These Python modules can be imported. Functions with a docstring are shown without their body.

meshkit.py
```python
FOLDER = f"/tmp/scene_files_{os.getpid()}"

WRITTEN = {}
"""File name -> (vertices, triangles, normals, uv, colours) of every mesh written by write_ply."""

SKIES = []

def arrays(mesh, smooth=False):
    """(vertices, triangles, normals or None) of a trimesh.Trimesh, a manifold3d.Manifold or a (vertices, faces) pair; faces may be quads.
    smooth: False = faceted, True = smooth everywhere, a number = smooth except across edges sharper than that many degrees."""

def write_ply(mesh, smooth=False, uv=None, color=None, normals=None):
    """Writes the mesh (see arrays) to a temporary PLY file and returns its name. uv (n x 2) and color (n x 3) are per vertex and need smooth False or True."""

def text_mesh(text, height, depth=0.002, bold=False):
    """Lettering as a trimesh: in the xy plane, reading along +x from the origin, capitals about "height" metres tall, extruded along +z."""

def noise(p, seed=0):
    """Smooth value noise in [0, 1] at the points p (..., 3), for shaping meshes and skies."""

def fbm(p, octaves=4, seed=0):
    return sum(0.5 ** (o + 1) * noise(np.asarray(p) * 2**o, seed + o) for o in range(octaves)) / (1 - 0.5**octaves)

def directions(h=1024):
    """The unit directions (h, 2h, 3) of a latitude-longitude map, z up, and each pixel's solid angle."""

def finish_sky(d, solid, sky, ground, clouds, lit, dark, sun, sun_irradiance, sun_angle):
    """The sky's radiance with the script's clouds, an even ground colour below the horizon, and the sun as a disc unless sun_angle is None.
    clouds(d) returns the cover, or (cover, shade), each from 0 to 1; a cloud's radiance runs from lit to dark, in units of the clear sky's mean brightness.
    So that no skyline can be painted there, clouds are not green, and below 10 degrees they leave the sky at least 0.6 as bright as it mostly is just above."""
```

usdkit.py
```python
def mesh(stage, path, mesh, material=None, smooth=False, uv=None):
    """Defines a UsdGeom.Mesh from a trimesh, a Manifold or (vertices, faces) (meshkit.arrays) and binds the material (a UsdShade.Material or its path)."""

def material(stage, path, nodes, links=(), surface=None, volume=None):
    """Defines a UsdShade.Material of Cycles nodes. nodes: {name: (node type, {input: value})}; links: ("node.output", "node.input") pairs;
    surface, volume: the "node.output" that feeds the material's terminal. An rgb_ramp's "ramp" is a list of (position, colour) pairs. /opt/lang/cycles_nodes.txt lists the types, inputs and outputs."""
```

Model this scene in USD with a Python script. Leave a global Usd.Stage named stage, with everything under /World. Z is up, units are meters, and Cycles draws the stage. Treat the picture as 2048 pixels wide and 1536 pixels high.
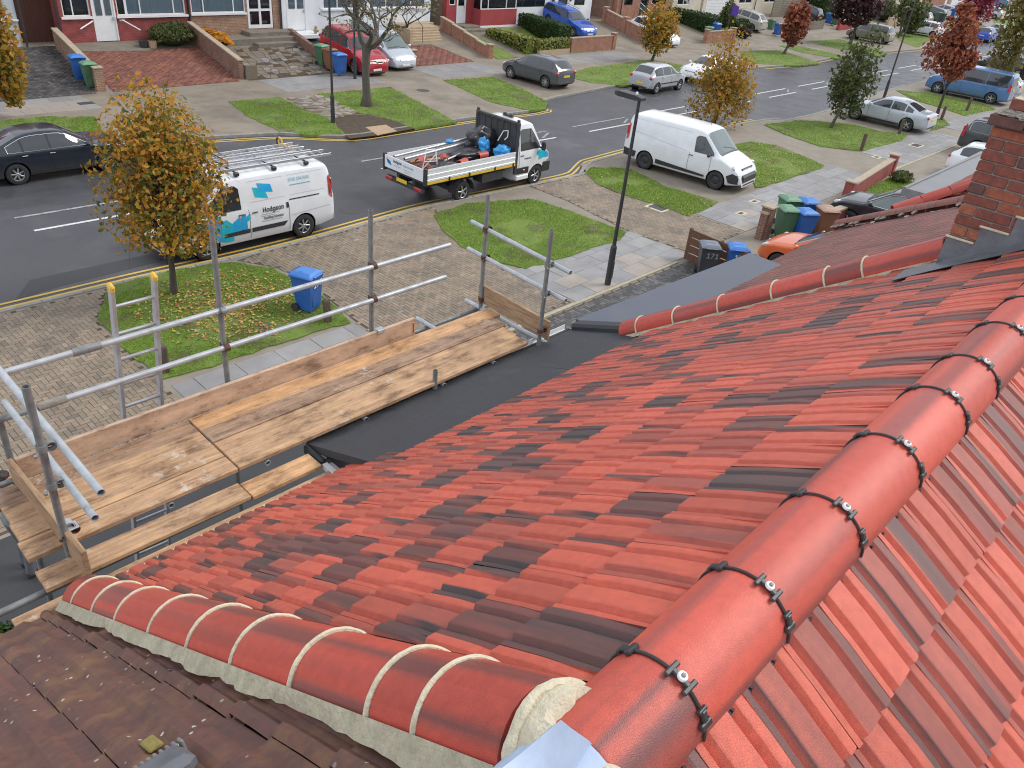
import math, random
import numpy as np, trimesh, usdkit, meshkit
import manifold3d as m3
from shapely.geometry import Polygon, Point, LineString, box as sbox
from shapely.prepared import prep
from scipy.spatial import cKDTree
from scipy.ndimage import map_coordinates
import shapely
from pxr import Usd, UsdGeom, UsdLux, UsdShade, Gf, Sdf, Vt

random.seed(7)
rng = np.random.default_rng(7)
trng = np.random.default_rng(70)
PI = math.pi
stage = Usd.Stage.CreateInMemory()
UsdGeom.SetStageUpAxis(stage, 'Z')
UsdGeom.Xform.Define(stage, '/World')
UsdGeom.Scope.Define(stage, '/World/Looks')

# ------------------------------------------------------------------ camera, sky, light
H = 8.75                                   # eye height over the road
FPX = 1548.8                               # focal length in pixels of a 2048 wide picture
R = np.array([[0.6928834, -0.32852513, 0.64185967],
              [-0.71539995, -0.42443458, 0.55502992],
              [0.09008616, -0.84375739, -0.52911053]])
CAM = np.array([0, 0, H])
cam = UsdGeom.Camera.Define(stage, '/World/camera')
cam.CreateHorizontalApertureAttr(36.0)
cam.CreateVerticalApertureAttr(27.0)
cam.CreateFocalLengthAttr(36.0 * FPX / 2048)
_r, _u, _b = R[:, 0], -R[:, 1], -R[:, 2]
cam.AddTransformOp().Set(Gf.Matrix4d(*_r, 0, *_u, 0, *_b, 0, *CAM, 1))
cam.CreateClippingRangeAttr(Gf.Vec2f(0.05, 5000))
EXPOSURE = 0.62
cam.CreateExposureAttr(EXPOSURE)

SUN = np.array([0.70, -0.36, 0.74]); SUN /= np.linalg.norm(SUN)
elev, azim = math.asin(SUN[2]), math.atan2(SUN[0], SUN[1])
dome = UsdLux.DomeLight.Define(stage, '/World/sky')
sky_mat = usdkit.material(stage, '/World/Looks/sky', {
    'sky': ('sky_texture', {'sky_type': 'single_scattering', 'sun_disc': False, 'sun_elevation': elev, 'sun_rotation': azim, 'aerosol_density': 1.0}),
    'tc': ('texture_coordinate', {}),
    'mp': ('mapping', {'scale': (1.0, 1.0, 2.2)}),
    'n': ('noise_texture', {'scale': 2.2, 'detail': 6.0, 'roughness': 0.55}),
    'cr': ('rgb_ramp', {'ramp': [(0.2, (4.6, 4.9, 5.5)), (0.8, (8.6, 8.8, 9.2))]}),
    'mx': ('mix', {'fac': 0.9}),
    'bg': ('background_shader', {'strength': 0.105})},
    [('tc.generated', 'mp.vector'), ('mp.vector', 'n.vector'), ('n.fac', 'cr.fac'), ('sky.color', 'mx.color1'), ('cr.color', 'mx.color2'),
     ('mx.color', 'bg.color')], surface='bg.background')
UsdShade.MaterialBindingAPI.Apply(dome.GetPrim()).Bind(sky_mat)
dome.GetPrim().SetCustomDataByKey('kind', 'structure')
sun = UsdLux.DistantLight.Define(stage, '/World/sun')
sun.CreateIntensityAttr(0.40); sun.CreateNormalizeAttr(True) if hasattr(sun, 'CreateNormalizeAttr') else None
sun.CreateAngleAttr(24.0); sun.CreateColorAttr(Gf.Vec3f(1.0, 0.96, 0.9))
_z = SUN; _x = np.cross([0, 0, 1], _z); _x /= np.linalg.norm(_x); _y = np.cross(_z, _x)
sun.AddTransformOp().Set(Gf.Matrix4d(*_x, 0, *_y, 0, *_z, 0, 0, 0, 60, 1))

# ------------------------------------------------------------------ picture survey: points measured on known levels
def ray(x, y):
    v = R @ np.array([x - 1024., y - 768., FPX]); return v / np.linalg.norm(v)
def g(x, y, z=0.0):
    r = ray(x, y); return CAM + r * ((z - H) / r[2])
def atY(x, y, Y):
    r = ray(x, y); return CAM + r * (Y / r[1])
def atX(x, y, X):
    r = ray(x, y); return CAM + r * (X / r[0])
def gp(pts, z=0.1):
    return [tuple(g(x, y, z)[:2]) for x, y in pts]

# ------------------------------------------------------------------ mesh helpers
class MB:
    def __init__(s): s.v, s.f, s.n = [], [], 0
    def add(s, v, f):
        v, f = np.asarray(v, float), np.asarray(f, int)
        if f.ndim == 2 and f.shape[1] == 4: f = np.vstack([f[:, [0, 1, 2]], f[:, [0, 2, 3]]])
        s.v.append(v); s.f.append(f + s.n); s.n += len(v); return s
    def mesh(s): return np.vstack(s.v), np.vstack(s.f)
    def box(s, c, size, M=None):
        v, f = boxm(c, size, M); return s.add(v, f)
    def tube(s, pts, r, n=8): return s.add(*tube(pts, r, n))
    def quad(s, a, b, c, d): return s.add([a, b, c, d], [[0, 1, 2, 3]])
BF = np.array([[0, 2, 3, 1], [4, 5, 7, 6], [0, 1, 5, 4], [2, 6, 7, 3], [0, 4, 6, 2], [1, 3, 7, 5]])
def boxm(c, size, M=None):
    v = np.array([[x, y, z] for z in (-.5, .5) for y in (-.5, .5) for x in (-.5, .5)]) * np.asarray(size, float)
    if M is not None: v = v @ np.asarray(M).T
    return v + np.asarray(c, float), np.vstack([BF[:, [0, 1, 2]], BF[:, [0, 2, 3]]])
def b2(x0, x1, y0, y1, z0, z1): return boxm(((x0 + x1) / 2, (y0 + y1) / 2, (z0 + z1) / 2), (abs(x1 - x0), abs(y1 - y0), abs(z1 - z0)))
def cbox(c, size, ch=.01, M=None):
    """A box with chamfered edges."""
    s = np.asarray(size, float) / 2; pts = []
    for sx in (-1, 1):
        for sy in (-1, 1):
            for sz in (-1, 1):
                for k in range(3):
                    p = s.copy(); q = np.full(3, ch); q[k] = 0
                    pts.append((p - q) * (sx, sy, sz))
    h = m3.Manifold.hull_points(np.array(pts)).to_mesh()
    v, f = np.array(h.vert_properties[:, :3], float), np.array(h.tri_verts, int)
    if M is not None: v = v @ np.asarray(M).T
    return v + np.asarray(c, float), f
def tube(pts, r, n=8):
    p = np.asarray(pts, float); k = len(p); r = np.broadcast_to(np.asarray(r, float), (k,))
    t = np.gradient(p, axis=0); t /= np.linalg.norm(t, axis=1, keepdims=True) + 1e-12
    ref = np.array([0, 0, 1.]) if abs(t[0, 2]) < .9 else np.array([1., 0, 0])
    a = np.cross(t, ref); a /= np.linalg.norm(a, axis=1, keepdims=True) + 1e-12; b = np.cross(t, a)
    th = np.arange(n) * 2 * PI / n
    v = (p[:, None] + r[:, None, None] * (np.cos(th)[None, :, None] * a[:, None] + np.sin(th)[None, :, None] * b[:, None])).reshape(-1, 3)
    f = []
    for i in range(k - 1):
        for j in range(n):
            f.append([i * n + j, i * n + (j + 1) % n, (i + 1) * n + (j + 1) % n, (i + 1) * n + j])
    f = np.array(f); f = np.vstack([f[:, [0, 2, 1]], f[:, [0, 3, 2]]])
    c0, c1 = len(v), len(v) + 1
    v = np.vstack([v, p[0], p[-1]])
    cap = [[c0, j, (j + 1) % n] for j in range(n)] + [[c1, (k - 1) * n + (j + 1) % n, (k - 1) * n + j] for j in range(n)]
    return v, np.vstack([f, np.array(cap)])
def pipe(p0, p1, r=.0242, t=.004, n=14):
    """An open scaffold tube with a visible bore."""
    p0, p1 = np.asarray(p0, float), np.asarray(p1, float); d = (p1 - p0) / np.linalg.norm(p1 - p0)
    ref = np.array([0, 0, 1.]) if abs(d[2]) < .9 else np.array([1., 0, 0])
    a = np.cross(d, ref); a /= np.linalg.norm(a); b = np.cross(d, a); th = np.arange(n) * 2 * PI / n
    ring = np.cos(th)[:, None] * a + np.sin(th)[:, None] * b
    V = [p0 + d * .12 + ring * (r - t), p0 + ring * (r - t), p0 + ring * r, p1 + ring * r, p1 + ring * (r - t), p1 - d * .12 + ring * (r - t)]
    f = [[i * n + j, i * n + (j + 1) % n, (i + 1) * n + (j + 1) % n, (i + 1) * n + j] for i in range(5) for j in range(n)]
    return np.vstack(V), np.array(f)[:, ::-1]
def lathe(prof, n=24, axis='z', c=(0, 0, 0)):
    th = np.arange(n) * 2 * PI / n; v = []
    for rr, h in prof:
        for t in th: v.append((rr * math.cos(t), rr * math.sin(t), h))
    v = np.array(v); k = len(prof)
    f = np.array([[i * n + j, i * n + (j + 1) % n, (i + 1) * n + (j + 1) % n, (i + 1) * n + j] for i in range(k - 1) for j in range(n)])
    if axis == 'y': v = v[:, [0, 2, 1]]; f = f[:, ::-1]
    if axis == 'x': v = v[:, [2, 0, 1]]
    return v + np.asarray(c, float), f
def prism(poly, z0, z1):
    P = poly if isinstance(poly, Polygon) else Polygon(poly)
    if not P.is_valid: P = P.buffer(0)
    if P.geom_type != 'Polygon': P = max(P.geoms, key=lambda q: q.area)
    m = trimesh.creation.extrude_polygon(P, z1 - z0, engine='earcut'); m.apply_translation((0, 0, z0))
    return np.array(m.vertices), np.array(m.faces)
def sheet(poly, zf, t=.05):
    """A slab whose top follows zf(x, y)."""
    v, f = prism(poly, 0, 1); top = v[:, 2] > .5
    z = np.array([zf(x, y) for x, y, _ in v]); v = v.copy(); v[:, 2] = np.where(top, z, z - t); return v, f
def ico(c, s, sub=2, M=None):
    m = trimesh.creation.icosphere(subdivisions=sub); v = np.array(m.vertices) * np.asarray(s, float)
    if M is not None: v = v @ np.asarray(M).T
    return v + np.asarray(c, float), np.array(m.faces)
def rot(axis, a):
    c, s = math.cos(a), math.sin(a)
    return np.array({'x': [[1, 0, 0], [0, c, -s], [0, s, c]], 'y': [[c, 0, s], [0, 1, 0], [-s, 0, c]], 'z': [[c, -s, 0], [s, c, 0], [0, 0, 1]]}[axis])
def cat(*ms):
    b = MB()
    for v, f in ms: b.add(v, f)
    return b.mesh()
def xf(m, M=None, t=(0, 0, 0)):
    v = np.asarray(m[0], float)
    if M is not None: v = v @ np.asarray(M).T
    return v + np.asarray(t, float), m[1]
def man(v, f):
    f = np.asarray(f)
    if f.shape[1] == 4: f = np.vstack([f[:, [0, 1, 2]], f[:, [0, 2, 3]]])
    return m3.Manifold(m3.Mesh(np.asarray(v, np.float32), f.astype(np.uint32)))

# ------------------------------------------------------------------ prims
COUNT = {}
def path_for(name, parent):
    base = parent.GetPath().pathString if parent else '/World'
    k = (base, name); n = COUNT.get(k, -1) + 1; COUNT[k] = n
    return f'{base}/{name}' if n == 0 else f'{base}/{name}_{n:03d}'
def tag(p, label=None, cat_=None, group=None, kind=None):
    for k, val in (('label', label), ('category', cat_), ('group', group), ('kind', kind)):
        if val: p.SetCustomDataByKey(k, val)
    return p
def obj(name, mesh, mat, parent=None, smooth=False, label=None, cat_=None, group=None, kind=None, tone=None, piece=0):
    if isinstance(mesh, MB): mesh = mesh.mesh()
    v, f = np.asarray(mesh[0], float), np.asarray(mesh[1], int)
    if piece: tone = np.repeat(trng.random(len(v) // piece), piece)
    m = usdkit.mesh(stage, path_for(name, parent), (v, f), M[mat], smooth)
    if tone is not None:
        tone = np.asarray(tone, float); w = np.array(m.GetPointsAttr().Get())
        if len(w) != len(tone): tone = tone[cKDTree(v).query(w)[1]]
        UsdGeom.PrimvarsAPI(m).CreatePrimvar('tone', Sdf.ValueTypeNames.FloatArray, 'vertex').Set(Vt.FloatArray.FromNumpy(np.asarray(tone, np.float32)))
    return tag(m.GetPrim(), label, cat_, group, kind)
def thing(name, label, cat_, loc=(0, 0, 0), rz=0.0, group=None, pitch=0.0):
    x = UsdGeom.Xform.Define(stage, path_for(name, None))
    x.AddTranslateOp().Set(Gf.Vec3d(*map(float, loc)))
    if rz: x.AddRotateZOp().Set(math.degrees(rz))
    if pitch: x.AddRotateYOp().Set(math.degrees(pitch))
    return tag(x.GetPrim(), label, cat_, group)

# ------------------------------------------------------------------ materials
M = {}
def mat(name, c1, c2=None, scale=4.0, rough=.6, rv=0.0, bump=0.0, bscale=None, metal=0.0, spec=.5, coat=0.0, stretch=None, space='object', detail=5.0, ramp=(.35, .65), bdist=.02, c3=None, s3=1.0, t3=(.55, .7), trans=None):
    """A principled surface whose colour runs from c1 to c2 over noise; c3 adds patches of a third colour."""
    n = {'p': ('principled_bsdf', {'roughness': rough, 'metallic': metal, 'specular_ior_level': spec, 'coat_weight': coat, 'base_color': c1})}
    L = []
    if c2 is not None or bump or rv:
        n['tc'] = ('texture_coordinate', {}); n['geo'] = ('geometry', {})
        src = 'tc.object' if space == 'object' else 'geo.position'
        n['mp'] = ('mapping', {'scale': stretch or (1, 1, 1)}); L.append((src, 'mp.vector'))
        n['n'] = ('noise_texture', {'scale': scale, 'detail': detail, 'roughness': .6}); L.append(('mp.vector', 'n.vector'))
    if c2 is not None:
        n['cr'] = ('rgb_ramp', {'ramp': [(ramp[0], c1), (ramp[1], c2)]}); L.append(('n.fac', 'cr.fac')); last = 'cr.color'
        if c3 is not None:
            n['n3'] = ('noise_texture', {'scale': s3, 'detail': 6.0, 'roughness': .65}); L.append((src, 'n3.vector'))
            n['r3'] = ('map_range', {'from_min': t3[0], 'from_max': t3[1], 'clamp': True}); L.append(('n3.fac', 'r3.value'))
            n['m3'] = ('mix', {'color2': c3}); L += [('r3.result', 'm3.fac'), (last, 'm3.color1')]; last = 'm3.color'
        L.append((last, 'p.base_color'))
    if rv:
        n['rr'] = ('map_range', {'from_min': .3, 'from_max': .7, 'to_min': max(.02, rough - rv), 'to_max': min(1, rough + rv), 'clamp': True}); L += [('n.fac', 'rr.value'), ('rr.result', 'p.roughness')]
    if bump:
        n['nb'] = ('noise_texture', {'scale': bscale or scale * 4, 'detail': 4.0}); L.append(('mp.vector', 'nb.vector'))
        n['b'] = ('bump', {'strength': bump, 'distance': bdist}); L += [('nb.fac', 'b.height'), ('b.normal', 'p.normal')]
    surf = 'p.BSDF'
    M[name] = usdkit.material(stage, f'/World/Looks/{name}', n, L, surface=surf)
    return name
def foliage_mat(name, stops, trans=.35, rough=.55, nscale=.9, mixn=.35):
    """Leaves: each leaf its own colour, drifting through the crown."""
    n = {'geo': ('geometry', {}), 'at': ('attribute', {'attribute': 'tone'}), 'n': ('noise_texture', {'scale': nscale, 'detail': 2.0}),
         'mf': ('mix_float', {'fac': mixn}), 'cr': ('rgb_ramp', {'ramp': stops}),
         'p': ('principled_bsdf', {'roughness': rough, 'specular_ior_level': .35}), 't': ('translucent_bsdf', {}), 'mx': ('mix_closure', {'fac': trans})}
    L = [('geo.position', 'n.vector'), ('at.fac', 'mf.a'), ('n.fac', 'mf.b'), ('mf.result', 'cr.fac'), ('cr.color', 'p.base_color'), ('cr.color', 't.color'),
         ('p.BSDF', 'mx.closure1'), ('t.BSDF', 'mx.closure2')]
    M[name] = usdkit.material(stage, f'/World/Looks/{name}', n, L, surface='mx.closure')
def tile_mat(name, base, alt, dark, rough=.5, lichen=None, grain=.25, dirt=None, old=False, spec=.5, streak=(26, 2.2, 2.2)):
    """Concrete roof tile: the tone carried by each tile's own pigment, streaks along the slope, fine sand grain."""
    n = {'a': ('attribute', {'attribute': 'tone'}), 'geo': ('geometry', {}), 'ob': ('object_info', {}),
         'mp': ('mapping', {'scale': streak}), 'ns': ('noise_texture', {'scale': 1.0, 'detail': 3.0}),
         'nf': ('noise_texture', {'scale': 420.0, 'detail': 2.0}), 'nm': ('noise_texture', {'scale': 30.0, 'detail': 4.0}),
         'ma': ('math', {'math_type': 'multiply_add', 'value2': .5, 'value3': -.25}), 'ad': ('math', {'math_type': 'add', 'use_clamp': True}),
         'r0': ('rgb_ramp', {'ramp': [(.3, base), (.7, alt)]}), 'mx': ('mix', {'color2': dark}),
         'mg': ('mix', {'mix_type': 'multiply', 'fac': grain}), 'rg': ('rgb_ramp', {'ramp': [(.35, (.25, .25, .25)), (.6, (1.3, 1.25, 1.25))]}),
         'hv': ('hsv', {}), 'rv': ('map_range', {'from_min': 0, 'from_max': 1, 'to_min': .82, 'to_max': 1.16}),
         'b': ('bump', {'strength': .35, 'distance': .004}), 'p': ('principled_bsdf', {'roughness': rough, 'specular_ior_level': spec})}
    L = [('geo.position', 'mp.vector'), ('mp.vector', 'ns.vector'), ('geo.position', 'nf.vector'), ('geo.position', 'nm.vector'), ('ns.fac', 'ma.value1'), ('ma.value', 'ad.value1'), ('a.fac', 'ad.value2'),
         ('nm.fac', 'r0.fac'), ('r0.color', 'mx.color1'), ('ad.value', 'mx.fac'), ('mx.color', 'mg.color1'), ('nf.fac', 'rg.fac'), ('rg.color', 'mg.color2'),
         ('ob.random', 'rv.value'), ('rv.result', 'hv.value'), ('mg.color', 'hv.color'), ('nf.fac', 'b.height'), ('b.normal', 'p.normal')]
    last = 'hv.color'
    if dirt is not None:
        n['nd'] = ('noise_texture', {'scale': 3.2, 'detail': 7.0, 'roughness': .7}); n['rd'] = ('map_range', {'from_min': .48, 'from_max': .66, 'clamp': True}); n['md'] = ('mix', {'color2': dirt})
        L += [('geo.position', 'nd.vector'), ('nd.fac', 'rd.value'), ('rd.result', 'md.fac'), (last, 'md.color1')]; last = 'md.color'
    if lichen is not None:
        n['vo'] = ('voronoi_texture', {'scale': 17.0, 'randomness': 1.0}); n['vr'] = ('map_range', {'from_min': .10, 'from_max': .15, 'to_min': 1, 'to_max': 0, 'clamp': True})
        n['nl'] = ('noise_texture', {'scale': 2.0, 'detail': 4.0}); n['rl'] = ('map_range', {'from_min': .46, 'from_max': .62, 'clamp': True}); n['ml'] = ('math', {'math_type': 'multiply'})
        n['mc'] = ('mix', {'color2': lichen})
        L += [('geo.position', 'vo.vector'), ('vo.distance', 'vr.value'), ('geo.position', 'nl.vector'), ('nl.fac', 'rl.value'), ('vr.result', 'ml.value1'), ('rl.result', 'ml.value2'), ('ml.value', 'mc.fac'), (last, 'mc.color1')]; last = 'mc.color'
    L.append((last, 'p.base_color'))
    M[name] = usdkit.material(stage, f'/World/Looks/{name}', n, L, surface='p.BSDF')
def brick_mat(name, c1, c2, mortar, scale=1.0, rough=.8):
    """Far brick walls: courses laid along the wall (x+y) and height."""
    n = {'geo': ('geometry', {}), 'sx': ('separate_xyz', {}), 'ad': ('math', {'math_type': 'add'}), 'cx': ('combine_xyz', {}),
         'br': ('brick_texture', {'color1': c1, 'color2': c2, 'mortar': mortar, 'scale': 1.0, 'brick_width': .225, 'row_height': .075, 'mortar_size': .008, 'bias': 0.0}),
         'nn': ('noise_texture', {'scale': 3.0, 'detail': 4.0}), 'rr': ('rgb_ramp', {'ramp': [(.3, (.75, .75, .75)), (.7, (1.15, 1.15, 1.15))]}), 'mu': ('mix', {'mix_type': 'multiply', 'fac': 1.0}),
         'p': ('principled_bsdf', {'roughness': rough})}
    L = [('geo.position', 'sx.vector'), ('sx.x', 'ad.value1'), ('sx.y', 'ad.value2'), ('ad.value', 'cx.x'), ('sx.z', 'cx.y'), ('cx.vector', 'br.vector'), ('geo.position', 'nn.vector'), ('nn.fac', 'rr.fac'),
         ('br.color', 'mu.color1'), ('rr.color', 'mu.color2'), ('mu.color', 'p.base_color')]
    M[name] = usdkit.material(stage, f'/World/Looks/{name}', n, L, surface='p.BSDF')
def glass_mat(name, tint, trans=.25):
    n = {'g': ('glossy_bsdf', {'roughness': .04, 'color': (.9, .95, 1)}), 't': ('transparent_bsdf', {'color': tint}), 'd': ('diffuse_bsdf', {'color': (.02, .025, .03)}), 'fr': ('fresnel', {'IOR': 1.5}),
         'm1': ('mix_closure', {'fac': trans}), 'm2': ('mix_closure', {})}
    M[name] = usdkit.material(stage, f'/World/Looks/{name}', n, [('d.BSDF', 'm1.closure1'), ('t.BSDF', 'm1.closure2'), ('fr.fac', 'm2.fac'), ('m1.closure', 'm2.closure1'), ('g.BSDF', 'm2.closure2')], surface='m2.closure')
def paint(name, c, rough=.22, metal=0.0, dirt=True):
    n = {'p': ('principled_bsdf', {'roughness': rough, 'metallic': metal, 'coat_weight': .6, 'coat_roughness': .06, 'specular_ior_level': .4}), 'tc': ('texture_coordinate', {}), 'n': ('noise_texture', {'scale': 2.5, 'detail': 6.0}),
         'cr': ('rgb_ramp', {'ramp': [(.3, tuple(x * .9 for x in c)), (.7, c)]}), 'sx': ('separate_xyz', {}), 'mr': ('map_range', {'from_min': .2, 'from_max': .62, 'to_min': .38, 'to_max': 0, 'clamp': True}), 'mx': ('mix', {'color2': (.16, .15, .13)}), 'mm': ('math', {'math_type': 'multiply'})}
    L = [('tc.object', 'n.vector'), ('n.fac', 'cr.fac'), ('tc.object', 'sx.vector'), ('sx.z', 'mr.value'), ('mr.result', 'mm.value1'), ('n.fac', 'mm.value2'), ('mm.value', 'mx.fac'), ('cr.color', 'mx.color1'), ('mx.color', 'p.base_color')]
    M[name] = usdkit.material(stage, f'/World/Looks/{name}', n, L, surface='p.BSDF')

def wood(name, a, b, c3):
    n = {'geo': ('geometry', {}), 'mp': ('mapping', {'scale': (1.6, 38, 8)}), 'n': ('noise_texture', {'scale': 1.0, 'detail': 6.0, 'roughness': .65}), 'cr': ('rgb_ramp', {'ramp': [(.3, b), (.52, a), (.75, tuple(min(.8, x * 1.22) for x in a))]}),
         'mp2': ('mapping', {'scale': (2.2, 5.0, 5)}), 'ns': ('noise_texture', {'scale': 1.6, 'detail': 9.0, 'roughness': .7}), 'rs': ('rgb_ramp', {'ramp': [(.36, (.42, .38, .36)), (.48, (.88, .86, .84)), (.56, (1.0, 1.0, 1.0)), (.66, (1.22, 1.18, 1.12))]}), 'mu': ('mix', {'mix_type': 'multiply', 'fac': 1.0}),
         'np': ('noise_texture', {'scale': 9.0, 'detail': 8.0, 'roughness': .75}), 'rp': ('map_range', {'from_min': .55, 'from_max': .64, 'to_max': .8, 'clamp': True}), 'nq': ('noise_texture', {'scale': 1.1, 'detail': 3.0}), 'rq': ('map_range', {'from_min': .42, 'from_max': .56, 'clamp': True}), 'mm': ('math', {'math_type': 'multiply'}), 'mx': ('mix', {'color2': c3}),
         'vo': ('voronoi_texture', {'scale': 3.4}), 'rv': ('map_range', {'from_min': .05, 'from_max': .09, 'to_min': .85, 'to_max': 0, 'clamp': True}), 'mk': ('mix', {'color2': (.10, .055, .035)}),
         'b': ('bump', {'strength': .3, 'distance': .006}), 'p': ('principled_bsdf', {'roughness': .62})}
    L = [('geo.position', 'mp.vector'), ('mp.vector', 'n.vector'), ('n.fac', 'cr.fac'), ('geo.position', 'mp2.vector'), ('mp2.vector', 'ns.vector'), ('ns.fac', 'rs.fac'), ('cr.color', 'mu.color1'), ('rs.color', 'mu.color2'), ('geo.position', 'np.vector'), ('np.fac', 'rp.value'), ('geo.position', 'nq.vector'), ('nq.fac', 'rq.value'), ('rp.result', 'mm.value1'), ('rq.result', 'mm.value2'), ('mm.value', 'mx.fac'), ('mu.color', 'mx.color1'),
         ('mp2.vector', 'vo.vector'), ('vo.distance', 'rv.value'), ('rv.result', 'mk.fac'), ('mx.color', 'mk.color1'), ('mk.color', 'p.base_color'), ('n.fac', 'b.height'), ('b.normal', 'p.normal')]
    M[name] = usdkit.material(stage, f'/World/Looks/{name}', n, L, surface='p.BSDF')
tile_mat('tile_new', (.56, .110, .066), (.46, .086, .053), (.064, .047, .047), rough=.46, spec=.42, grain=.42)
tile_mat('tile_ridge', (.47, .070, .044), (.38, .055, .038), (.13, .05, .046), rough=.42, spec=.45, grain=.3)
tile_mat('tile_ridge_x', (.56, .095, .062), (.48, .08, .055), (.15, .06, .058), rough=.41, spec=.48, grain=.34, streak=(1.2, 22, 22))
tile_mat('tile_old', (.165, .066, .048), (.10, .048, .040), (.055, .034, .032), rough=.6, lichen=(.55, .52, .46), dirt=(.19, .095, .045), old=True)
tile_mat('tile_maroon', (.26, .095, .075), (.19, .072, .06), (.10, .06, .058), rough=.6, dirt=(.12, .075, .06))
tile_mat('tile_far', (.30, .08, .06), (.22, .065, .05), (.12, .06, .055), rough=.6)
mat('mortar', (.44, .40, .29), (.32, .29, .21), 14, .9, bump=.6, bscale=60, space='world')
mat('mortar_pale', (.62, .56, .42), (.5, .45, .33), 20, .9, bump=.4, bscale=90, space='world')
mat('mortar_grey', (.30, .28, .25), (.2, .19, .17), 20, .9, bump=.5, bscale=90, space='world')
mat('mortar_pebble', (.40, .36, .31), (.16, .14, .12), 60, .9, bump=.9, bscale=70, space='world')
mat('underlay', (.03, .03, .03), rough=.9)
mat('rubber_roof', (.022, .024, .029), (.035, .037, .043), 5, .62, rv=.16, bump=.15, bscale=140, space='world', c3=(.06, .062, .066), s3=1.3, t3=(.56, .75))
mat('rubber_blue', (.075, .085, .115), (.10, .11, .14), 3, .5, rv=.12, bump=.1, bscale=120, space='world')
mat('rubber_grey', (.16, .165, .175), (.22, .225, .235), 2.5, .5, rv=.12, space='world')
mat('black_plastic', (.02, .021, .023), (.03, .031, .034), 8, .45)
mat('lead', (.115, .12, .135), (.17, .18, .2), 7, .5, rv=.1, metal=.3, space='world', bump=.2, bscale=20)
mat('lead_pale', (.38, .47, .62), (.33, .41, .55), 9, .55, space='world', bump=.1, bscale=30)
mat('white_upvc', (.72, .73, .74), (.66, .67, .68), 3, .35)
for k, (a, b) in enumerate([((.30, .095, .05), (.19, .06, .04)), ((.22, .065, .042), (.13, .045, .036)), ((.34, .12, .06), (.22, .075, .045)), ((.12, .055, .045), (.075, .04, .036))]):
    mat(f'brick_{k}', a, b, 22, .85, bump=.6, bscale=80, space='world', bdist=.006)
wood('wood_board', (0.46, 0.29, 0.165), (0.29, 0.175, 0.1), (0.56, 0.51, 0.44))
wood('wood_board_dark', (0.34, 0.22, 0.145), (0.215, 0.135, 0.085), (0.58, 0.55, 0.51))
wood('wood_board_pale', (0.55, 0.325, 0.165), (0.41, 0.225, 0.11), (0.38, 0.235, 0.13))
wood('wood_toe', (0.52, 0.37, 0.265), (0.42, 0.29, 0.2), (0.38, 0.26, 0.18))
mat('wood_toe_end', (.40, .27, .16), (.22, .13, .075), 3.0, .8, stretch=(10, 1.5, 14), space='world', bump=.2, bscale=12)
mat('galv', (.46, .49, .52), (.36, .385, .41), 9, .5, rv=.1, metal=.35, space='world', c3=(.22, .2, .18), s3=6, t3=(.62, .75))
mat('galv_old', (.24, .255, .255), (.165, .175, .175), 12, .55, rv=.12, metal=.3, space='world')
mat('rusty', (.15, .075, .045), (.07, .04, .03), 40, .8, metal=.3, space='world')
mat('alu', (.50, .51, .53), (.38, .39, .41), 6, .45, rv=.1, metal=.7)
mat('yellow_plastic', (.72, .45, .06), (.55, .36, .06), 30, .5)
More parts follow.
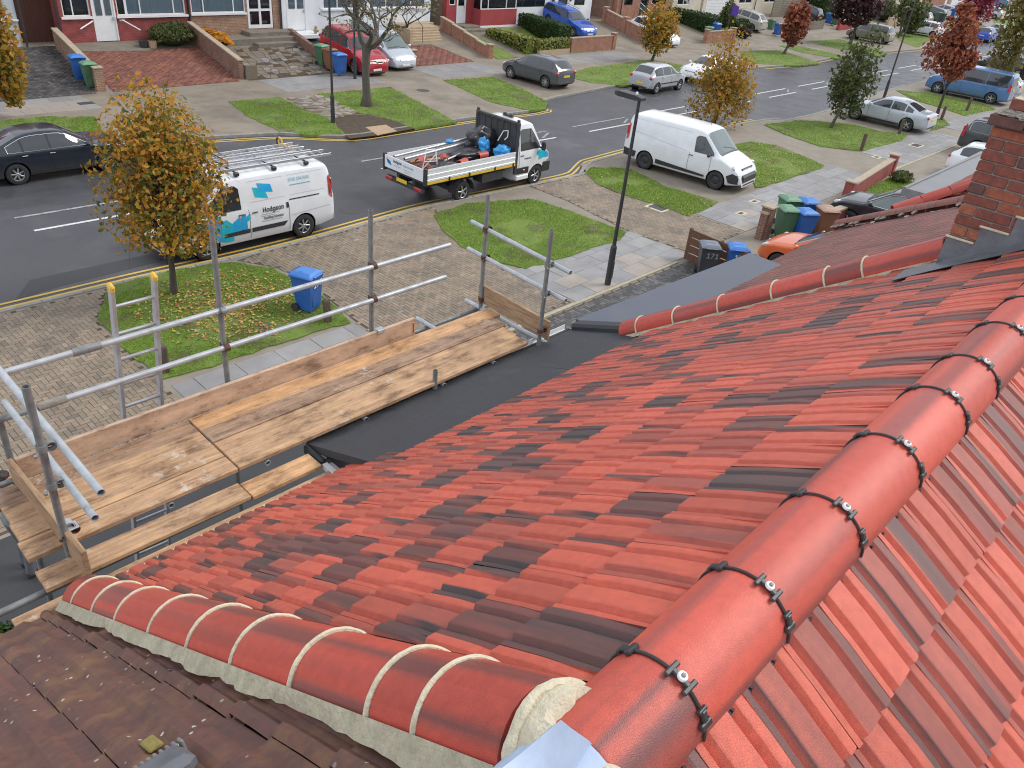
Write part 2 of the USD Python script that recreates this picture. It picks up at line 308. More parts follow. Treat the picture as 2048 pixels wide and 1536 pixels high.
mat('asphalt', (.047, .048, .054), (.062, .063, .07), .9, .42, rv=.14, bump=.5, bscale=90, space='world', detail=8, c3=(.088, .089, .095), s3=.35, t3=(.5, .72), bdist=.008)
mat('asphalt_patch', (.03, .031, .034), (.042, .043, .046), 2, .5, rv=.1, bump=.4, bscale=90, space='world')
mat('line_white', (.70, .71, .72), (.45, .46, .47), 9, .6, space='world', detail=8)
mat('line_white_worn', (.40, .41, .42), (.16, .165, .17), 6, .6, space='world', detail=9)
mat('line_yellow', (.66, .44, .07), (.48, .34, .09), 7, .6, space='world', detail=8)
mat('kerb_stone', (.31, .295, .27), (.22, .21, .19), 5, .75, bump=.3, bscale=60, space='world')
mat('concrete_path', (.255, .215, .168), (.20, .168, .13), .8, .62, rv=.12, bump=.35, bscale=70, space='world', detail=8, c3=(.165, .14, .108), s3=.4, t3=(.5, .7))
mat('paver_grey', (.25, .218, .175), (.205, .178, .142), 2, .7, space='world')
for k, (a, b) in enumerate([((.25, .203, .148), (.21, .168, .122)), ((.225, .172, .122), (.185, .14, .10)), ((.285, .225, .165), (.24, .19, .138)), ((.20, .167, .128), (.165, .137, .105)), ((.255, .19, .138), (.215, .158, .115))]):
    mat(f'block_{k}', a, b, 9, .6, rv=.12, bump=.3, bscale=70, space='world')
mat('block_joint', (.085, .07, .05), (.06, .05, .036), 6, .9, space='world')
for k, (a, b) in enumerate([((.27, .265, .265), (.22, .215, .215)), ((.30, .293, .287), (.255, .25, .245)), ((.25, .245, .25), (.21, .205, .21)), ((.34, .295, .26), (.29, .25, .215))]):
    mat(f'slab_{k}', a, b, 1.6, .45, rv=.16, bump=.2, bscale=60, space='world', detail=8)
mat('dark_block', (.085, .082, .085), (.05, .05, .054), 12, .6, space='world', bump=.4, bscale=40)
mat('red_block', (.27, .10, .07), (.20, .075, .055), 9, .65, space='world', c3=(.16, .10, .08), s3=.9, t3=(.5, .7))
mat('crazy_stone', (.21, .16, .115), (.15, .115, .085), 4, .75, space='world', bump=.3, bscale=40)
mat('soil', (.055, .04, .026), (.085, .062, .04), 6, .95, space='world', bump=.6, bscale=30)
mat('turf', (.11, .17, .026), (.15, .215, .036), 1.6, .9, space='world', bump=.8, bscale=40, detail=8, c3=(.10, .085, .045), s3=.9, t3=(.52, .66))
mat('ground_far', (.10, .10, .07), (.14, .13, .10), .3, .9, space='world')
mat('sand_patch', (.42, .30, .19), (.35, .25, .16), 5, .8, space='world')
foliage_mat('grass_blades', [(0, (.10, .19, .016)), (.5, (.17, .29, .026)), (1, (.28, .37, .055))], trans=.3, nscale=.7, mixn=.5)
foliage_mat('fallen', [(0, (.48, .22, .045)), (.25, (.58, .44, .10)), (.45, (.38, .15, .055)), (.7, (.26, .13, .075)), (.85, (.52, .30, .12)), (1, (.58, .46, .28))], trans=.1, mixn=.1)
foliage_mat('leaf_autumn', [(0, (.05, .08, .015)), (.30, (.13, .145, .024)), (.44, (.28, .22, .03)), (.58, (.58, .31, .04)), (.78, (.52, .20, .03)), (1, (.66, .44, .10))], nscale=1.1, mixn=.42, trans=.45)
foliage_mat('leaf_orange', [(0, (.09, .10, .02)), (.3, (.24, .19, .03)), (.6, (.46, .26, .035)), (.85, (.42, .15, .028)), (1, (.55, .36, .07))], nscale=.8, mixn=.4, trans=.45)
foliage_mat('leaf_redbrown', [(0, (.10, .055, .03)), (.35, (.24, .075, .045)), (.65, (.34, .10, .05)), (1, (.42, .20, .07))], nscale=.6, mixn=.5)
foliage_mat('leaf_crimson', [(0, (.12, .016, .03)), (.5, (.26, .03, .06)), (1, (.38, .07, .09))], nscale=.6)
foliage_mat('leaf_purple', [(0, (.022, .010, .014)), (.6, (.05, .018, .024)), (1, (.09, .03, .035))], nscale=.6, trans=.2)
foliage_mat('leaf_green', [(0, (.04, .06, .018)), (.5, (.08, .105, .03)), (.8, (.13, .14, .045)), (1, (.26, .17, .07))], nscale=.8)
foliage_mat('leaf_dark', [(0, (.018, .04, .010)), (.6, (.035, .07, .016)), (1, (.07, .10, .03))], nscale=.9, trans=.2)
foliage_mat('leaf_variegated', [(0, (.05, .09, .015)), (.5, (.20, .22, .04)), (1, (.48, .42, .12))], nscale=2.2, trans=.2)
foliage_mat('leaf_olive', [(0, (.10, .10, .03)), (.6, (.2, .17, .05)), (1, (.33, .24, .07))], nscale=.8)
foliage_mat('marigold', [(0, (.6, .16, .01)), (.5, (.72, .30, .015)), (.85, (.75, .42, .03)), (1, (.1, .16, .03))], nscale=2, mixn=.1)
mat('bark', (.085, .07, .055), (.05, .042, .035), 14, .9, stretch=(3, 3, .6), bump=.7, bscale=30)
mat('bark_grey', (.12, .105, .085), (.075, .066, .055), 12, .9, stretch=(3, 3, .6), bump=.7, bscale=30)
mat('post_wood', (.12, .085, .062), (.07, .05, .038), 8, .9, stretch=(4, 4, .5), bump=.6, bscale=30)
mat('fence_wood', (.10, .035, .022), (.07, .026, .018), 5, .75, stretch=(6, 6, .6), space='world')
mat('fence_brown', (.14, .062, .035), (.09, .042, .026), 5, .75, stretch=(3, 3, 3), space='world')
mat('fence_grey', (.20, .17, .135), (.14, .12, .10), 5, .85, stretch=(1, 1, 9), space='world')
mat('lamp_black', (.022, .022, .025), (.032, .032, .035), 5, .42)
mat('tyre', (.02, .02, .021), (.03, .03, .031), 20, .8)
mat('wheel_silver', (.48, .49, .5), (.38, .39, .4), 12, .34, metal=.8)
mat('wheel_dark', (.03, .03, .033), rough=.5)
mat('trim_black', (.022, .022, .024), (.032, .032, .034), 9, .55)
mat('chrome', (.7, .71, .72), rough=.15, metal=1.0)
mat('lamp_clear', (.62, .64, .67), (.32, .34, .37), 16, .12, coat=1.0)
mat('lamp_red', (.42, .012, .018), (.26, .01, .012), 20, .15, coat=1.0)
mat('lamp_amber', (.6, .2, .02), rough=.2, coat=1.0)
mat('plate_yellow', (.66, .46, .04), rough=.4)
mat('plate_white', (.72, .72, .70), rough=.4)
mat('plate_text', (.02, .02, .02), rough=.6)
n_ = {'p': ('principled_bsdf', {'base_color': (.018, .022, .026), 'roughness': .05, 'specular_ior_level': .75, 'coat_weight': .5})}
M['auto_glass'] = usdkit.material(stage, '/World/Looks/auto_glass', n_, [], surface='p.BSDF')
n_ = {'p': ('principled_bsdf', {'base_color': (.09, .125, .125), 'roughness': .06, 'specular_ior_level': .8, 'coat_weight': .5})}
M['auto_glass_pale'] = usdkit.material(stage, '/World/Looks/auto_glass_pale', n_, [], surface='p.BSDF')
glass_mat('window_glass', (.86, .92, .95), .86)
for nm, c, me in [('white', (.72, .74, .77), 0), ('silver', (.46, .48, .51), .35), ('silver_blue', (.46, .50, .55), .35), ('black', (.010, .011, .014), .1), ('navy_black', (.012, .015, .024), .1), ('red', (.34, .012, .022), .1), ('maroon', (.10, .012, .016), .1), ('grey', (.075, .08, .088), .3),
                  ('greige', (.20, .185, .165), .4), ('blue', (.022, .085, .42), .1), ('steel_blue', (.075, .16, .32), .25), ('orange', (.62, .13, .035), .1), ('dark_grey', (.035, .037, .042), .2), ('beige', (.42, .41, .37), .3)]:
    paint('paint_' + nm, c, metal=me)
mat('decal_cyan', (.01, .38, .52), (.015, .48, .62), 3, .35)
mat('decal_blue', (.012, .30, .62), (.015, .36, .66), 4, .35)
mat('decal_blue_dark', (.01, .22, .50), rough=.35)
mat('decal_black', (.025, .028, .032), rough=.5)
mat('decal_grey', (.25, .27, .29), rough=.5)
mat('decal_teal', (.10, .38, .46), rough=.5)
mat('bin_blue', (.018, .085, .30), (.024, .105, .35), 3, .42, rv=.1)
mat('bin_lid_blue', (.04, .17, .50), (.05, .20, .55), 3, .4)
mat('bin_green', (.045, .115, .062), (.06, .14, .078), 3, .45)
mat('bin_lid_green', (.11, .25, .15), (.14, .29, .18), 3, .45)
mat('bin_black', (.028, .030, .035), (.04, .042, .048), 3, .45)
mat('bin_lid_grey', (.14, .16, .20), (.17, .19, .23), 3, .4)
mat('bin_brown', (.20, .085, .045), (.16, .07, .04), 3, .5)
mat('bin_lid_brown', (.42, .27, .20), (.36, .22, .16), 3, .5)
brick_mat('wall_red', (.30, .055, .055), (.25, .045, .045), (.24, .10, .09))
brick_mat('wall_tan', (.30, .16, .095), (.24, .115, .07), (.34, .29, .23))
brick_mat('wall_orange', (.34, .13, .075), (.27, .10, .06), (.30, .24, .19))
brick_mat('wall_brown', (.22, .10, .065), (.16, .07, .05), (.25, .21, .17))
mat('render_white', (.70, .72, .75), (.6, .62, .65), 1.2, .8, space='world', bump=.3, bscale=50)
mat('render_grey', (.46, .50, .54), (.40, .43, .47), 1.2, .8, space='world')
mat('render_red', (.33, .05, .055), (.28, .042, .046), 1.2, .8, space='world')
mat('render_cream', (.58, .53, .43), (.5, .45, .36), 1.2, .8, space='world')
mat('pebbledash', (.20, .165, .125), (.13, .105, .08), 30, .9, space='world', bump=.8, bscale=60)
mat('stone_tan', (.42, .32, .21), (.33, .25, .165), 3, .8, space='world', bump=.3, bscale=40)
mat('step_stone', (.20, .175, .14), (.15, .13, .105), 3, .8, space='world', bump=.3, bscale=40)
mat('coping', (.40, .33, .25), (.33, .27, .2), 5, .85, space='world')
mat('curtain', (.80, .83, .86), (.62, .67, .73), 1.0, .9, stretch=(14, 14, .05), space='world')
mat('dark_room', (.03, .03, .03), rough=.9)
mat('blue_wrap', (.03, .26, .62), (.05, .34, .7), 9, .35, bump=.8, bscale=9)
mat('black_sack', (.016, .016, .02), (.026, .026, .03), 9, .32, bump=.8, bscale=7)
mat('truck_steel', (.03, .031, .034), (.045, .046, .05), 6, .55)
mat('yellow_strip', (.74, .48, .03), (.62, .40, .03), 8, .45)
mat('skin', (.50, .27, .19), (.44, .23, .16), 9, .55)
mat('hair', (.016, .012, .010), (.03, .022, .018), 60, .6, stretch=(1, 1, 6))
mat('jacket', (.20, .25, .27), (.14, .18, .2), 6, .85, bump=.5, bscale=12)
mat('jeans', (.13, .135, .15), (.09, .093, .105), 9, .9, bump=.4, bscale=14)
mat('glove', (.48, .52, .5), (.36, .4, .38), 18, .85)
mat('boot', (.04, .032, .026), rough=.7)
mat('moss', (.30, .25, .07), (.22, .18, .05), 20, .9, bump=.5)
mat('purple_flag', (.09, .035, .30), rough=.8)
mat('terracotta_pot', (.4, .16, .08), rough=.8)
mat('cover_iron', (.10, .10, .10), (.07, .07, .07), 20, .5, metal=.5, space='world')

# ================================================================== ground, road, pavements
YB = 36.4                                   # far front boundary
def zfar(x, y): return .1 if y < YB else .1 + min(1.0, (y - YB) / 5.9) * .9
def zt(x, y): return zfar(x, y) if y > 25 else .1
gm = MB(); ys = [-300, 10, YB, YB + 5.9, 600]; zs = [-.06, -.06, -.06, .85, .85]
for i in range(4): gm.quad((-400, ys[i], zs[i]), (600, ys[i], zs[i]), (600, ys[i + 1], zs[i + 1]), (-400, ys[i + 1], zs[i + 1]))
obj('ground', gm, 'ground_far', label='open ground beneath the street and gardens', kind='structure')
NK = [(-60, 18.2), (5, 18.2), (7, 18.2), (9.5, 18.05), (12, 18.1), (16, 18.4), (19.4, 18.2), (23.2, 18.0), (24.0, 18.1), (24.5, 18.85), (28, 19.05), (38, 19.3), (40.6, 19.15), (41.4, 18.5), (44, 18.4), (48.5, 18.6), (57, 19.4), (66, 19.7), (300, 19.6)]
FK = [(-60, 28.9), (7, 28.7), (9.7, 29.1), (12.5, 28.85), (14.35, 28.4), (16.6, 27.8), (17.8, 26.7), (18.8, 26.2), (22.2, 26.25), (25.2, 26.3), (29.6, 25.95), (30.5, 26.1), (31.3, 27.2), (32.4, 27.5), (39.4, 28.2), (48, 28.25), (55, 28), (61, 27.4), (71, 28.1), (80, 27.3), (85.4, 26.9), (88, 27.4), (109, 28.2), (300, 28.2)]
def line_y(L, x): return float(np.interp(x, [p[0] for p in L], [p[1] for p in L]))
obj('road', prism(NK + FK[::-1], -.1, 0), 'asphalt', label='damp grey asphalt road running along the street', kind='structure')
obj('asphalt_patch', prism(gp([(30, 600), (120, 573), (330, 520), (300, 508), (60, 560)], 0), .0, .003), 'asphalt_patch', label='dark repaired strip of asphalt', kind='structure')
def ribbon(pts, w, z, t=.004):
    p = np.asarray(pts, float); d = np.gradient(p, axis=0); d /= np.linalg.norm(d, axis=1, keepdims=True); nn = np.stack([-d[:, 1], d[:, 0]], 1) * w / 2
    return prism(Polygon(np.vstack([p + nn, (p - nn)[::-1]])).buffer(0), z, z + t)
def dense(L, x0, x1, step=.35, off=0.0):
    xs = np.arange(x0, x1 + 1e-6, step); P_ = np.stack([xs, [line_y(L, x) for x in xs]], 1)
    if off: P_[:, 1] += off
    k = np.ones(5) / 5; q = P_.copy(); q[2:-2, 1] = np.convolve(P_[:, 1], k, 'valid'); return q
for off, nm in ((.24, 'inner'), (.46, 'outer')):
    obj('yellow_line', ribbon(dense(NK, -6, 40, off=off), .085, .004), 'line_yellow', label=f'{nm} line of the double yellow lines along the near kerb', kind='structure')
    obj('yellow_line', ribbon(dense(FK, 2, 31, off=-off), .085, .004), 'line_yellow', label=f'{nm} line of the double yellow lines along the far kerb', kind='structure')
obj('yellow_line', ribbon(dense(FK, 56, 88, off=-.25), .1, .004), 'line_yellow', label='single yellow line at the far kerb further up the street', kind='structure')
cm = MB(); cw = MB()
ya = lambda x: 23.8 - .65 * min(1, (x - 6) / 23); yb = lambda x: 22.62 - .42 * min(1, (x - 6) / 23)
for x0, x1 in [(5.75, 9.9), (11.6, 15.6), (17.3, 21.3), (23.2, 27.3), (29.1, 33.2), (34.8, 38.7), (40.6, 44.6), (46.4, 50.4), (52.2, 56.2), (58, 62), (63.8, 67.8), (70, 74), (76, 80), (82, 86), (88, 92), (94, 98), (100, 104)]:
    (cw if x0 < 30 else cm).add(*ribbon([(x0, ya(x0)), ((x0 + x1) / 2, ya((x0 + x1) / 2)), (x1, ya(x1))], .1, .004))
    a, b = x0 + .1, x1 - .4
    cm.add(*ribbon([(a, yb(a)), ((a + b) / 2, yb((a + b) / 2)), (b, yb(b))], .11, .004))
    cw.add(*ribbon([(x1 - 1.0, yb(x1) + .25), (x1 - .55, (ya(x1) + yb(x1)) / 2), (x1 - .1, ya(x1) - .25)], .1, .004))
obj('road_marking', cm, 'line_white', label='white broken centre lines along the road', kind='structure')
obj('worn_road_marking', cw, 'line_white_worn', label='worn white strokes and hatching between the centre lines', kind='structure')
# footways
obj('near_pavement', prism(NK + [(300, -40), (-60, -40)], -.1, .085), 'paver_grey', label='grey paved footway and crossings on the near side', kind='structure')
fp = MB(); fp.add(*prism(FK + [(300, YB), (-60, YB)], -.1, .1))
obj('far_pavement', fp, 'concrete_path', label='brown concrete footway and crossings on the far side', kind='structure')
def kerb(L, x0, x1, side, label):
    k = tag(UsdGeom.Xform.Define(stage, path_for('kerb', None)).GetPrim(), label, None, None, 'structure')
    x = x0; i = 0
    while x < x1:
        xe = min(x + .9, x1); y0, y1 = line_y(L, x), line_y(L, xe); ang = math.atan2(y1 - y0, xe - x); ln = math.hypot(xe - x, y1 - y0)
        c = ((x + xe) / 2, (y0 + y1) / 2 + side * .065, .022 + random.uniform(-.003, .003))
        obj('kerb_stone', cbox(c, (ln - .012, .13, .18), .012, rot('z', ang)), 'kerb_stone', k); x = xe; i += 1
    return k
kerb(NK, 0, 62, -1, 'pale kerb stones edging the near side of the road')
kerb(FK, 4, 92, 1, 'pale kerb stones edging the far side of the road')

# herringbone block paving
n_ = {'geo': ('geometry', {}), 'at': ('attribute', {'attribute': 'tone'}), 'cr': ('rgb_ramp', {'ramp': [(0, (.17, .14, .105)), (.3, (.225, .183, .132)), (.6, (.255, .205, .15)), (.85, (.235, .175, .125)), (1, (.30, .24, .18))]}), 'nn': ('noise_texture', {'scale': 1.2, 'detail': 6.0}), 'rr': ('rgb_ramp', {'ramp': [(.3, (.72, .72, .74)), (.7, (1.12, 1.1, 1.08))]}),
      'mu': ('mix', {'mix_type': 'multiply', 'fac': 1.0}), 'nb': ('noise_texture', {'scale': 160.0}), 'b': ('bump', {'strength': .25, 'distance': .004}), 'p': ('principled_bsdf', {'roughness': .58})}
L_ = [('at.fac', 'cr.fac'), ('geo.position', 'nn.vector'), ('nn.fac', 'rr.fac'), ('cr.color', 'mu.color1'), ('rr.color', 'mu.color2'), ('mu.color', 'p.base_color'), ('geo.position', 'nb.vector'), ('nb.fac', 'b.height'), ('b.normal', 'p.normal')]
M['block_many'] = usdkit.material(stage, '/World/Looks/block_many', n_, L_, surface='p.BSDF')
for nm, ramp in (('dark_block_many', [(0, (.05, .05, .054)), (.6, (.09, .088, .09)), (1, (.15, .14, .135))]), ('red_block_many', [(0, (.20, .075, .055)), (.6, (.27, .105, .075)), (1, (.32, .135, .095))]), ('stone_many', [(0, (.11, .085, .065)), (.5, (.18, .135, .10)), (1, (.25, .20, .15))])):
    d = dict(n_); d['cr'] = ('rgb_ramp', {'ramp': ramp}); M[nm] = usdkit.material(stage, f'/World/Looks/{nm}', d, L_, surface='p.BSDF')
def block(x0, x1, y0, y1, z, zb, tilt=0.0):
    c = .004
    v = [(x0, y0, zb), (x1, y0, zb), (x1, y1, zb), (x0, y1, zb), (x0, y0, z - c), (x1, y0, z - c), (x1, y1, z - c), (x0, y1, z - c), (x0 + c, y0 + c, z), (x1 - c, y0 + c, z + tilt), (x1 - c, y1 - c, z + tilt), (x0 + c, y1 - c, z)]
    f = [[0, 1, 5, 4], [1, 2, 6, 5], [2, 3, 7, 6], [3, 0, 4, 7], [4, 5, 9, 8], [5, 6, 10, 9], [6, 7, 11, 10], [7, 4, 8, 11], [8, 9, 10, 11]]
    return np.array(v), np.array(f)
def herringbone(name, label, polys, keep, ox=0, oy=0, cell=.1, z=.1, many='block_many', origin=(0, 0), zf=None):
    base = MB(); P_ = [Polygon(p).buffer(0) for p in polys]
    for p in P_: base.add(*prism(p, z - .09, z - .012)) if zf is None else base.add(*sheet(p, lambda x, y: zf(x, y) + .006))
    top = obj(name, base, 'block_joint', label=label, kind='structure')
    items = []
    for p in P_:
        pp = p.buffer(-.03); shapely.prepare(pp); x0, y0, x1, y1 = p.bounds
        for i in range(int(x0 / cell) - 1, int(x1 / cell) + 2):
            for j in range(int(y0 / cell) - 1, int(y1 / cell) + 2):
                d = (i - j) % 4
                if d == 0: r = (i, i + 2, j, j + 1)
                elif d == 3: r = (i, i + 1, j, j + 2)
                else: continue
                cx, cy = (r[0] + r[1]) / 2 * cell, (r[2] + r[3]) / 2 * cell
                if shapely.contains_xy(pp, cx, cy): items.append((math.hypot(cx - 4, cy - 10), r))
    items.sort(key=lambda t: t[0]); many_ = MB()
    for k, (_, r) in enumerate(items):
        zz = (z if zf is None else zf((r[0] + r[1]) / 2 * cell, (r[2] + r[3]) / 2 * cell) + .02) + random.uniform(-.003, .003); e = cell * .045
        m = block(r[0] * cell + e, r[1] * cell - e, r[2] * cell + e, r[3] * cell - e, zz, zz - .05, random.uniform(-.002, .002))
        if k < keep: obj('paving_block', m, 'block_%d' % random.choice([0, 0, 1, 2, 3, 4, 0]), top)
        else: many_.add(*m)
    if many_.n: obj('paving_blocks', many_, many, top, kind='stuff', piece=12)
    return top
G1 = [(5.9, 18.0), (5.25, 16.9), (5.05, 16.4), (5.0, 14.4), (5.05, 13.45), (9.45, 13.3), (9.55, 14.1), (9.75, 15.6), (9.55, 16.8), (8.9, 17.75), (7.4, 18.1)]
herringbone('block_driveway', 'tan herringbone block driveway left of the leafy verge', [[(-3, 10.85), (5.0, 10.85), (5.0, 16.3), (5.85, 18.0), (-3, 18.05)]], 300)
herringbone('block_driveway', 'tan herringbone block crossing between the two nearest verges', [[(9.5, 10.9), (14.6, 10.9), (14.6, 13.2), (15.0, 15.6), (15.9, 17.6), (16.3, 18.2), (12, 17.95), (9.6, 17.9), (9.1, 17.8), (9.7, 16.8), (9.85, 15.6), (9.55, 13.3)]], 150)
herringbone('block_driveway', 'grey herringbone block crossing behind the near lamp post', [[(20.3, 10.9), (23.5, 10.9), (23.5, 13.1), (24.2, 17.4), (24.2, 17.8), (20.6, 18.0), (20.6, 16.2), (20.1, 13.2)]], 0)
herringbone('garden_paving', 'dark grey block paving in the front garden behind the pale edging', [[(9.0, 6.5), (20.0, 6.0), (20.0, 10.62), (9.0, 10.72)]], 0, many='dark_block_many')
obj('front_garden', prism([(-4, 3.9), (9, 3.9), (9, 10.74), (-4, 10.78)], .05, .092), 'asphalt_patch', label='dark tarmac in front of the scaffolded house', kind='structure')
# edging at the front boundary and slabs
obj('edging_strip', cat(b2(6.8, 19.3, 10.72, 10.82, .0, .115)), 'mortar', label='pale yellowish edging strip along the front of the dark garden paving', kind='structure')
obj('edging_strip', cat(b2(36.0, 60, 10.95, 11.07, .0, .115)), 'mortar', label='pale edging strip at the boundary beyond the low brick wall', kind='structure')
def slabs(name, label, x0, x1, y0, y1, z, dx=.9, dy=.6, beige=0.0, keep=True):
    t = tag(UsdGeom.Xform.Define(stage, path_for(name, None)).GetPrim(), label, None, None, 'structure')
    r = 0; y = y0
    while y < y1 - .1:
        ye = min(y + dy, y1); x = x0 - (dx / 2 if r % 2 else 0)
        while x < x1 - .05:
            a, b = max(x, x0), min(x + dx, x1)
            if b - a > .12:
                k = random.choice([0, 0, 0, 1, 2]) if random.random() > beige or r > 1 else 3
                obj('paving_slab', block(a + .006, b - .006, y + .006, ye - .006, z + random.uniform(-.004, .004), z - .05, random.uniform(-.003, .003)), f'slab_{k}', t)
            x += dx
        y = ye; r += 1
    return t
slabs('slab_pavement', 'grey slab pavement under the scaffold between the two wooden posts', 5.1, 9.45, 10.85, 13.2, .1)
slabs('slab_pavement', 'grey and beige slab pavement at the foot of the near lamp post', 14.7, 20.2, 10.85, 13.15, .1, beige=.45)
slabs('slab_pavement', 'grey slab pavement in front of the white van', 23.6, 34.8, 10.9, 13.0, .1, beige=.08)
slabs('slab_pavement', 'damp grey slab pavement beside the silver saloon', 38.6, 47.5, 11.1, 13.2, .1)
slabs('slab_pavement', 'damp slab pavement beyond the silver saloon', 49.5, 58, 11.1, 13.3, .1)
cv = MB()
for x, y, w, h in [(22.6, 13.6, 1.1, .75), (24.9, 11.8, .45, .3), (26.6, 12.2, .45, .3), (42.6, 11.9, .9, .55), (38.2, 12.2, .5, .35)]:
    obj('access_cover', cat(b2(x, x + w, y, y + h, .05, .103)), 'mortar_pale', label={22.6: 'large pale framed access cover in the block crossing behind the lamp post', 24.9: 'small pale access cover nearer the wheeled bins', 26.6: 'small pale access cover in front of the white van', 42.6: 'pale framed access cover beside the silver saloon', 38.2: 'small pale access cover by the low brick pillar'}[x], cat_='access cover')
    obj('cover_plate', b2(x + .1, x + w - .1, y + .08, y + h - .08, .06, .108), 'cover_iron', stage.GetPrimAtPath('/World/access_cover' + ('' if COUNT[('/World', 'access_cover')] == 0 else '_%03d' % COUNT[('/World', 'access_cover')])))

q_a = g(172, 207, .1); obj('access_cover', b2(q_a[0] - .3, q_a[0] + .3, q_a[1] - .2, q_a[1] + .2, .05, .118), 'cover_iron', label='small dark cover in the far pavement below the grey block drive', cat_='access cover')
for px, lb in [((846, 181), 'round dark cover in the far crossing right of the bare tree'), ((700, 420), 'round iron cover in the road by the white van of the roofers')]:
    q_a = g(*px, .1 if px[1] < 200 else 0.0); z_a = .1 if px[1] < 200 else 0.0; obj('access_cover', cat(lathe([(.0, .006), (.26, .006), (.27, .003), (.34, .003), (.34, -.05)], 24, c=(q_a[0], q_a[1], z_a))), 'cover_iron', label=lb, cat_='access cover')
# grass verges
blades, leaves = MB(), MB()
def scatter_in(poly, n):
    P_ = Polygon(poly).buffer(0); shapely.prepare(P_); x0, y0, x1, y1 = P_.bounds; out = []
    while len(out) < n:
        q = rng.uniform((x0, y0), (x1, y1), (max(400, n), 2)); out += list(q[shapely.contains_xy(P_, q)])
    return np.array(out[:n])
def tri_blades(P3, h, w):
    n = len(P3); a = rng.uniform(0, 2 * PI, n); d = np.stack([np.cos(a), np.sin(a), np.zeros(n)], 1) * w[:, None]
    lean = np.stack([rng.normal(0, .45, n), rng.normal(0, .45, n), np.ones(n)], 1) * h[:, None]
    v = np.stack([P3 - d, P3 + d, P3 + lean], 1).reshape(-1, 3); f = np.arange(3 * n).reshape(-1, 3); return v, f
def leaf_quads(P3, s, flat=.25):
    n = len(P3); nn = rng.normal(0, flat, (n, 3)); nn[:, 2] = 1; nn /= np.linalg.norm(nn, axis=1, keepdims=True)
    u = np.cross(nn, rng.normal(0, 1, (n, 3))); u /= np.linalg.norm(u, axis=1, keepdims=True); w = np.cross(nn, u)
    s = np.broadcast_to(s, (n,))[:, None]
    v = np.stack([P3 - u * s, P3 - w * s * .55 + nn * s * .12, P3 + u * s, P3 + w * s * .55 + nn * s * .12], 1).reshape(-1, 3)
    i = np.arange(n)[:, None] * 4; f = np.vstack([i + [0, 1, 2], i + [0, 2, 3]]); return v, f
def verge(poly, label, nb, bh=.05, bw=.006, nl=0, z=.1, ls=.035, focus=None, name='grass_verge'):
    P_ = Polygon(poly).buffer(0)
    rg_ = np.array(P_.segmentize(.18).exterior.coords)[:-1]; rg_ = rg_ + (meshkit.fbm(np.column_stack([rg_ * 2.6, np.full(len(rg_), nb * .01)]), 3)[:, None] - .5) * .22
    poly = [tuple(a) for a in rg_]; P_ = Polygon(poly).buffer(0); v, f = prism(P_, z - .08, z + .02)
    obj(name, (v, f), 'turf', label=label, kind='structure')
    q = scatter_in(poly, nb); w_ = meshkit.fbm(np.column_stack([q * .9, np.full(nb, 3.)]), 4); q = q[w_ + rng.normal(0, .05, nb) < .66]; nb = len(q); P3 = np.column_stack([q, np.full(nb, z + .015)])
    blades.add(*tri_blades(P3, rng.uniform(.5, 1.2, nb) * bh, rng.uniform(.6, 1.4, nb) * bw))
    if nl:
        q = scatter_in(poly, nl * 4)
        if focus is not None:
            d = np.hypot(q[:, 0] - focus[0], q[:, 1] - focus[1]); q = q[np.argsort(d + rng.exponential(focus[2], len(d)))][:nl]
        else: q = q[:nl]
        leaves.add(*leaf_quads(np.column_stack([q, z + .035 + rng.uniform(0, .03, len(q))]), rng.uniform(.6, 1.3, len(q)) * ls))
verge(G1, 'leaf-strewn grass verge around the nearest autumn tree', 26000, .055, .008, 1500, ls=.042, focus=(7.6, 15.6, 1.4))
G2 = gp([(868, 427), (930, 408), (1060, 397), (1150, 425), (1252, 463), (1240, 478), (1130, 515), (1052, 536), (985, 522), (922, 492), (884, 458)], .12)
verge(G2, 'bright grass verge left of the near lamp post', 22000, .055, .009, 130, ls=.03)
G3 = gp([(1172, 345), (1185, 333), (1262, 338), (1330, 372), (1436, 402), (1425, 412), (1378, 431), (1290, 403), (1200, 372)], .12)
verge(G3, 'grass verge in front of the white van', 11000, .055, .011, 180, ls=.035)
G3b = gp([(1462, 290), (1500, 283), (1560, 292), (1648, 330), (1640, 338), (1512, 376), (1500, 350)], .12)
verge(G3b, 'leaf-strewn grass verge behind the white van', 8000, .055, .012, 420, ls=.04)
G4 = gp([(1528, 249), (1600, 240), (1700, 247), (1760, 262), (1815, 268), (1805, 280), (1722, 302), (1640, 292), (1570, 268)], .12)
verge(G4, 'grass verge in front of the silver saloon', 8000, .055, .014, 160, ls=.045)
G5 = gp([(1792, 180), (1850, 185), (1960, 205), (1992, 218), (1930, 231), (1880, 214), (1830, 200)], .12)
verge(G5, 'grass verge beside the blue minibus', 5000, .06, .018, 120, ls=.05)
verge(gp([(1868, 240), (1885, 236), (1900, 250), (1862, 262)], .12), 'small tuft of grass behind the silver saloon', 500, .06, .018)
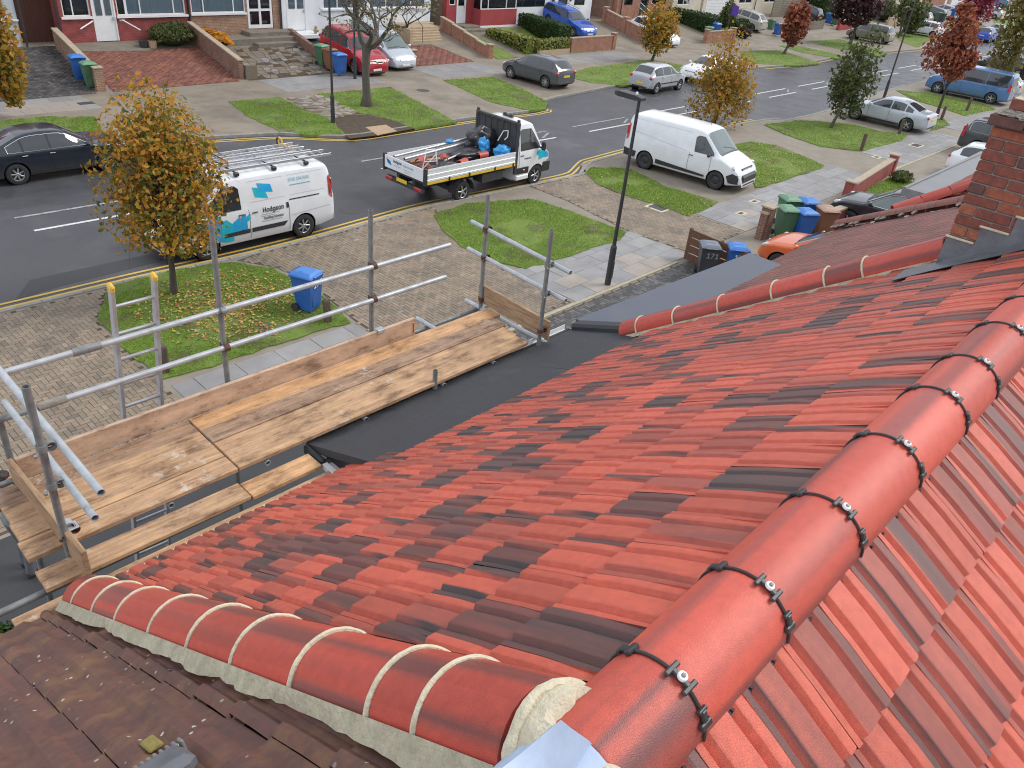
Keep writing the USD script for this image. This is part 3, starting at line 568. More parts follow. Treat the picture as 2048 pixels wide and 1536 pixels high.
FG = [([(0, 240), (100, 233), (190, 234), (205, 262), (165, 272), (0, 290)], 'grass verge behind the black saloon', 5000, 0),
      ([(456, 203), (560, 194), (600, 215), (655, 235), (690, 268), (620, 270), (560, 262), (500, 235)], 'grass verge left of the far lamp post', 5000, 0),
      ([(635, 188), (780, 174), (850, 210), (914, 243), (830, 256), (760, 232), (700, 222)], 'worn grass verge around the bare trunk', 6000, 0),
      ([(886, 160), (985, 154), (1040, 175), (1096, 204), (1090, 217), (1060, 221), (985, 205), (930, 180)], 'bright grass verge left of the grey hatchback', 5000, 0),
      ([(1126, 150), (1180, 135), (1300, 119), (1375, 132), (1400, 142), (1250, 171), (1180, 165)], 'grass verge behind the small silver hatchback', 4500, 0),
      ([(1478, 102), (1560, 100), (1640, 126), (1600, 131), (1490, 126)], 'grass verge at the foot of the small red-brown tree', 2500, 0),
      ([(1556, 91), (1600, 92), (1690, 112), (1675, 117), (1600, 104)], 'narrow grass strip between two crossings', 1200, 0),
      ([(1610, 83), (1680, 78), (1775, 105), (1760, 112), (1680, 98)], 'grass verge beside the taupe people carrier', 2000, 0),
      ([(1788, 64), (1820, 62), (1870, 74), (1835, 95), (1800, 82)], 'grass verge in front of the distant white hatchback', 1500, 0),
      ([(1880, 50), (1960, 46), (1985, 60), (1940, 72)], 'grass verge beneath the crimson tree', 1200, 0)]
for px, lb, nb, nl in FG: verge(gp(px, .12), lb, nb, .06, .016, nl)
verge(gp([(1985, 40), (2048, 36), (2048, 60), (2000, 62)], .12), 'distant grass verge at the top right', 600, .08, .03)
GE = [(30.6, 7.5), (35.6, 7.8), (35.9, 10.6), (33.0, 10.5), (30.6, 10.2)]
verge(GE, 'small lawn behind the low brick wall', 5000, .10, .012, 0)
obj('grass', blades, 'grass_blades', label='short green grass blades on the verges', cat_='grass', kind='stuff', piece=3)
obj('fallen_leaves', leaves, 'fallen', label='yellow and brown leaves fallen on the grass', cat_='leaves', kind='stuff', piece=4)
# bare earth, sandy patch, broken paving on the far verge
obj('bare_earth', prism(gp([(668, 238), (700, 222), (760, 235), (810, 245), (830, 257), (760, 270), (700, 277), (680, 265)], .1), .09, .108), 'soil', label='bare trodden earth behind the far kerb', kind='structure')
obj('sandy_patch', prism(gp([(731, 255), (772, 250), (794, 263), (755, 271)], .1), .09, .116), 'sand_patch', label='square sandy patch of new mortar on the far verge', kind='structure')
bs = tag(UsdGeom.Xform.Define(stage, path_for('broken_paving', None)).GetPrim(), 'strip of broken overgrown paving stones across the far verge', None, None, 'structure')
A_, B_ = np.array(gp([(565, 196), (640, 190)], .1)), np.array(gp([(655, 236), (735, 230)], .1))
for i in range(11):
    for j in range(4):
        u, w = (i + random.uniform(.2, .8)) / 11, (j + random.uniform(.25, .75)) / 4
        c = (A_[0] * (1 - w) + A_[1] * w) * (1 - u) + (B_[0] * (1 - w) + B_[1] * w) * u
        k = random.randint(5, 6); a = np.sort(rng.uniform(0, 2 * PI, k)); rr = rng.uniform(.14, .3, k)
        P_ = Polygon([(c[0] + q * math.cos(t) * 1.1, c[1] + q * math.sin(t)) for q, t in zip(rr, a)]).convex_hull
        if P_.area > .03: obj('paving_stone', prism(P_, .09, .128 + random.uniform(0, .012)), 'crazy_stone' if random.random() < .4 else 'slab_3', bs)
# far slab pavements
slabs('slab_pavement', 'pale slab pavement on the far side in front of the stone-paved garden', 20.6, 26.4, 33.6, 36.3, .112, .75, .75)
slabs('slab_pavement', 'mixed brown slab pavement at the far left', 6.5, 12.3, 34.0, 36.3, .112, .75, .75, beige=.7)
slabs('slab_pavement', 'pale slab pavement between the silver people carrier and the grey hatchback', 30.0, 35.2, 33.3, 36.2, .112, .75, .75)
slabs('slab_pavement', 'streaky slab pavement in front of the clipped hedge', 38.2, 49, 33.5, 36.2, .112, .75, .75, beige=.2)

# ================================================================== the new roof we stand on
CS, SN = .8192, .5736
PROF_NEW = [[(0, .016), (.10, .018), (.155, .001), (.175, .000), (.268, .0185)], [(.268, .0185), (.305, .0205), (.66, .019), (.715, .001), (.735, .000), (.828, .0185)], [(.828, .0185), (.865, .0205), (1.0, .018)]]
PROF_OLD = [[(0, .006), (.10, .020), (.22, .022), (.32, .004)], [(.32, .004), (.48, .003), (.58, .020), (.72, .022), (.82, .004)], [(.82, .004), (1.0, .003)]]
def tile_mesh(x0, y0, z0, w, ln, prof, side=1, thick=.025, lift=.026, tones=(0, 0, 0), gap=.003, yaw=0.0, low=1.0):
    """One interlocking tile: head at (x0, y0, z0), running down the slope towards side * y."""
    v, f, t = [], [], []
    def put(u, q, h): v.append((x0 + u * (w - gap) + yaw * q, y0 + side * (q * CS + h * SN), z0 - q * SN + h * CS)); return len(v) - 1
    for seg, tn in zip(prof, tones):
        rows = []
        for u, h in seg:
            rows.append((put(u, 0, h - thick * .3), put(u, ln, h + lift), put(u, ln + .002, h + lift - thick), put(u, ln * .55, h + lift * .55 + .0012)))
            t.extend([tn * (low if h < .01 else 1)] * 4)
        for (a0, b0, c0, m0), (a1, b1, c1, m1) in zip(rows[:-1], rows[1:]):
            f += [[a0, m0, m1, a1], [m0, b0, b1, m1], [b0, c0, c1, b1]] if side > 0 else [[a0, a1, m1, m0], [m0, m1, b1, b0], [b0, b1, c1, c0]]
    k0 = len(v)   # the right hand lip
    u, h = prof[-1][-1]
    a, b, c, d = put(u, 0, h), put(u, ln, h + lift), put(u, ln, h + lift - thick), put(u, 0, h - thick); t.extend([tones[-1]] * 4); f.append([a, b, c, d])
    return np.array(v), np.array(f), np.array(t)
def new_tones():
    def one():
        r = random.random()
        return random.uniform(-.05, .12) if r < .58 else random.uniform(.28, .5) if r < .78 else random.uniform(.75, .98)
    if random.random() < .12: k = random.uniform(.78, 1); return (k, k, k * .95)
    if random.random() < .25: k = random.uniform(-.05, .06); return (k, k, k)
    return (one(), one(), one())
def back_tones():
    f_ = lambda: random.uniform(-.15, .1) if random.random() < .58 else random.uniform(.25, .5) if random.random() < .55 else random.uniform(.6, .9)
    return (f_(), f_(), f_())
house = thing('terraced_house', 'terraced house under the newly laid red tiled roof in the foreground', 'house')
def zr(Y): return 7.24 - .70 * (Y - .56)
def zb(Y): return 7.24 + .70 * (Y - .31)
XL, XR = .86, 6.42
def plane(x0, x1, y0, y1, zf, t=.04):
    b = MB(); v = np.array([(x0, y0, zf(y0)), (x1, y0, zf(y0)), (x1, y1, zf(y1)), (x0, y1, zf(y1))]); w = v - [0, 0, t]
    b.add(np.vstack([v, w]), [[0, 1, 2, 3], [7, 6, 5, 4], [0, 4, 5, 1], [1, 5, 6, 2], [2, 6, 7, 3], [3, 7, 4, 0]]); return b.mesh()
front = obj('front_roof', sheet([(XL - .05, .44), (XR, .44), (XR, 3.5), (2.9, 3.5), (2.9, 4.0), (XL - .05, 4.0)], lambda x, y: zr(y) - .03, .04), 'underlay', house)
back = obj('back_roof', plane(XL - .05, XR, .43, -3.6, lambda y: zb(y) - .03), 'underlay', house)
W_, NCO, GY = .2, 14, .25
items = []
for i in range(NCO + 1):
    yt = .60 + GY * i           # tail of this course
    if i == 0: yt = .62
    ytop = max(.44, yt - GY - .075 * CS)
    ln = (yt - ytop) / CS
    x = XL + .02
    while x < XR - .02:
        w = min(W_, XR - x)
        jit = random.uniform(-.004, .004)
        if i > 0 and (x < 2.93 or yt < 3.65): items.append((math.dist((x, yt, zr(yt)), CAM), 'f', tile_mesh(x, ytop, zr(ytop) - .012, w, ln + jit, PROF_NEW, 1, tones=new_tones(), lift=.028 + random.uniform(-.002, .004), yaw=random.uniform(-.004, .004))))
        x += W_
for i in range(9):
    yt = .09 - GY * i; ytop = min(.43, yt + GY + .075 * CS); ln = (ytop - yt) / CS; x = XL + .02
    while x < 4.4:
        dd = math.dist((x, yt, zb(yt)), CAM) + (0 if i < 4 and x > 1.0 else 20)
        items.append((dd, 'b', tile_mesh(x, ytop, zb(ytop) - .012, W_, ln + random.uniform(-.004, .004), PROF_NEW, -1, tones=back_tones(), lift=.024 + random.uniform(-.002, .003), low=.15)))
        x += W_
items.sort(key=lambda t: t[0])
rest = {'f': [], 'b': []}
for k, (_, s, (v, f, t)) in enumerate(items):
    if k < 300: obj('roof_tile', (v, f), 'tile_new', front if s == 'f' else back, tone=t, smooth=32)
    else: rest[s].append((v, f, t))
for s, par in (('f', front), ('b', back)):
    if rest[s]: obj('roof_tiles', cat(*[(v, f) for v, f, t in rest[s]]), 'tile_new', par, tone=np.concatenate([t for *_, t in rest[s]]), kind='stuff')
def half_round(x0, x1, r, n=18, t=.014, a0=-.06, bump=0.0):
    """A ridge tile along x with real thickness, centred on the axis."""
    th = np.linspace(a0, PI - a0, n + 1); v = []
    for x, dr in ((x0, 0), (x0 + .006, .003), ((x0 + x1) / 2, .004), (x1 - .006, .003), (x1, 0)):
        for a in th: v.append((x, (r + dr - .003) * math.cos(a), (r + dr - .003) * math.sin(a)))
    for x in (x1, x0):
        for a in th: v.append((x, (r - t) * math.cos(a), (r - t) * math.sin(a)))
    m = n + 1; f = [[i * m + j, (i + 1) * m + j, (i + 1) * m + j + 1, i * m + j + 1] for i in range(7 - 1) for j in range(n)]
    f += [[6 * m + j, j, j + 1, 6 * m + j + 1] for j in range(n)]
    f += [[i * m, ((i + 1) % 7) * m, ((i + 1) % 7) * m, i * m] for i in range(0)]
    e = [[k * m for k in range(7)], [k * m + n for k in range(7)]]
    tri = [[e[0][0], e[0][i + 1], e[0][i]] for i in range(1, 6)] + [[e[1][0], e[1][i], e[1][i + 1]] for i in range(1, 6)]
    f = np.array(f); f = np.vstack([f[:, [0, 1, 2]], f[:, [0, 2, 3]], np.array(tri)])
    return np.array(v), f
def ridge_tone(v, cx=0.0, seed=None):
    s = random.random() * 10 if seed is None else seed
    a = np.arctan2(v[:, 2], v[:, 1]); return np.clip(meshkit.noise(np.column_stack([a * 4.2 + s, np.full(len(a), s), v[:, 0] * .12])) * 3.0 - 1.35, -.1, .85)
RY, RZ, RR = .435, 7.25, .127
bx = [.84] + [float(atY(x, y, .44)[0]) for x, y in [(1320, 1350), (1503, 1155), (1655, 1010), (1775, 897), (1870, 805), (1940, 730), (2005, 668)]]
while bx[-1] < 5.6: bx.append(bx[-1] + .445)
bx[-1] = 5.98
for a, b in zip(bx[:-1], bx[1:]):
    m = half_round(a + .002, b - .002, RR, 22); tn = ridge_tone(m[0])
    obj('ridge_tile', xf(m, t=(0, RY, RZ)), 'tile_ridge_x', house, smooth=40, tone=tn)
def arc_pt(a, r, x): return np.array([x, RY + r * math.cos(a), RZ + r * math.sin(a)])
for k, x in enumerate(bx[1:-1]):
    arc = [arc_pt(a, RR + .003, x) for a in np.linspace(.03, PI - .03, 26)]
    u = obj('ridge_union', tube(arc, .0042, 6), 'black_plastic', house)
    for a, big in ((PI * .60, 1), (PI * .86, 0), (PI * .27, 0)):
        a = PI - a if False else a
        c = arc_pt(a, RR + .006, x); nrm = np.array([0, math.cos(a), math.sin(a)]); tan = np.array([0, -math.sin(a), math.cos(a)]); Mx = np.stack([[1, 0, 0], tan, nrm], 1)
        b = MB()
        if big:
            b.add(*cbox((0, 0, 0), (.015, .054, .010), .003)); b.add(*cbox((0, .026, 0), (.050, .013, .010), .003)); b.add(*cbox((0, -.026, 0), (.050, .013, .010), .003))
        else: b.add(*cbox((0, .004, 0), (.040, .018, .012), .003)); b.add(*cbox((0, -.016, 0), (.017, .03, .011), .003)); b.add(*cbox((0, -.031, -.002), (.030, .010, .010), .002))
        obj('clamp', xf(b.mesh(), Mx, c), 'black_plastic', u)
        if big:
            w = xf(cat(lathe([(0, .005), (.0105, .005), (.012, .0025), (.012, -.003)], 16)), Mx, c + nrm * .008); obj('screw_washer', w, 'white_upvc', u, smooth=30)
            obj('screw_head', xf(lathe([(0, .004), (.005, .003), (.006, 0)], 6), Mx, c + nrm * .0145), 'galv_old', u)
bb = MB()
bb.add(*b2(.86, 5.9, .3105, .316, 7.205, 7.243)); bb.add(*b2(.86, 5.9, .5545, .5600, 7.20, 7.240))
for x in np.arange(.87, 5.95, .0125):
    if rng.random() < .62: bb.add(*boxm((x, .306, 7.237 + rng.normal(0, .002)), (.0075, .012, .010)))
    if rng.random() < .25: bb.add(*boxm((x, .564, 7.232), (.008, .012, .009)))
obj('ridge_roll', bb, 'black_plastic', house, kind='stuff')
# half round tiles bedded in mortar down the party walls
def party_ridge(parent, xc, bounds, r, roofz, mat_t, dz=0.0, mortar=True, lean=0.0, joint='mortar_pale', bed='mortar', off=.02):
    s = np.array([0, CS, -SN]); nrm = np.array([0, SN, CS]); ex = np.array([1., 0, 0])
    Mx = np.stack([s, ex, nrm], 1)      # local x runs down the slope, y across, z out of the roof
    org = lambda Y, X: np.array([X, Y, roofz(Y) + dz])
    for hi, lo in zip(bounds[:-1], bounds[1:]):       # bounds run from the eaves up
        Y0, Y1 = lo, hi; ln = (Y1 - Y0) / CS; X = xc + lean * (Y0 - 2)
        m = half_round(.004, ln - .004, r + random.uniform(-.002, .002), 18, .016, a0=-.12); tn = ridge_tone(m[0])
        obj('party_ridge_tile', xf(m, Mx, org(Y0, X) + nrm * off), mat_t, parent, smooth=40, tone=tn)
        if mortar and lo > bounds[-1] + .01:
            th = np.linspace(-.1 if off > 0 else .45, PI + .1 if off > 0 else PI - .42, 24); q = [(org(Y0, X) + nrm * off) + Mx @ np.array([0, (r + .0015) * math.cos(a), (r + .0015) * math.sin(a)]) for a in th]
            obj('mortar_joint', tube(q, .0085 + .002 * rng.random(len(q)), 6), joint, parent, smooth=50)
    if bed:
        n = 90; ys = np.linspace(bounds[0] - .02, bounds[-1], n); b = MB()
        for sg in (-1, 1):
            e1 = r + .004 + .036 * meshkit.noise(np.column_stack([ys * 5, ys * 0 + sg, ys * 0])) + .012 * rng.random(n)
            A, B, C_ = [], [], []
            for Y, e in zip(ys, e1):
                o = org(Y, xc + lean * (Y - 2)); A.append(o + ex * sg * (r - .014) + nrm * (.034 if off < 0 else .05)); B.append(o + ex * sg * (r - .002) + nrm * .022); C_.append(o + ex * sg * e - nrm * .012)
            v = np.vstack([A, B, C_]); f = []
            for i in range(n - 1):
                for k in (0, 1): f.append([k * n + i, k * n + i + 1, (k + 1) * n + i + 1, (k + 1) * n + i][::sg])
            b.add(v, f)
        obj('mortar_bed', b, bed, parent, smooth=60)
party_ridge(house, .868, [4.20, 3.95, 3.5, 3.08, 2.59, 2.15, 1.76, 1.36, .98, .8, .545], .162, zr, 'tile_ridge', off=-.055)
party_ridge(house, 6.44, [4.00, 3.80, 3.40, 2.96, 2.49, 2.08, 1.81, 1.30], .135, zr, 'tile_ridge', dz=.03)
# end of the ridge: lead saddle and mortar
ld = half_round(.30, .842, .1285, 16, .006, a0=-.25)
A_l, B_l, C_l, D_l = atY(1122, 1442, .455), atY(1229, 1546, .42), atY(1040, 1660, .38), atY(985, 1552, .455)
nn_ = 9; ap = np.array([[(A_l * (1 - u) + B_l * u) * (1 - w) + (D_l * (1 - u) + C_l * u) * w + np.array([0, -.012, .02]) * math.sin(PI * u) * (1 - .5 * w) for u in np.linspace(0, 1, nn_)] for w in np.linspace(0, 1, nn_)]).reshape(-1, 3)
ap = ap + .006 * (meshkit.fbm(ap * 14, 3)[:, None] - .5); af = np.array([[i * nn_ + j, i * nn_ + j + 1, (i + 1) * nn_ + j + 1, (i + 1) * nn_ + j] for i in range(nn_ - 1) for j in range(nn_ - 1)])
obj('lead_apron', (np.vstack([ap, ap - [0, -.002, .004]]), np.vstack([af, af[:, ::-1] + len(ap)])), 'lead_pale', house, smooth=40)
obj('lead_saddle', xf(ld, t=(0, RY, RZ)), 'lead_pale', house, smooth=40)
def lump(c, s, seed, amp=.25):
    v, f = ico((0, 0, 0), (1, 1, 1), 3); v = v * (1 + amp * (meshkit.fbm(v * 2.2 + seed, 4)[:, None] - .5) * 2); return v * np.asarray(s) + np.asarray(c), f
th = np.linspace(.15, PI - .45, 22)
q_ = []
for a in np.linspace(.1, PI * .86, 20):
    q_.append(np.array([.868, .525, zr(.525)]) + np.array([0, SN, CS]) * (-.05) + np.array([math.cos(a + PI * .0) * -.150, math.sin(a) * .155 * SN, math.sin(a) * .155 * CS]))
v_, f_ = tube(q_, (.012 + .006 * rng.random(20)) * np.linspace(1.15, .6, 20), 9); v_ = v_ + .02 * (meshkit.fbm(v_ * 22, 4)[:, None] - .5)
v2_, f2_ = tube([p + np.array([0, -.035, -.022]) for p in q_], .022, 8); v2_ = v2_ + .02 * (meshkit.fbm(v2_ * 18, 4)[:, None] - .5); v_, f_ = cat((v_, f_), (v2_, f2_))
n_e = np.array([0, SN, CS]); o_e = np.array([.868, .525, zr(.525)]) + n_e * (-.05); th = np.linspace(-.1, PI + .1, 26)
fan = [o_e + np.array([math.cos(a), 0, 0]) * .150 + n_e * math.sin(a) * .152 for a in th]; fan2 = [p + np.array([0, -.05, .03]) * (.6 + .4 * rng.random()) for p in fan]
nv = len(th); dv = np.vstack([fan, fan2, [o_e + np.array([0, -.05, .03]) + n_e * .05]]); df = [[i, i + 1, nv + i + 1] for i in range(nv - 1)] + [[i, nv + i + 1, nv + i] for i in range(nv - 1)] + [[nv + i, nv + i + 1, 2 * nv] for i in range(nv - 1)]
v_, f_ = cat((v_, f_), (dv, np.array(df)))
obj('mortar_plug', (v_, f_), 'mortar_pale', house, smooth=25)
obj('mortar_fillet', lump(arc_pt(2.25, RR - .005, .815), (.05, .045, .035), 9), 'mortar_pale', house, smooth=True)
# eaves: gutter, bay roof
gp_ = [(0, 0), (.0, -.06), (.03, -.095), (.08, -.095), (.11, -.06), (.11, 0), (.104, 0), (.104, -.056), (.077, -.089), (.033, -.089), (.006, -.056), (.006, 0)]
def extr_x(prof, x0, x1):
    P_ = Polygon(prof); v, f = prism(P_, 0, x1 - x0); return v[:, [2, 0, 1]] + [x0, 0, 0], f
obj('gutter', xf(extr_x(gp_, .7, 2.86), t=(0, 4.09, 4.705)), 'white_upvc', house)
obj('eaves_comb', cat(b2(.98, 2.85, 4.04, 4.13, 4.668, 4.70), *[b2(x, x + .06, 4.06, 4.15, 4.701, 4.735) for x in np.arange(.98, 2.8, .1)]), 'white_upvc', house)
BZ = 4.615
def zbay(Y): return BZ + (4.74 - Y) * .385
bp = [(4.755, BZ - .05), (4.755, BZ), (3.30, zbay(3.30)), (3.30, BZ - .05)]
obj('bay_roof', cat(xf(extr_x(bp, 2.95, 6.40)), xf(extr_x([(4.762, BZ - .07), (4.762, BZ + .012), (4.70, BZ + .030), (3.6, zbay(3.6) + .016), (3.6, zbay(3.6) - .05), (4.70, BZ - .05)], 2.89, 2.955)), b2(2.955, 6.4, 4.74, 4.768, BZ - .08, BZ + .010), xf(extr_x([(4.73, BZ + .0035), (4.73, BZ + .0065), (3.4, zbay(3.4) + .0065), (3.4, zbay(3.4) + .0035)], 5.2, 6.38))), 'rubber_roof', house)
obj('bay_roof_upstand', cat(xf(cbox((0, 0, 0), (.20, 1.25, .10), .03), rot('x', -math.atan(.385)), (6.49, 4.16, zbay(4.16) + .02))), 'rubber_roof', house)
obj('bay_corner_trim', cat(cbox((2.865, 4.60, BZ - .02), (.05, .28, .09), .015)), 'black_plastic', house)
obj('bay_trim', cat(b2(2.84, 2.885, 4.05, 4.45, BZ - .055, BZ - .005)), 'white_upvc', house, label='short white end trim with black clips')
obj('bay_gutter', xf(extr_x(gp_, 2.95, 6.45), t=(0, 4.757, BZ + .0)), 'white_upvc', house)
obj('bay_wall', b2(3.05, 6.40, 3.95, 4.68, .085, BZ - .075), 'render_white', house)
obj('wall', b2(XL, XR, -3.4, 3.95, .085, 4.40), 'wall_tan', house)
# chimney of single bricks
chim = obj('chimney', b2(6.012, 6.88, -.42, 1.268, 5.6, 7.80), 'mortar_grey', house)
CX, CY = 6.0, 1.28
z = 6.36; r_ = 0
while z < 7.775:
    y = CY - (0 if r_ % 2 == 0 else .1125)
    if r_ % 2: obj('brick', cbox((CX + .05, CY - .052, z + .0325), (.10, .1025, .065), .005), f'brick_{random.choice([0, 1, 2, 1, 3])}', chim); y = CY - .1125
    while y > -.35:
        ln = min(.215, y + .40)
        if zr(min(max(y, .0), 3)) < z + .1 and ln > .05: obj('brick', cbox((CX + .05 + random.uniform(-.003, .003), y - ln / 2, z + .0325), (.10, ln, .065 + random.uniform(-.003, .002)), .005), f'brick_{random.choice([0, 0, 1, 2, 1, 3])}', chim)
        y -= ln + .010
    z += .075; r_ += 1
for k, (zz, ov) in enumerate([(z, .035)]):
    y = CY + ov
    while y > -.35: obj('brick', cbox((CX + .05 - ov, y - .1075, zz + .0325), (.10, .215, .066), .005), f'brick_{random.choice([1, 3, 3])}', chim); y -= .225
obj('mortar_ledge', cat(*[lump((CX + .05, CY - .06 - .09 * k, z + .075), (.085, .075, .024), k, .5) for k in range(18)]), 'mortar_pebble', chim, smooth=True)
y = CY - .035
while y > -.35: obj('brick', cbox((CX + .10, y - .1075, z + .135), (.10, .215, .066), .005), f'brick_{random.choice([1, 3])}', chim); y -= .225
obj('flaunching', cat(prism([(CX + .06, CY - .045), (CX + .9, CY - .045), (CX + .9, -.4), (CX + .06, -.4)], z + .05, z + .172), lump((CX + .5, CY - .66, z + .165), (.45, .64, .34), 3, .10), lump((CX + .32, CY - .33, z + .19), (.27, .28, .17), 5, .12)), 'mortar_pale', chim, smooth=40)
fl = MB(); pt = MB()
yy = CY
for k in range(7):
    z0 = zr(yy) - .03; y1 = yy - .18; zt_ = zr(yy) + .27
    fl.add(*b2(CX - .004 - .001 * (k % 2), CX + .004, y1 - .02, yy + (.006 if k == 0 else 0), z0, zt_))
    pt.add(*cbox((CX + .0, (yy + y1) / 2 + .01, zt_ + .008), (.02, .19, .016), .004))
    yy = y1
obj('stepped_flashing', fl, 'lead', chim); obj('flashing_pointing', pt, 'mortar_pale', chim)
n = 22; ys = np.linspace(CY + .20, .50, n); v = []
for Y in ys:
    zc = zr(Y) + .048; w = .20 + .02 * math.sin(Y * 9)
    if Y > CY + .01: w0 = .0; v += [(CX + .05, Y, zr(Y) + .07), (CX - .06, Y, zr(Y) + .062), (CX - w, Y, zc)]
    else: v += [(CX - .008, Y, zr(Y) + .085), (CX - .05, Y, zr(Y) + .062), (CX - w, Y, zc)]
v = np.array(v); f = [[i * 3 + k, i * 3 + k + 1, i * 3 + k + 4, i * 3 + k + 3] for i in range(n - 1) for k in (0, 1)]
obj('cover_flashing', (np.vstack([v, v - [0, 0, .006]]), np.vstack([f, np.array(f)[:, ::-1] + len(v)])), 'lead', chim, smooth=40)

# ------------------------------------------------------------------ neighbouring roofs
def old_roof(house_, x0, x1, eave, dz, w, gauge, prof, matn, keep, clip=None, ytop=.62, under=None):
    zf = lambda y: zr(y) + dz
    under = under or [(x0, .44), (x1, .44), (x1, eave - .08), (x0, eave - .08)]
    par = obj('front_roof', sheet(under, lambda x, y: zf(y) - .05, .04), 'underlay', house_)
    gy = gauge * CS; items = []; n = int((eave - ytop) / gy) + 1
    for i in range(n):
        yt = eave - gy * i; yh = max(.44, yt - gy - .075 * CS); x = x0
        while x < x1 - .03:
            ww = min(w, x1 - x)
            if clip is None or clip(x + ww / 2, yt - gy / 2):
                tn = [random.uniform(-.1, .35) for _ in range(3)]
                items.append((math.dist((x, yt, zf(yt)), CAM), tile_mesh(x, yh, zf(yh) - .02, ww, (yt - yh) / CS + random.uniform(-.008, .008), prof, 1, tones=tn, lift=.028 + random.uniform(-.004, .006), gap=.0025, yaw=random.uniform(-.002, .002))))
            x += w
    items.sort(key=lambda t: t[0]); ms = []
    for k, (_, (v, f, t)) in enumerate(items):
        if k < keep: obj('roof_tile', (v, f), matn, par, tone=t)
        else: ms.append((v, f, t))
    if ms: obj('roof_tiles', cat(*[(v, f) for v, f, t in ms]), matn, par, tone=np.concatenate([t for *_, t in ms]), kind='stuff')
    return par
left = thing('terraced_house', 'terraced house under the weathered dark brown roof at the bottom left', 'house')
old_roof(left, -2.4, .80, 4.30, -.055, .30, .34, PROF_OLD, 'tile_old', 220)
obj('wall', b2(-4.6, .80, -3.4, 3.95, .085, 4.30), 'wall_tan', left)
obj('ridge', xf(half_round(-2.4, .36, .13, 16), t=(0, RY, RZ - .06)), 'tile_old', left, smooth=40, tone=np.zeros(7 * 17))
vt = MB(); vx, vy = .345, 1.40; vz = zr(vy) - .03
s_ = np.array([0, CS, -SN]); n_v = np.array([0, SN, CS]); Mv = np.stack([[1, 0, 0], s_, n_v], 1)
vt.add(*xf(cbox((0, 0, .02), (.17, .15, .07), .025), Mv, (vx, vy, vz)))
obj('roof_vent', vt, 'lead', left, label='grey hooded tile vent')
vr = MB()
for k in range(11): vr.add(*xf(cbox((-.09 + .018 * k, .088, .02), (.010, .04, .05), .003), Mv, (vx, vy, vz)))
for k in range(9): vr.add(*xf(cbox((-.098, .068 - .018 * k, .02), (.03, .010, .05), .003), Mv, (vx, vy, vz)))
obj('vent_louvre', vr, 'galv_old', left)
obj('roof_slate_wedge', xf(cbox((0, 0, 0), (.045, .11, .014), .004), Mv, (.40, 1.66, zr(1.66) - .034)), 'moss', left, label='yellow mossy tile fragment')
right = thing('terraced_house', 'terraced house under the older maroon roof beyond the new one', 'house')
hip = lambda x, y: x < 14.05 - (4.75 - y) * 1.03 - .05
old_roof(right, 6.46, 14.4, 4.30, -.10, .30, .34, PROF_OLD, 'tile_maroon', 300, clip=lambda x, y: hip(x, y), under=[(6.46, .44), (9.6, .44), (13.7, 4.2), (6.46, 4.2)])
old2 = [(4.72, 10.5, 13.9)]
for yt, xa, xb in old2:
    ms = [tile_mesh(x, 4.2, zr(4.2) - .12, .3, .62, PROF_OLD, 1, tones=[random.uniform(0, .3) for _ in range(3)], lift=.02) for x in np.arange(xa, xb, .3)]
    obj('eaves_tiles', cat(*[(v, f) for v, f, t in ms]), 'tile_maroon', right, tone=np.concatenate([t for *_, t in ms]))
def hip_line(parent, a, b, n, r, matn, bedm):
    a, b = np.array(a, float), np.array(b, float); d = (b - a) / np.linalg.norm(b - a); up = np.array([0, 0, 1.]); e = np.cross(up, d); e /= np.linalg.norm(e); nn = np.cross(d, e)
    Mx = np.stack([d, e, nn], 1); ln = np.linalg.norm(b - a) / n
    for k in range(n):
        m = half_round(.01, ln - .005, r, 10, .016, a0=-.15); obj('hip_tile', xf(m, Mx, a + d * ln * k), matn, parent, smooth=40, tone=ridge_tone(m[0]) * .6)
    bed = MB()
    for k in range(n * 3):
        if random.random() < .4: bed.add(*lump(a + d * ln * (k + .5) / 3 + e * (r + .01) - nn * .03, (ln / 3.2, .026, .014), k, .5))
        if random.random() < .4: bed.add(*lump(a + d * ln * (k + .5) / 3 - e * (r + .01) - nn * .03, (ln / 3.2, .026, .014), k + 50, .5))
    obj('hip_mortar', bed, bedm, parent, smooth=True, kind='stuff')
hip_line(right, (14.05, 4.78, zr(4.75) - .02), (9.6, .46, 7.2), 13, .10, 'tile_maroon', 'mortar_grey')
v = [(14.05, 4.75, zr(4.75) - .12), (9.65, .44, 7.15), (9.65, .42, 7.15), (14.05, -3.9, zr(4.75) - .12)]
obj('hip_roof', (np.array(v + [(14.0, 4.7, 4.0), (14.0, -3.9, 4.0)]), np.array([[0, 3, 2], [0, 2, 1], [0, 4, 5], [0, 5, 3]])), 'tile_maroon', right, tone=np.zeros(6))
obj('back_roof', (np.array([(6.46, .42, 7.15), (9.65, .42, 7.15), (14.05, -3.9, 4.12), (6.46, -3.9, 4.12)]), np.array([[0, 2, 1], [0, 3, 2]])), 'tile_maroon', right, tone=np.zeros(4))
obj('wall', b2(6.46, 13.8, -3.4, 3.95, .085, 4.3), 'wall_tan', right)
obj('bay_roof', cat(prism([(6.62, 4.02), (10.42, 4.02), (10.42, 4.66), (6.62, 4.84)], BZ - .05, BZ + .03)), 'rubber_blue', right)
obj('bay_wall', b2(6.7, 10.3, 3.95, 4.60, .085, BZ - .06), 'render_white', right)
nxt = thing('terraced_house', 'next house along with a red hipped roof and grey flat porch roof', 'house')
old_roof(nxt, 16.6, 23.5, 4.65, -.36, .30, .34, PROF_OLD, 'tile_far', 60, clip=lambda x, y: x > 16.6 + (4.65 - y) * 1.0 + .05, ytop=.7, under=[(16.8, 4.57), (20.9, .44), (23.5, .44), (23.5, 4.57)])
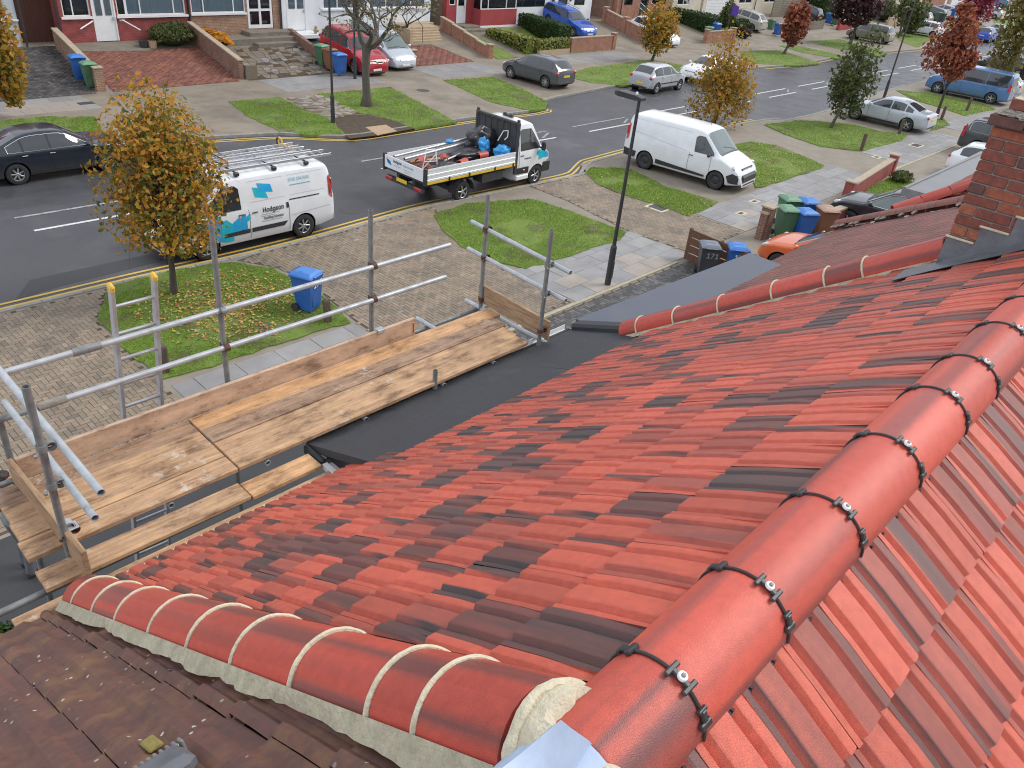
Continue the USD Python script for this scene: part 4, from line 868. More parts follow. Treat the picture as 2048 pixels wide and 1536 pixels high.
hip_line(nxt, (16.55, 4.68, zr(4.65) - .27), (20.8, .46, 6.97), 12, .12, 'tile_ridge', 'mortar_grey')
obj('hip_roof', (np.array([(16.6, 4.62, 4.02), (20.7, .44, 6.92), (16.6, -3.9, 4.02)]), np.array([[0, 1, 2]])), 'tile_far', nxt, tone=np.zeros(3))
obj('wall', b2(16.9, 28.4, -3.4, 3.95, .085, 4.3), 'wall_orange', nxt)
obj('porch_roof', cat(prism([(22.9, 4.0), (30.2, 4.0), (30.2, 6.5), (22.9, 6.36)], 2.93, 3.0), b2(22.86, 30.2, 6.34, 6.42, 2.8, 3.03), b2(22.84, 22.92, 4.0, 6.4, 2.8, 3.03)), 'rubber_grey', nxt)
obj('porch_wall', b2(23.1, 30, 3.95, 6.2, .085, 2.92), 'render_white', nxt)

# ================================================================== scaffold, boards, ladder
sc = thing('scaffold', 'tubular steel scaffold with guard rails and toe boards along the eaves', 'scaffold')
def std(name, px0, z0, px1, Y=None, zb_=.1):
    q = g(*px0, z0) if Y is None else atY(*px0, Y); t = atX(*px1, q[0])
    d = t - q; k = (zb_ - q[2]) / d[2]
    obj(name, pipe(q + d * k * (1 if zb_ > 2 else .999), t), 'galv_old', sc, smooth=40); return q, t
def clamp_at(p, d1, mt='rusty'):
    """A scaffold coupler: two bands with a bolt and flap."""
    b = MB(); d1 = np.asarray(d1, float)
    b.add(*lathe([(.027, -.024), (.034, -.024), (.034, .024), (.027, .024)], 14))
    b.add(*lathe([(.027, -.022), (.033, -.022), (.033, .022), (.027, .022)], 14, axis='x' if abs(d1[0]) > .5 else 'y', c=-np.cross([0, 0, 1], d1) * .05 * 0 + (np.array([0, -.05, 0]) if abs(d1[0]) > .5 else np.array([.05, 0, 0]))))
    b.add(*cbox((.04, .012, 0), (.06, .018, .022), .004)); b.tube([(.03, .03, .004), (.075, .045, .01)], .006, 6); b.tube([(-.035, -.03, -.01), (-.06, -.055, -.012)], .006, 6); b.add(*cbox((-.055, -.05, -.012), (.022, .022, .02), .004))
    obj('coupler', xf(b.mesh(), None, p), mt, sc, smooth=40)
S1 = std('standard', (137, 1100), 4.7, (51, 773)); S2 = std('standard', (455, 762), 0, (422, 446), 5.72); S3 = std('standard', (743, 661), 0, (741, 419), 5.72)
S4 = std('standard', (961, 616), 0, (976, 391), 5.74); S5 = std('standard', (1078, 681), 4.7, (1103.5, 461)); S0 = std('standard', (22, 922), 0, (-2, 838), 5.78)
obj('standard', pipe((4.34, 4.745, 4.0), (4.34, 4.745, 4.83)), 'galv_old', sc, smooth=40)
RZ1, RZ2 = 5.585, 5.225
obj('guard_rail', pipe((1.72, 5.665, RZ1), (5.31, 5.665, RZ1)), 'galv', sc, smooth=40)
obj('guard_rail', pipe((.72, 5.665, RZ1 + .0), (1.62, 5.665, RZ1)), 'galv', sc, smooth=40)
obj('guard_rail', pipe((1.38, 5.665, RZ2), (5.27, 5.665, RZ2)), 'galv', sc, smooth=40)
obj('guard_rail', pipe((.60, 5.665, RZ2), (1.30, 5.665, RZ2)), 'galv_old', sc, smooth=40)
obj('joint_sleeve', cat(lathe([(.0245, -.10), (.032, -.10), (.032, -.004), (.0345, 0), (.032, .004), (.032, .10), (.0245, .10)], 14, axis='x', c=(1.62, 5.665, RZ1))), 'galv_old', sc, smooth=40)
obj('joint_sleeve', cat(lathe([(.0245, -.10), (.031, -.10), (.031, .10), (.0245, .10)], 14, axis='x', c=(1.30, 5.665, RZ2))), 'mortar_grey', sc, smooth=40)
obj('end_rail', pipe((1.03, 6.0, 5.63), (1.03, 3.95, 5.61)), 'galv', sc, smooth=40)
obj('end_rail', pipe((1.02, 5.74, 5.31), (1.01, 4.13, 5.30)), 'galv', sc, smooth=40)
obj('end_rail', pipe((5.96, 6.02, 5.60), (5.86, 4.44, 5.58)), 'galv', sc, smooth=40)
obj('end_rail', pipe((5.96, 6.05, 5.26), (5.86, 4.45, 5.26)), 'galv', sc, smooth=40)
for x in (1.68, 2.50, 3.5, 4.45): obj('transom', pipe((x, 4.72, 4.625), (x, 5.98, 4.625)), 'galv', sc, smooth=40)
obj('transom', pipe((5.15, 4.72, 4.625), (5.15, 5.98, 4.625)), 'galv', sc, smooth=40); obj('transom', pipe((5.93, 4.5, 4.62), (5.93, 6.0, 4.62)), 'galv', sc, smooth=40)
obj('ledger', pipe((.3, 5.80, 4.58), (6.3, 5.80, 4.58)), 'galv_old', sc, smooth=40); obj('ledger', pipe((.3, 4.50, 4.57), (6.2, 4.50, 4.57)), 'galv_old', sc, smooth=40)
for S in (S2, S3):
    for zz in (RZ1, RZ2):
        k = (zz - S[0][2]) / (S[1][2] - S[0][2]); p = S[0] + (S[1] - S[0]) * k; clamp_at(p, (1, 0, 0), random.choice(['rusty', 'galv_old', 'rusty']))
for S, zs in ((S1, (5.62, 5.305)), (S4, (5.6, 5.26)), (S5, (5.59, 5.26))):
    for zz in zs:
        k = (zz - S[0][2]) / (S[1][2] - S[0][2]); clamp_at(S[0] + (S[1] - S[0]) * k, (0, 1, 0), random.choice(['rusty', 'galv_old']))
for p in [(S1[0] + [0.02, 0, .16]), (S4[0] + [0, 0, .12]), (S5[0] + [0, 0, .12]), np.array([.76, 5.7, RZ1]), np.array([.8, 5.7, RZ2])]: clamp_at(p, (0, 1, 0))
obj('toe_board', cat(cbox(((.95 + 4.80) / 2, 5.615, 4.795), (3.85, .038, .20), .004)), 'wood_toe', sc)
obj('toe_board', xf(cbox((0, 0, 0), (.038, 1.30, .21), .004), rot('z', .02), (.935, 5.0, 4.785)), 'wood_toe_end', sc)
obj('toe_board', xf(cbox((0, 0, 0), (.038, 1.16, .225), .004), rot('z', -.05), (5.93, 5.23, 4.80)), 'wood_toe_end', sc)
obj('toe_board_clip', cat(cbox((S3[0][0] + .03, 5.62, 4.90), (.09, .07, .012), .004), cbox((S3[0][0] + .03, 5.59, 4.885), (.09, .012, .04), .004)), 'galv', sc)
obj('toe_board_clip', cat(lathe([(.028, -.03), (.036, -.03), (.036, .03), (.028, .03)], 14, axis='y', c=(S1[0][0] + .04, S1[0][1] + .01, 4.90)), cbox((S1[0][0] + .06, S1[0][1], 4.885), (.07, .08, .012), .004)), 'galv', sc)
obj('band_clip', cat(cbox((4.775, 5.594, 4.79), (.016, .006, .12), .002)), 'lamp_red', sc, label='red painted mark on the toe board end')
E5 = [5.585, 5.368, 5.15, 4.932, 4.722]
def board(x0, x1, y0, y1, z, mt, label, rz=0.0, tilt=0.0):
    c = ((x0 + x1) / 2, (y0 + y1) / 2, z - .019); L_ = x1 - x0
    return obj('scaffold_board', xf(cbox((0, 0, 0), (L_, abs(y1 - y0) - .006, .038), .004), rot('z', rz) @ rot('y', tilt), c), mt, label=label, cat_='scaffold board')
ords = ['outermost', 'second', 'third', 'innermost']
for k in range(4):
    y1, y0 = E5[k], E5[k + 1]
    board([-.30, .735, .72, .70][k], 2.235 + .004 * (k % 2), y0, y1, 4.70 + .003 * (k % 3), ['wood_board_dark', 'wood_board', 'wood_board', 'wood_board'][k], f'{ords[k]} board of the left half of the platform, by the ladder')
    board(2.255 - .004 * (k % 2), [5.88, 5.75, 5.70, 5.66][k], y0, y1, 4.702 + .004 * ((k + 1) % 3), ['wood_board_pale', 'wood_board_dark', 'wood_board', 'wood_board'][k], ['fresh orange outermost board of the right half of the platform', 'dark board spattered with white in the right half of the platform', 'third board of the right half of the platform, spotted with white', 'innermost board of the right half, beside the black bay roof'][k])
board(.70, 2.17, 4.42, 4.63, 4.655, 'wood_board', 'lower board with a dark knot across the gap, ending under the end toe board', -.01)
board(2.19, 2.82, 4.42, 4.63, 4.63, 'wood_board_pale', 'short yellowish board running under the left end of the black bay roof')
board(.46, 2.86, 4.17, 4.37, 4.60, 'wood_board', 'lowest inner board along the gutter of the new roof', -.006)
# ladder
t = thing('ladder', 'aluminium ladder with yellow end caps standing outside the scaffold', 'ladder')
st = []
for pa, pb in (((247, 835), (222, 578)), ((322, 810), (308, 556))):
    a = atY(*pa, 5.93); b = atX(*pb, a[0]); d = b - a; lo = a + d * ((.1 - a[2]) / d[2]); st.append((lo, b))
    e = d / np.linalg.norm(d); Ml = np.stack([[1, 0, 0], np.cross(e, [1, 0, 0]), e], 1)
    ln = np.linalg.norm(b - lo)
    obj('stile', xf(cbox((0, 0, 0), (.028, .07, ln), .005), Ml, (lo + b) / 2), 'alu', t)
    obj('end_cap', xf(cbox((0, 0, 0), (.036, .08, .06), .012), Ml, b + e * .012), 'yellow_plastic', t)
nr = 24
ztop = min(st[0][1][2], st[1][1][2]) - .17; zr_ = ztop
while zr_ > .3:
    P_ = [s[0] + (s[1] - s[0]) * ((zr_ - s[0][2]) / (s[1][2] - s[0][2])) for s in st]
    obj('rung', tube(P_, .0155, 8), 'alu', t, smooth=50); zr_ -= .262

# ================================================================== the man below
def chain(j, r, bones):
    out = None
    for a, b in bones:
        sp = []
        for k in (a, b):
            v, f = ico(j[k], [r[k]] * 3 if np.isscalar(r[k]) else r[k], 2); sp.append(v)
        h = m3.Manifold.hull_points(np.vstack(sp)); out = h if out is None else out + h
    return out
def soft(mm, ln, it=8):
    q = mm.refine_to_length(ln).to_mesh(); t = trimesh.Trimesh(np.array(q.vert_properties[:, :3], float), np.array(q.tri_verts, int), process=True)
    trimesh.smoothing.filter_taubin(t, lamb=.5, nu=.53, iterations=it); return np.array(t.vertices), np.array(t.faces)
man_ = thing('person', 'dark haired person in grey jacket, jeans and pale gloves below the scaffold', 'person', (1.47, 9.86, .1), .35)
J = {'pel': (0, 0, .96), 'wai': (.01, 0, 1.12), 'che': (0, 0, 1.33), 'nek': (-.01, 0, 1.47), 'nk2': (.015, 0, 1.54), 'hd': (.02, 0, 1.635), 'jaw': (.055, 0, 1.575)}
for s, sg in (('l', 1), ('r', -1)):
    J.update({'sh' + s: (0, sg * .185, 1.43), 'el' + s: (-.02 if sg > 0 else .06, sg * .25, 1.15), 'wr' + s: (.16 if sg > 0 else .26, sg * .22, 1.02 if sg > 0 else 1.10), 'hi' + s: (0, sg * .095, .93), 'kn' + s: (.04 * sg + .02, sg * .11, .50), 'an' + s: (.05 * sg - .03, sg * .12, .09), 'to' + s: (.05 * sg + .11, sg * .14, .05)})
RAD = {'pel': (.115, .15, .09), 'wai': (.105, .145, .09), 'che': (.115, .165, .11), 'nek': .06, 'nk2': .055, 'hd': (.098, .078, .105), 'jaw': (.05, .05, .045)}
for s in 'lr': RAD.update({'sh' + s: .065, 'el' + s: .045, 'wr' + s: .032, 'hi' + s: .09, 'kn' + s: .058, 'an' + s: .042, 'to' + s: .032})
bones = [('pel', 'wai'), ('wai', 'che'), ('che', 'nek'), ('nek', 'nk2'), ('nk2', 'hd'), ('hd', 'jaw')] + [b for s in 'lr' for b in (('che', 'sh' + s), ('sh' + s, 'el' + s), ('el' + s, 'wr' + s), ('pel', 'hi' + s), ('hi' + s, 'kn' + s), ('kn' + s, 'an' + s), ('an' + s, 'to' + s))]
body = chain(J, RAD, bones)
body = body + m3.Manifold.hull_points(ico((.118, 0, 1.625), (.016, .014, .02), 1)[0]) + m3.Manifold.hull_points(ico((.095, 0, 1.578), (.012, .026, .010), 1)[0])
for sg in (-1, 1): body = body + m3.Manifold.hull_points(ico((.01, sg * .08, 1.63), (.022, .012, .032), 1)[0])
obj('body', soft(body, .025, 4), 'skin', man_, smooth=True)
for sg in (-1, 1): obj('eye', ico((.103, sg * .032, 1.645), (.01, .014, .009), 1), 'plate_white', man_, smooth=True); obj('eyebrow', cbox((.108, sg * .034, 1.668), (.012, .034, .008), .003), 'hair', man_)
hv, hf = ico((.0, 0, 1.665), (.108, .09, .098), 3); keep = hv[hf].mean(1); ok = (keep[:, 2] > 1.675 - (keep[:, 0] < .0) * .075 - (keep[:, 0] < -.05) * .03) & ~((keep[:, 0] > .07) & (keep[:, 2] < 1.70))
obj('hair', (hv * (1, 1, 1) + .004 * rng.normal(0, 1, hv.shape), hf[ok]), 'hair', man_, smooth=True)
RC = {k: (np.array(v) + .028 if not np.isscalar(v) else v + .022) for k, v in RAD.items()}
jac = chain(J, RC, [('pel', 'wai'), ('wai', 'che'), ('che', 'nek')] + [b for s in 'lr' for b in (('che', 'sh' + s), ('sh' + s, 'el' + s), ('el' + s, 'wr' + s))])
jac = jac - m3.Manifold.hull_points(np.vstack([ico(J['nek'], [.066] * 3)[0] + [0, 0, .02], ico(J['hd'], [.1] * 3)[0]]))
jv, jf = soft(jac, .03, 6); jv = jv + .008 * (meshkit.fbm(jv * 9, 3)[:, None] - .5); obj('jacket', (jv, jf), 'jacket', man_, smooth=True)
RT = {k: (np.array(v) + .014 if not np.isscalar(v) else v + .024) for k, v in RAD.items()}
tr = chain(J, RT, [('pel', 'hil'), ('pel', 'hir'), ('hil', 'knl'), ('knl', 'anl'), ('hir', 'knr'), ('knr', 'anr')])
tv, tf = soft(tr, .03, 6); tv = tv + .01 * (meshkit.fbm(tv * 10, 3)[:, None] - .5); obj('trousers', (tv, tf), 'jeans', man_, smooth=True)
for s, sg in (('l', 1), ('r', -1)):
    w = np.array(J['wr' + s]); d = w - np.array(J['el' + s]); d /= np.linalg.norm(d); side = np.cross(d, [0, 0, 1]); side /= np.linalg.norm(side); up = np.cross(side, d)
    hnd = m3.Manifold.hull_points(np.vstack([ico(w, [.03] * 3, 1)[0], ico(w + d * .09 + side * .03, [.018] * 3, 1)[0], ico(w + d * .09 - side * .03, [.018] * 3, 1)[0]]))
    for k in range(4):
        b0 = w + d * .085 + side * (.033 - .022 * k); b1 = b0 + d * (.035 + .006 * (k in (1, 2))) - up * .012; b2_ = b1 + d * .015 - up * .03
        for p, q in ((b0, b1), (b1, b2_)): hnd = hnd + m3.Manifold.hull_points(np.vstack([ico(p, [.011] * 3, 1)[0], ico(q, [.010] * 3, 1)[0]]))
    t0 = w + d * .03 + side * sg * .03; t1 = t0 + d * .04 + side * sg * .022 - up * .012; t2 = t1 + d * .025 - up * .016
    for p, q in ((t0, t1), (t1, t2)): hnd = hnd + m3.Manifold.hull_points(np.vstack([ico(p, [.013] * 3, 1)[0], ico(q, [.011] * 3, 1)[0]]))
    obj('glove', soft(hnd, .006, 3), 'glove', man_, smooth=True)
    a, b = np.array(J['an' + s]), np.array(J['to' + s])
    obj('boot', soft(m3.Manifold.hull_points(np.vstack([ico(a + [0, 0, .05], [.055] * 3)[0], ico(a - [.03, 0, .045], (.05, .045, .045))[0], ico(b - [0, 0, .005], (.05, .045, .045))[0]])), .02, 4), 'boot', man_, smooth=True)

# ================================================================== vehicles
STY = {
 'hatch': dict(top=[(-.5, .30), (-.499, .42), (-.492, .63), (-.468, .70), (-.37, .945), (-.33, .97), (-.2, 1), (0, .995), (.07, .965), (.255, .665), (.38, .605), (.455, .52), (.488, .42), (.5, .28)], ws=(.245, .075), rw=(-.462, -.372), belt=.645, win=(-.40, .225), pil=[-.19, .03]),
 'saloon': dict(top=[(-.5, .30), (-.498, .42), (-.492, .62), (-.465, .705), (-.375, .725), (-.215, .945), (-.17, .98), (-.08, 1), (.02, .985), (.07, .95), (.225, .67), (.38, .62), (.455, .53), (.488, .42), (.5, .28)], ws=(.218, .072), rw=(-.362, -.222), belt=.655, win=(-.31, .20), pil=[-.215, -.05]),
 'suv': dict(top=[(-.5, .30), (-.498, .42), (-.494, .60), (-.478, .67), (-.425, .93), (-.39, .97), (-.1, 1), (.04, .975), (.09, .94), (.245, .655), (.39, .605), (.46, .52), (.49, .40), (.5, .28)], ws=(.238, .092), rw=(-.474, -.430), belt=.645, win=(-.43, .215), pil=[-.25, -.03]),
 'mpv': dict(top=[(-.5, .26), (-.498, .40), (-.494, .58), (-.478, .65), (-.425, .92), (-.38, .97), (-.05, 1), (.08, .965), (.13, .925), (.335, .60), (.42, .525), (.475, .42), (.5, .26)], ws=(.325, .128), rw=(-.474, -.430), belt=.60, win=(-.43, .275), pil=[-.26, -.02]),
 'minibus': dict(top=[(-.5, .22), (-.499, .50), (-.493, .60), (-.482, .92), (-.468, .975), (-.1, 1), (.14, .99), (.19, .955), (.345, .60), (.435, .535), (.482, .42), (.5, .22)], ws=(.338, .192), rw=(-.4935, -.483), belt=.56, win=(-.455, .295), pil=[-.2, .07]),
}
class Car:
    def __init__(s, top, L, W, Hh, roofw, belt, clear=.2, plan=None):
        s.L, s.W, s.H, s.belt, s.roofw, s.clear = L, W, Hh, belt, roofw, clear
        xs = np.linspace(-L / 2, L / 2, 1200); z = np.interp(xs, [p[0] for p in top], [p[1] for p in top])
        k = np.ones(35) / 35; zz = np.convolve(np.pad(z, 17, mode='edge'), k, 'valid'); e = np.minimum(np.arange(1200), np.arange(1200)[::-1]); bl = np.clip(e / 40, 0, 1)
        s.xs, s.zs = xs, z * (1 - bl) + zz * bl
        plan = plan or [(-.5, .80), (-.485, .90), (-.44, .965), (-.34, 1), (.30, 1), (.40, .965), (.46, .88), (.49, .76), (.5, .64)]
        s.px, s.pw = [p[0] * L for p in plan], [p[1] * W / 2 for p in plan]
        s.hmax = Hh - belt
    def top(s, x): return np.interp(x, s.xs, s.zs)
    def w(s, x): return np.interp(x, s.px, s.pw)
    def bot(s, x):
        e = s.L / 2 - abs(x); return s.clear + .10 * max(0, 1 - e / .5)
    def sec(s, x):
        zt, zb_, w = float(s.top(x)), s.bot(x), float(s.w(x)); zb_ = min(zb_, zt - .12); bl = min(s.belt, zt - .05); h = zt - bl; k = min(1, max(0, (h - .05) / (s.hmax - .05)))
        wr = w * .84 * (1 - k) + min(s.roofw, w * .93) * k; cr = .035 * (1 - k * .3); ed = min(.075, h * .5)
        P_ = [(0, zb_), (w * .84, zb_), (w * .955, zb_ + .06), (w * .99, zb_ + .32 * (bl - zb_)), (w, zb_ + .62 * (bl - zb_)), (w * .988, bl - .05 * min(1, (bl - zb_) / .4)), (w * .962, bl)]
        a, b = np.array(P_[-1]), np.array((wr, zt - ed))
        P_ += [tuple(a + (b - a) * t + np.array([.018 * math.sin(PI * t) * k, 0])) for t in (.34, .67)] + [tuple(b), (wr * .955, zt - ed * .35), (wr * .84, zt), (wr * .5, zt + cr * .75), (0, zt + cr)]
        return np.array(P_)
    def yw(s, x, z):
        p = s.sec(x)[1:10]; return float(np.interp(z, np.maximum.accumulate(p[:, 1]) + np.arange(9) * 1e-6, p[:, 0]))
    def zs_(s, x, y):
        p = s.sec(x)[9:][::-1]; return float(np.interp(abs(y), p[:, 0], p[:, 1]))
    def body(s, axles, wr, depth=.26):
        st = np.unique(np.concatenate([np.linspace(-s.L / 2, s.L / 2, 61), -s.L / 2 + np.array([.015, .035, .06, .1]), s.L / 2 - np.array([.012, .03, .055, .09])]))
        rings = []
        for x in st:
            p = s.sec(x); full = np.vstack([p, (p * [-1, 1])[1:-1][::-1]]); rings.append(np.column_stack([np.full(len(full), x), full]))
        n = len(rings[0]); v = np.vstack(rings); f = []
        for i in range(len(st) - 1):
            for j in range(n):
                f.append([i * n + j, i * n + (j + 1) % n, (i + 1) * n + (j + 1) % n, (i + 1) * n + j])
        c0 = len(v); v = np.vstack([v, rings[0].mean(0), rings[-1].mean(0)]); f = np.array(f); f = np.vstack([f[:, [0, 1, 2]], f[:, [0, 2, 3]]])
        cap = [[c0, (j + 1) % n, j] for j in range(n)] + [[c0 + 1, (len(st) - 1) * n + j, (len(st) - 1) * n + (j + 1) % n] for j in range(n)]
        f = np.vstack([f, cap]); B = man(v, f)
        if B.volume() < 0 or B.status() != m3.Error.NoError: B = man(v, f[:, ::-1])
        for ax in axles:
            for sg in (-1, 1):
                cy = m3.Manifold.cylinder(depth + .3, wr + .055, wr + .055, 28).rotate([90, 0, 0]).translate([ax, (s.W / 2 + .3) if sg > 0 else (-s.W / 2 + depth), wr]); B = B - cy
        q = B.to_mesh(); return np.array(q.vert_properties[:, :3], float), np.array(q.tri_verts, int)
    def side(s, poly, sg, off=.004, seg=.12):
        P_ = Polygon(poly); P_ = P_ if P_.is_valid else P_.buffer(0); P_ = P_.segmentize(seg); 
        v2, f = trimesh.creation.triangulate_polygon(P_, engine='earcut')
        v2, f = trimesh.remesh.subdivide_to_size(np.column_stack([v2, np.zeros(len(v2))]), f, max_edge=seg)[:2]
        if not hasattr(s, 'tab'):
            s.tx = np.linspace(-s.L / 2, s.L / 2, 260); s.tz = np.linspace(.1, s.H + .1, 110)
            s.tab = np.array([[0.] * 110] * 260)
            for i, x in enumerate(s.tx):
                p = s.sec(x)[1:10]; s.tab[i] = np.interp(s.tz, np.maximum.accumulate(p[:, 1]) + np.arange(9) * 1e-6, p[:, 0])
        y = map_coordinates(s.tab, [np.interp(v2[:, 0], s.tx, np.arange(260)), np.interp(v2[:, 1], s.tz, np.arange(110))], order=1)
        v = np.column_stack([v2[:, 0], sg * (y + off + .003), v2[:, 1]]); f = np.array(f)
        nrm = np.cross(v[f[0, 1]] - v[f[0, 0]], v[f[0, 2]] - v[f[0, 0]]); 
        return (v, f if nrm[1] * sg > 0 else f[:, ::-1])
    def deck(s, x0, x1, inset=.05, off=.006, nx=8, ny=8, frac=1.0):
        xs = np.linspace(x0, x1, nx + 1); v = []
        for x in xs:
            hw = (s.sec(x)[9, 0] - inset) * frac
            for t in np.linspace(-1, 1, ny + 1): v.append((x, t * hw, s.zs_(x, t * hw) + off))
        v = np.array(v); v[:, 0] += off * np.sign(x0) * .6
        f = np.array([[i * (ny + 1) + j, (i + 1) * (ny + 1) + j, (i + 1) * (ny + 1) + j + 1, i * (ny + 1) + j + 1] for i in range(nx) for j in range(ny)])
        return v, f if x1 > x0 else f[:, ::-1]
    def xend(s, z, front=True):
        m = len(s.xs) // 2
        if front: return float(np.interp(z, s.zs[m:][::-1], s.xs[m:][::-1]))
        return float(np.interp(z, np.maximum.accumulate(s.zs[:m]), s.xs[:m]))
def wheel(parent, x, y, sg, r, style='alloy', wd=.2):
    t = lathe([(r * .60, wd * .42), (r * .66, wd * .5), (r * .90, wd * .5), (r * .98, wd * .40), (r, wd * .25), (r, -wd * .25), (r * .98, -wd * .42), (r * .9, -wd * .5), (0, -wd * .5)], 26, axis='y')
    Mx = np.diag([1, sg, 1.]); t = (t[0] @ Mx, t[1] if sg > 0 else t[1][:, ::-1])
    w = obj('wheel', xf(t, None, (x, y, r)), 'tyre', parent, smooth=40)
    b = MB(); yo = wd * .36
    if style == 'steel':
        b.add(*lathe([(r * .64, yo + .012), (r * .60, yo), (r * .45, yo - .03), (r * .30, yo), (r * .14, yo + .005), (r * .12, yo + .03), (0, yo + .03)], 22, axis='y')); m_ = 'wheel_dark'
    else:
        b.add(*lathe([(r * .66, yo + .014), (r * .63, yo + .016), (r * .58, yo - .005), (r * .57, yo - .05)], 24, axis='y'))
        b.add(*lathe([(r * .16, yo + .008), (r * .13, yo + .016), (0, yo + .016)], 14, axis='y'))
        ns = 5 if style == 'alloy' else 7
        for k in range(ns):
            a = 2 * PI * k / ns + x; Ms = rot('y', a)
            v, f = cbox((r * .36, yo + .0, 0), (r * .46, .02, r * (.15 if style == 'alloy' else .13)), .006); b.add(v @ Ms.T, f)
        m_ = 'wheel_silver'
    vv, ff = b.mesh(); vv = vv @ Mx; obj('rim', xf((vv, ff if sg > 0 else np.asarray(ff)[:, ::-1]), None, (x, y, r)), m_, w, smooth=30)
    if m_ == 'wheel_silver':
        d = lathe([(r * .6, yo - .035), (0, yo - .035)], 20, axis='y'); obj('brake_disc', xf((d[0] @ Mx, d[1] if sg > 0 else d[1][:, ::-1]), None, (x, y, r)), 'wheel_dark', w)
def arches(t, c, axles, r, depth=.25):
    b = MB()
    for ax in axles:
        for sg in (-1, 1):
            y0, y1 = sg * (c.W / 2 - depth), sg * (c.yw(ax, r + .2) - .05)
            d = lathe([(0, y0), (r + .05, y0), (r + .05, y1)], 24, axis='y', c=(ax, 0, r)); k = np.asarray(d[0]); b.add(k, d[1]); b.add(k, np.asarray(d[1])[:, ::-1])
    obj('wheel_arch_liner', b, 'wheel_dark', t)
def detail(c, t, col, axles, r, o):
    """Wheels, lamps, plates, mirrors and seams shared by every vehicle."""
    wy = c.W / 2 - .115
    for ax in axles:
        for sg in (-1, 1): wheel(t, ax, sg * wy, sg, r, o.get('rim', 'alloy'))
    arches(t, c, axles, r)
    zl, zr2 = o.get('lamp_z', c.belt * .76), o.get('tail_z', c.belt * .90)
    for sg in (-1, 1):
        xh = c.xend(zl) - .16; y = sg * (c.w(xh) - .16); Mz = rot('z', -sg * .55) @ rot('y', .3)
        obj('headlight', ico((xh + .03, y, zl), (.09, .19, .075), 2, Mz), 'lamp_clear', t, smooth=True)
        xr = c.xend(zr2, False) + .05; th = o.get('tail_h', .10)
        if o.get('tail') == 'tall':
            ply = [(xr - .0, zr2 - .28), (xr + .11, zr2 - .2), (xr + .09, zr2 + .30), (xr + .03, zr2 + .36), (xr - .02, zr2 + .1)]
            obj('tail_light', cat(c.side(ply, sg, .012), cbox((xr - .02, sg * (c.yw(xr + .02, zr2) - .07), zr2), (.05, .11, .5), .015)), 'lamp_red', t)
        else: obj('tail_light', ico((xr + .02, sg * (c.w(xr + .03) - .13), zr2), (.085, .17, th), 2, rot('z', sg * .45)), 'lamp_red', t, smooth=True)
    zp = o.get('plate_f', .44); obj('number_plate', cbox((c.xend(zp) + .012, 0, zp), (.02, .52, .11), .004), 'plate_white', t)
    zp = o.get('plate_r', c.belt * .72); obj('number_plate', cbox((c.xend(zp, False) - .008, 0, zp), (.02, .52, .11), .004), 'plate_yellow', t)
    zg = o.get('grille_z', c.belt * .66); hg = o.get('grille_h', .11); xg = c.xend(zg)
    b = MB(); b.add(*cbox((xg - .02, 0, zg), (.06, o.get('grille_w', .72), hg), .015))
    gr = obj('grille', b, 'trim_black', t); b = MB()
    for k in range(3): b.add(*cbox((xg + .014, 0, zg - hg * .3 + hg * .3 * k), (.012, o.get('grille_w', .72) * .92, hg * .10), .002))
    obj('grille_bar', b, o.get('grille_bar', 'chrome'), gr)
    obj('bumper_intake', cat(cbox((c.xend(.30) - .03, 0, .30), (.08, c.W * .55, .11), .03)), 'trim_black', t)
    obj('rear_valance', cat(cbox((-c.L / 2 + .05, 0, c.clear + .13), (.12, c.W * .62, .13), .03)), 'trim_black', t)
    if o.get('badge', True): obj('badge', ico((c.xend(zg) + .016, 0, zg), (.012, .045, .045), 1), 'chrome', t)
    xm = o.get('mirror_x', 0.2 * c.L)
    for sg in (-1, 1):
        obj('door_mirror', cat(ico((xm, sg * (c.yw(xm, c.belt) + .11), c.belt + .07), (.06, .11, .075), 2), cbox((xm, sg * (c.yw(xm, c.belt) + .02), c.belt + .03), (.05, .1, .03), .01)), o.get('mirror', col), t, smooth=40)
        for q in o.get('handles', []): obj('door_handle', xf(cbox((0, 0, 0), (.17, .03, .028), .01), None, (q, sg * (c.yw(q, c.belt - .10) + .012), c.belt - .10)), o.get('handle', col), t)
        for q in o.get('seams', []): obj('door_seam', c.side([(q - .006, c.clear + .13), (q + .006, c.clear + .13), (q + .006, c.belt), (q - .006, c.belt)], sg, .0025), 'trim_black', t)
        if o.get('sill', True): obj('sill_trim', c.side([(axles[1] + r + .08, c.clear + .03), (axles[0] - r - .08, c.clear + .03), (axles[0] - r - .08, c.clear + .12), (axles[1] + r + .08, c.clear + .12)], sg, .004), 'trim_black', t)
        if o.get('rub'): obj('rubbing_strip', c.side([(axles[1] + r + .05, .50), (axles[0] - r - .05, .50), (axles[0] - r - .05, .56), (axles[1] + r + .05, .56)], sg, .012), 'trim_black', t)
        if o.get('arch_trim'):
            for ax in axles:
                th = np.linspace(0, PI, 15); ring = [(ax + (r + .12) * math.cos(a), r + (r + .12) * math.sin(a)) for a in th] + [(ax + (r + .05) * math.cos(a), r + (r + .05) * math.sin(a)) for a in th[::-1]]
                ring = [(x, max(z, c.clear + .06)) for x, z in ring]
                obj('arch_trim', c.side(ring, sg, .008), 'trim_black', t)
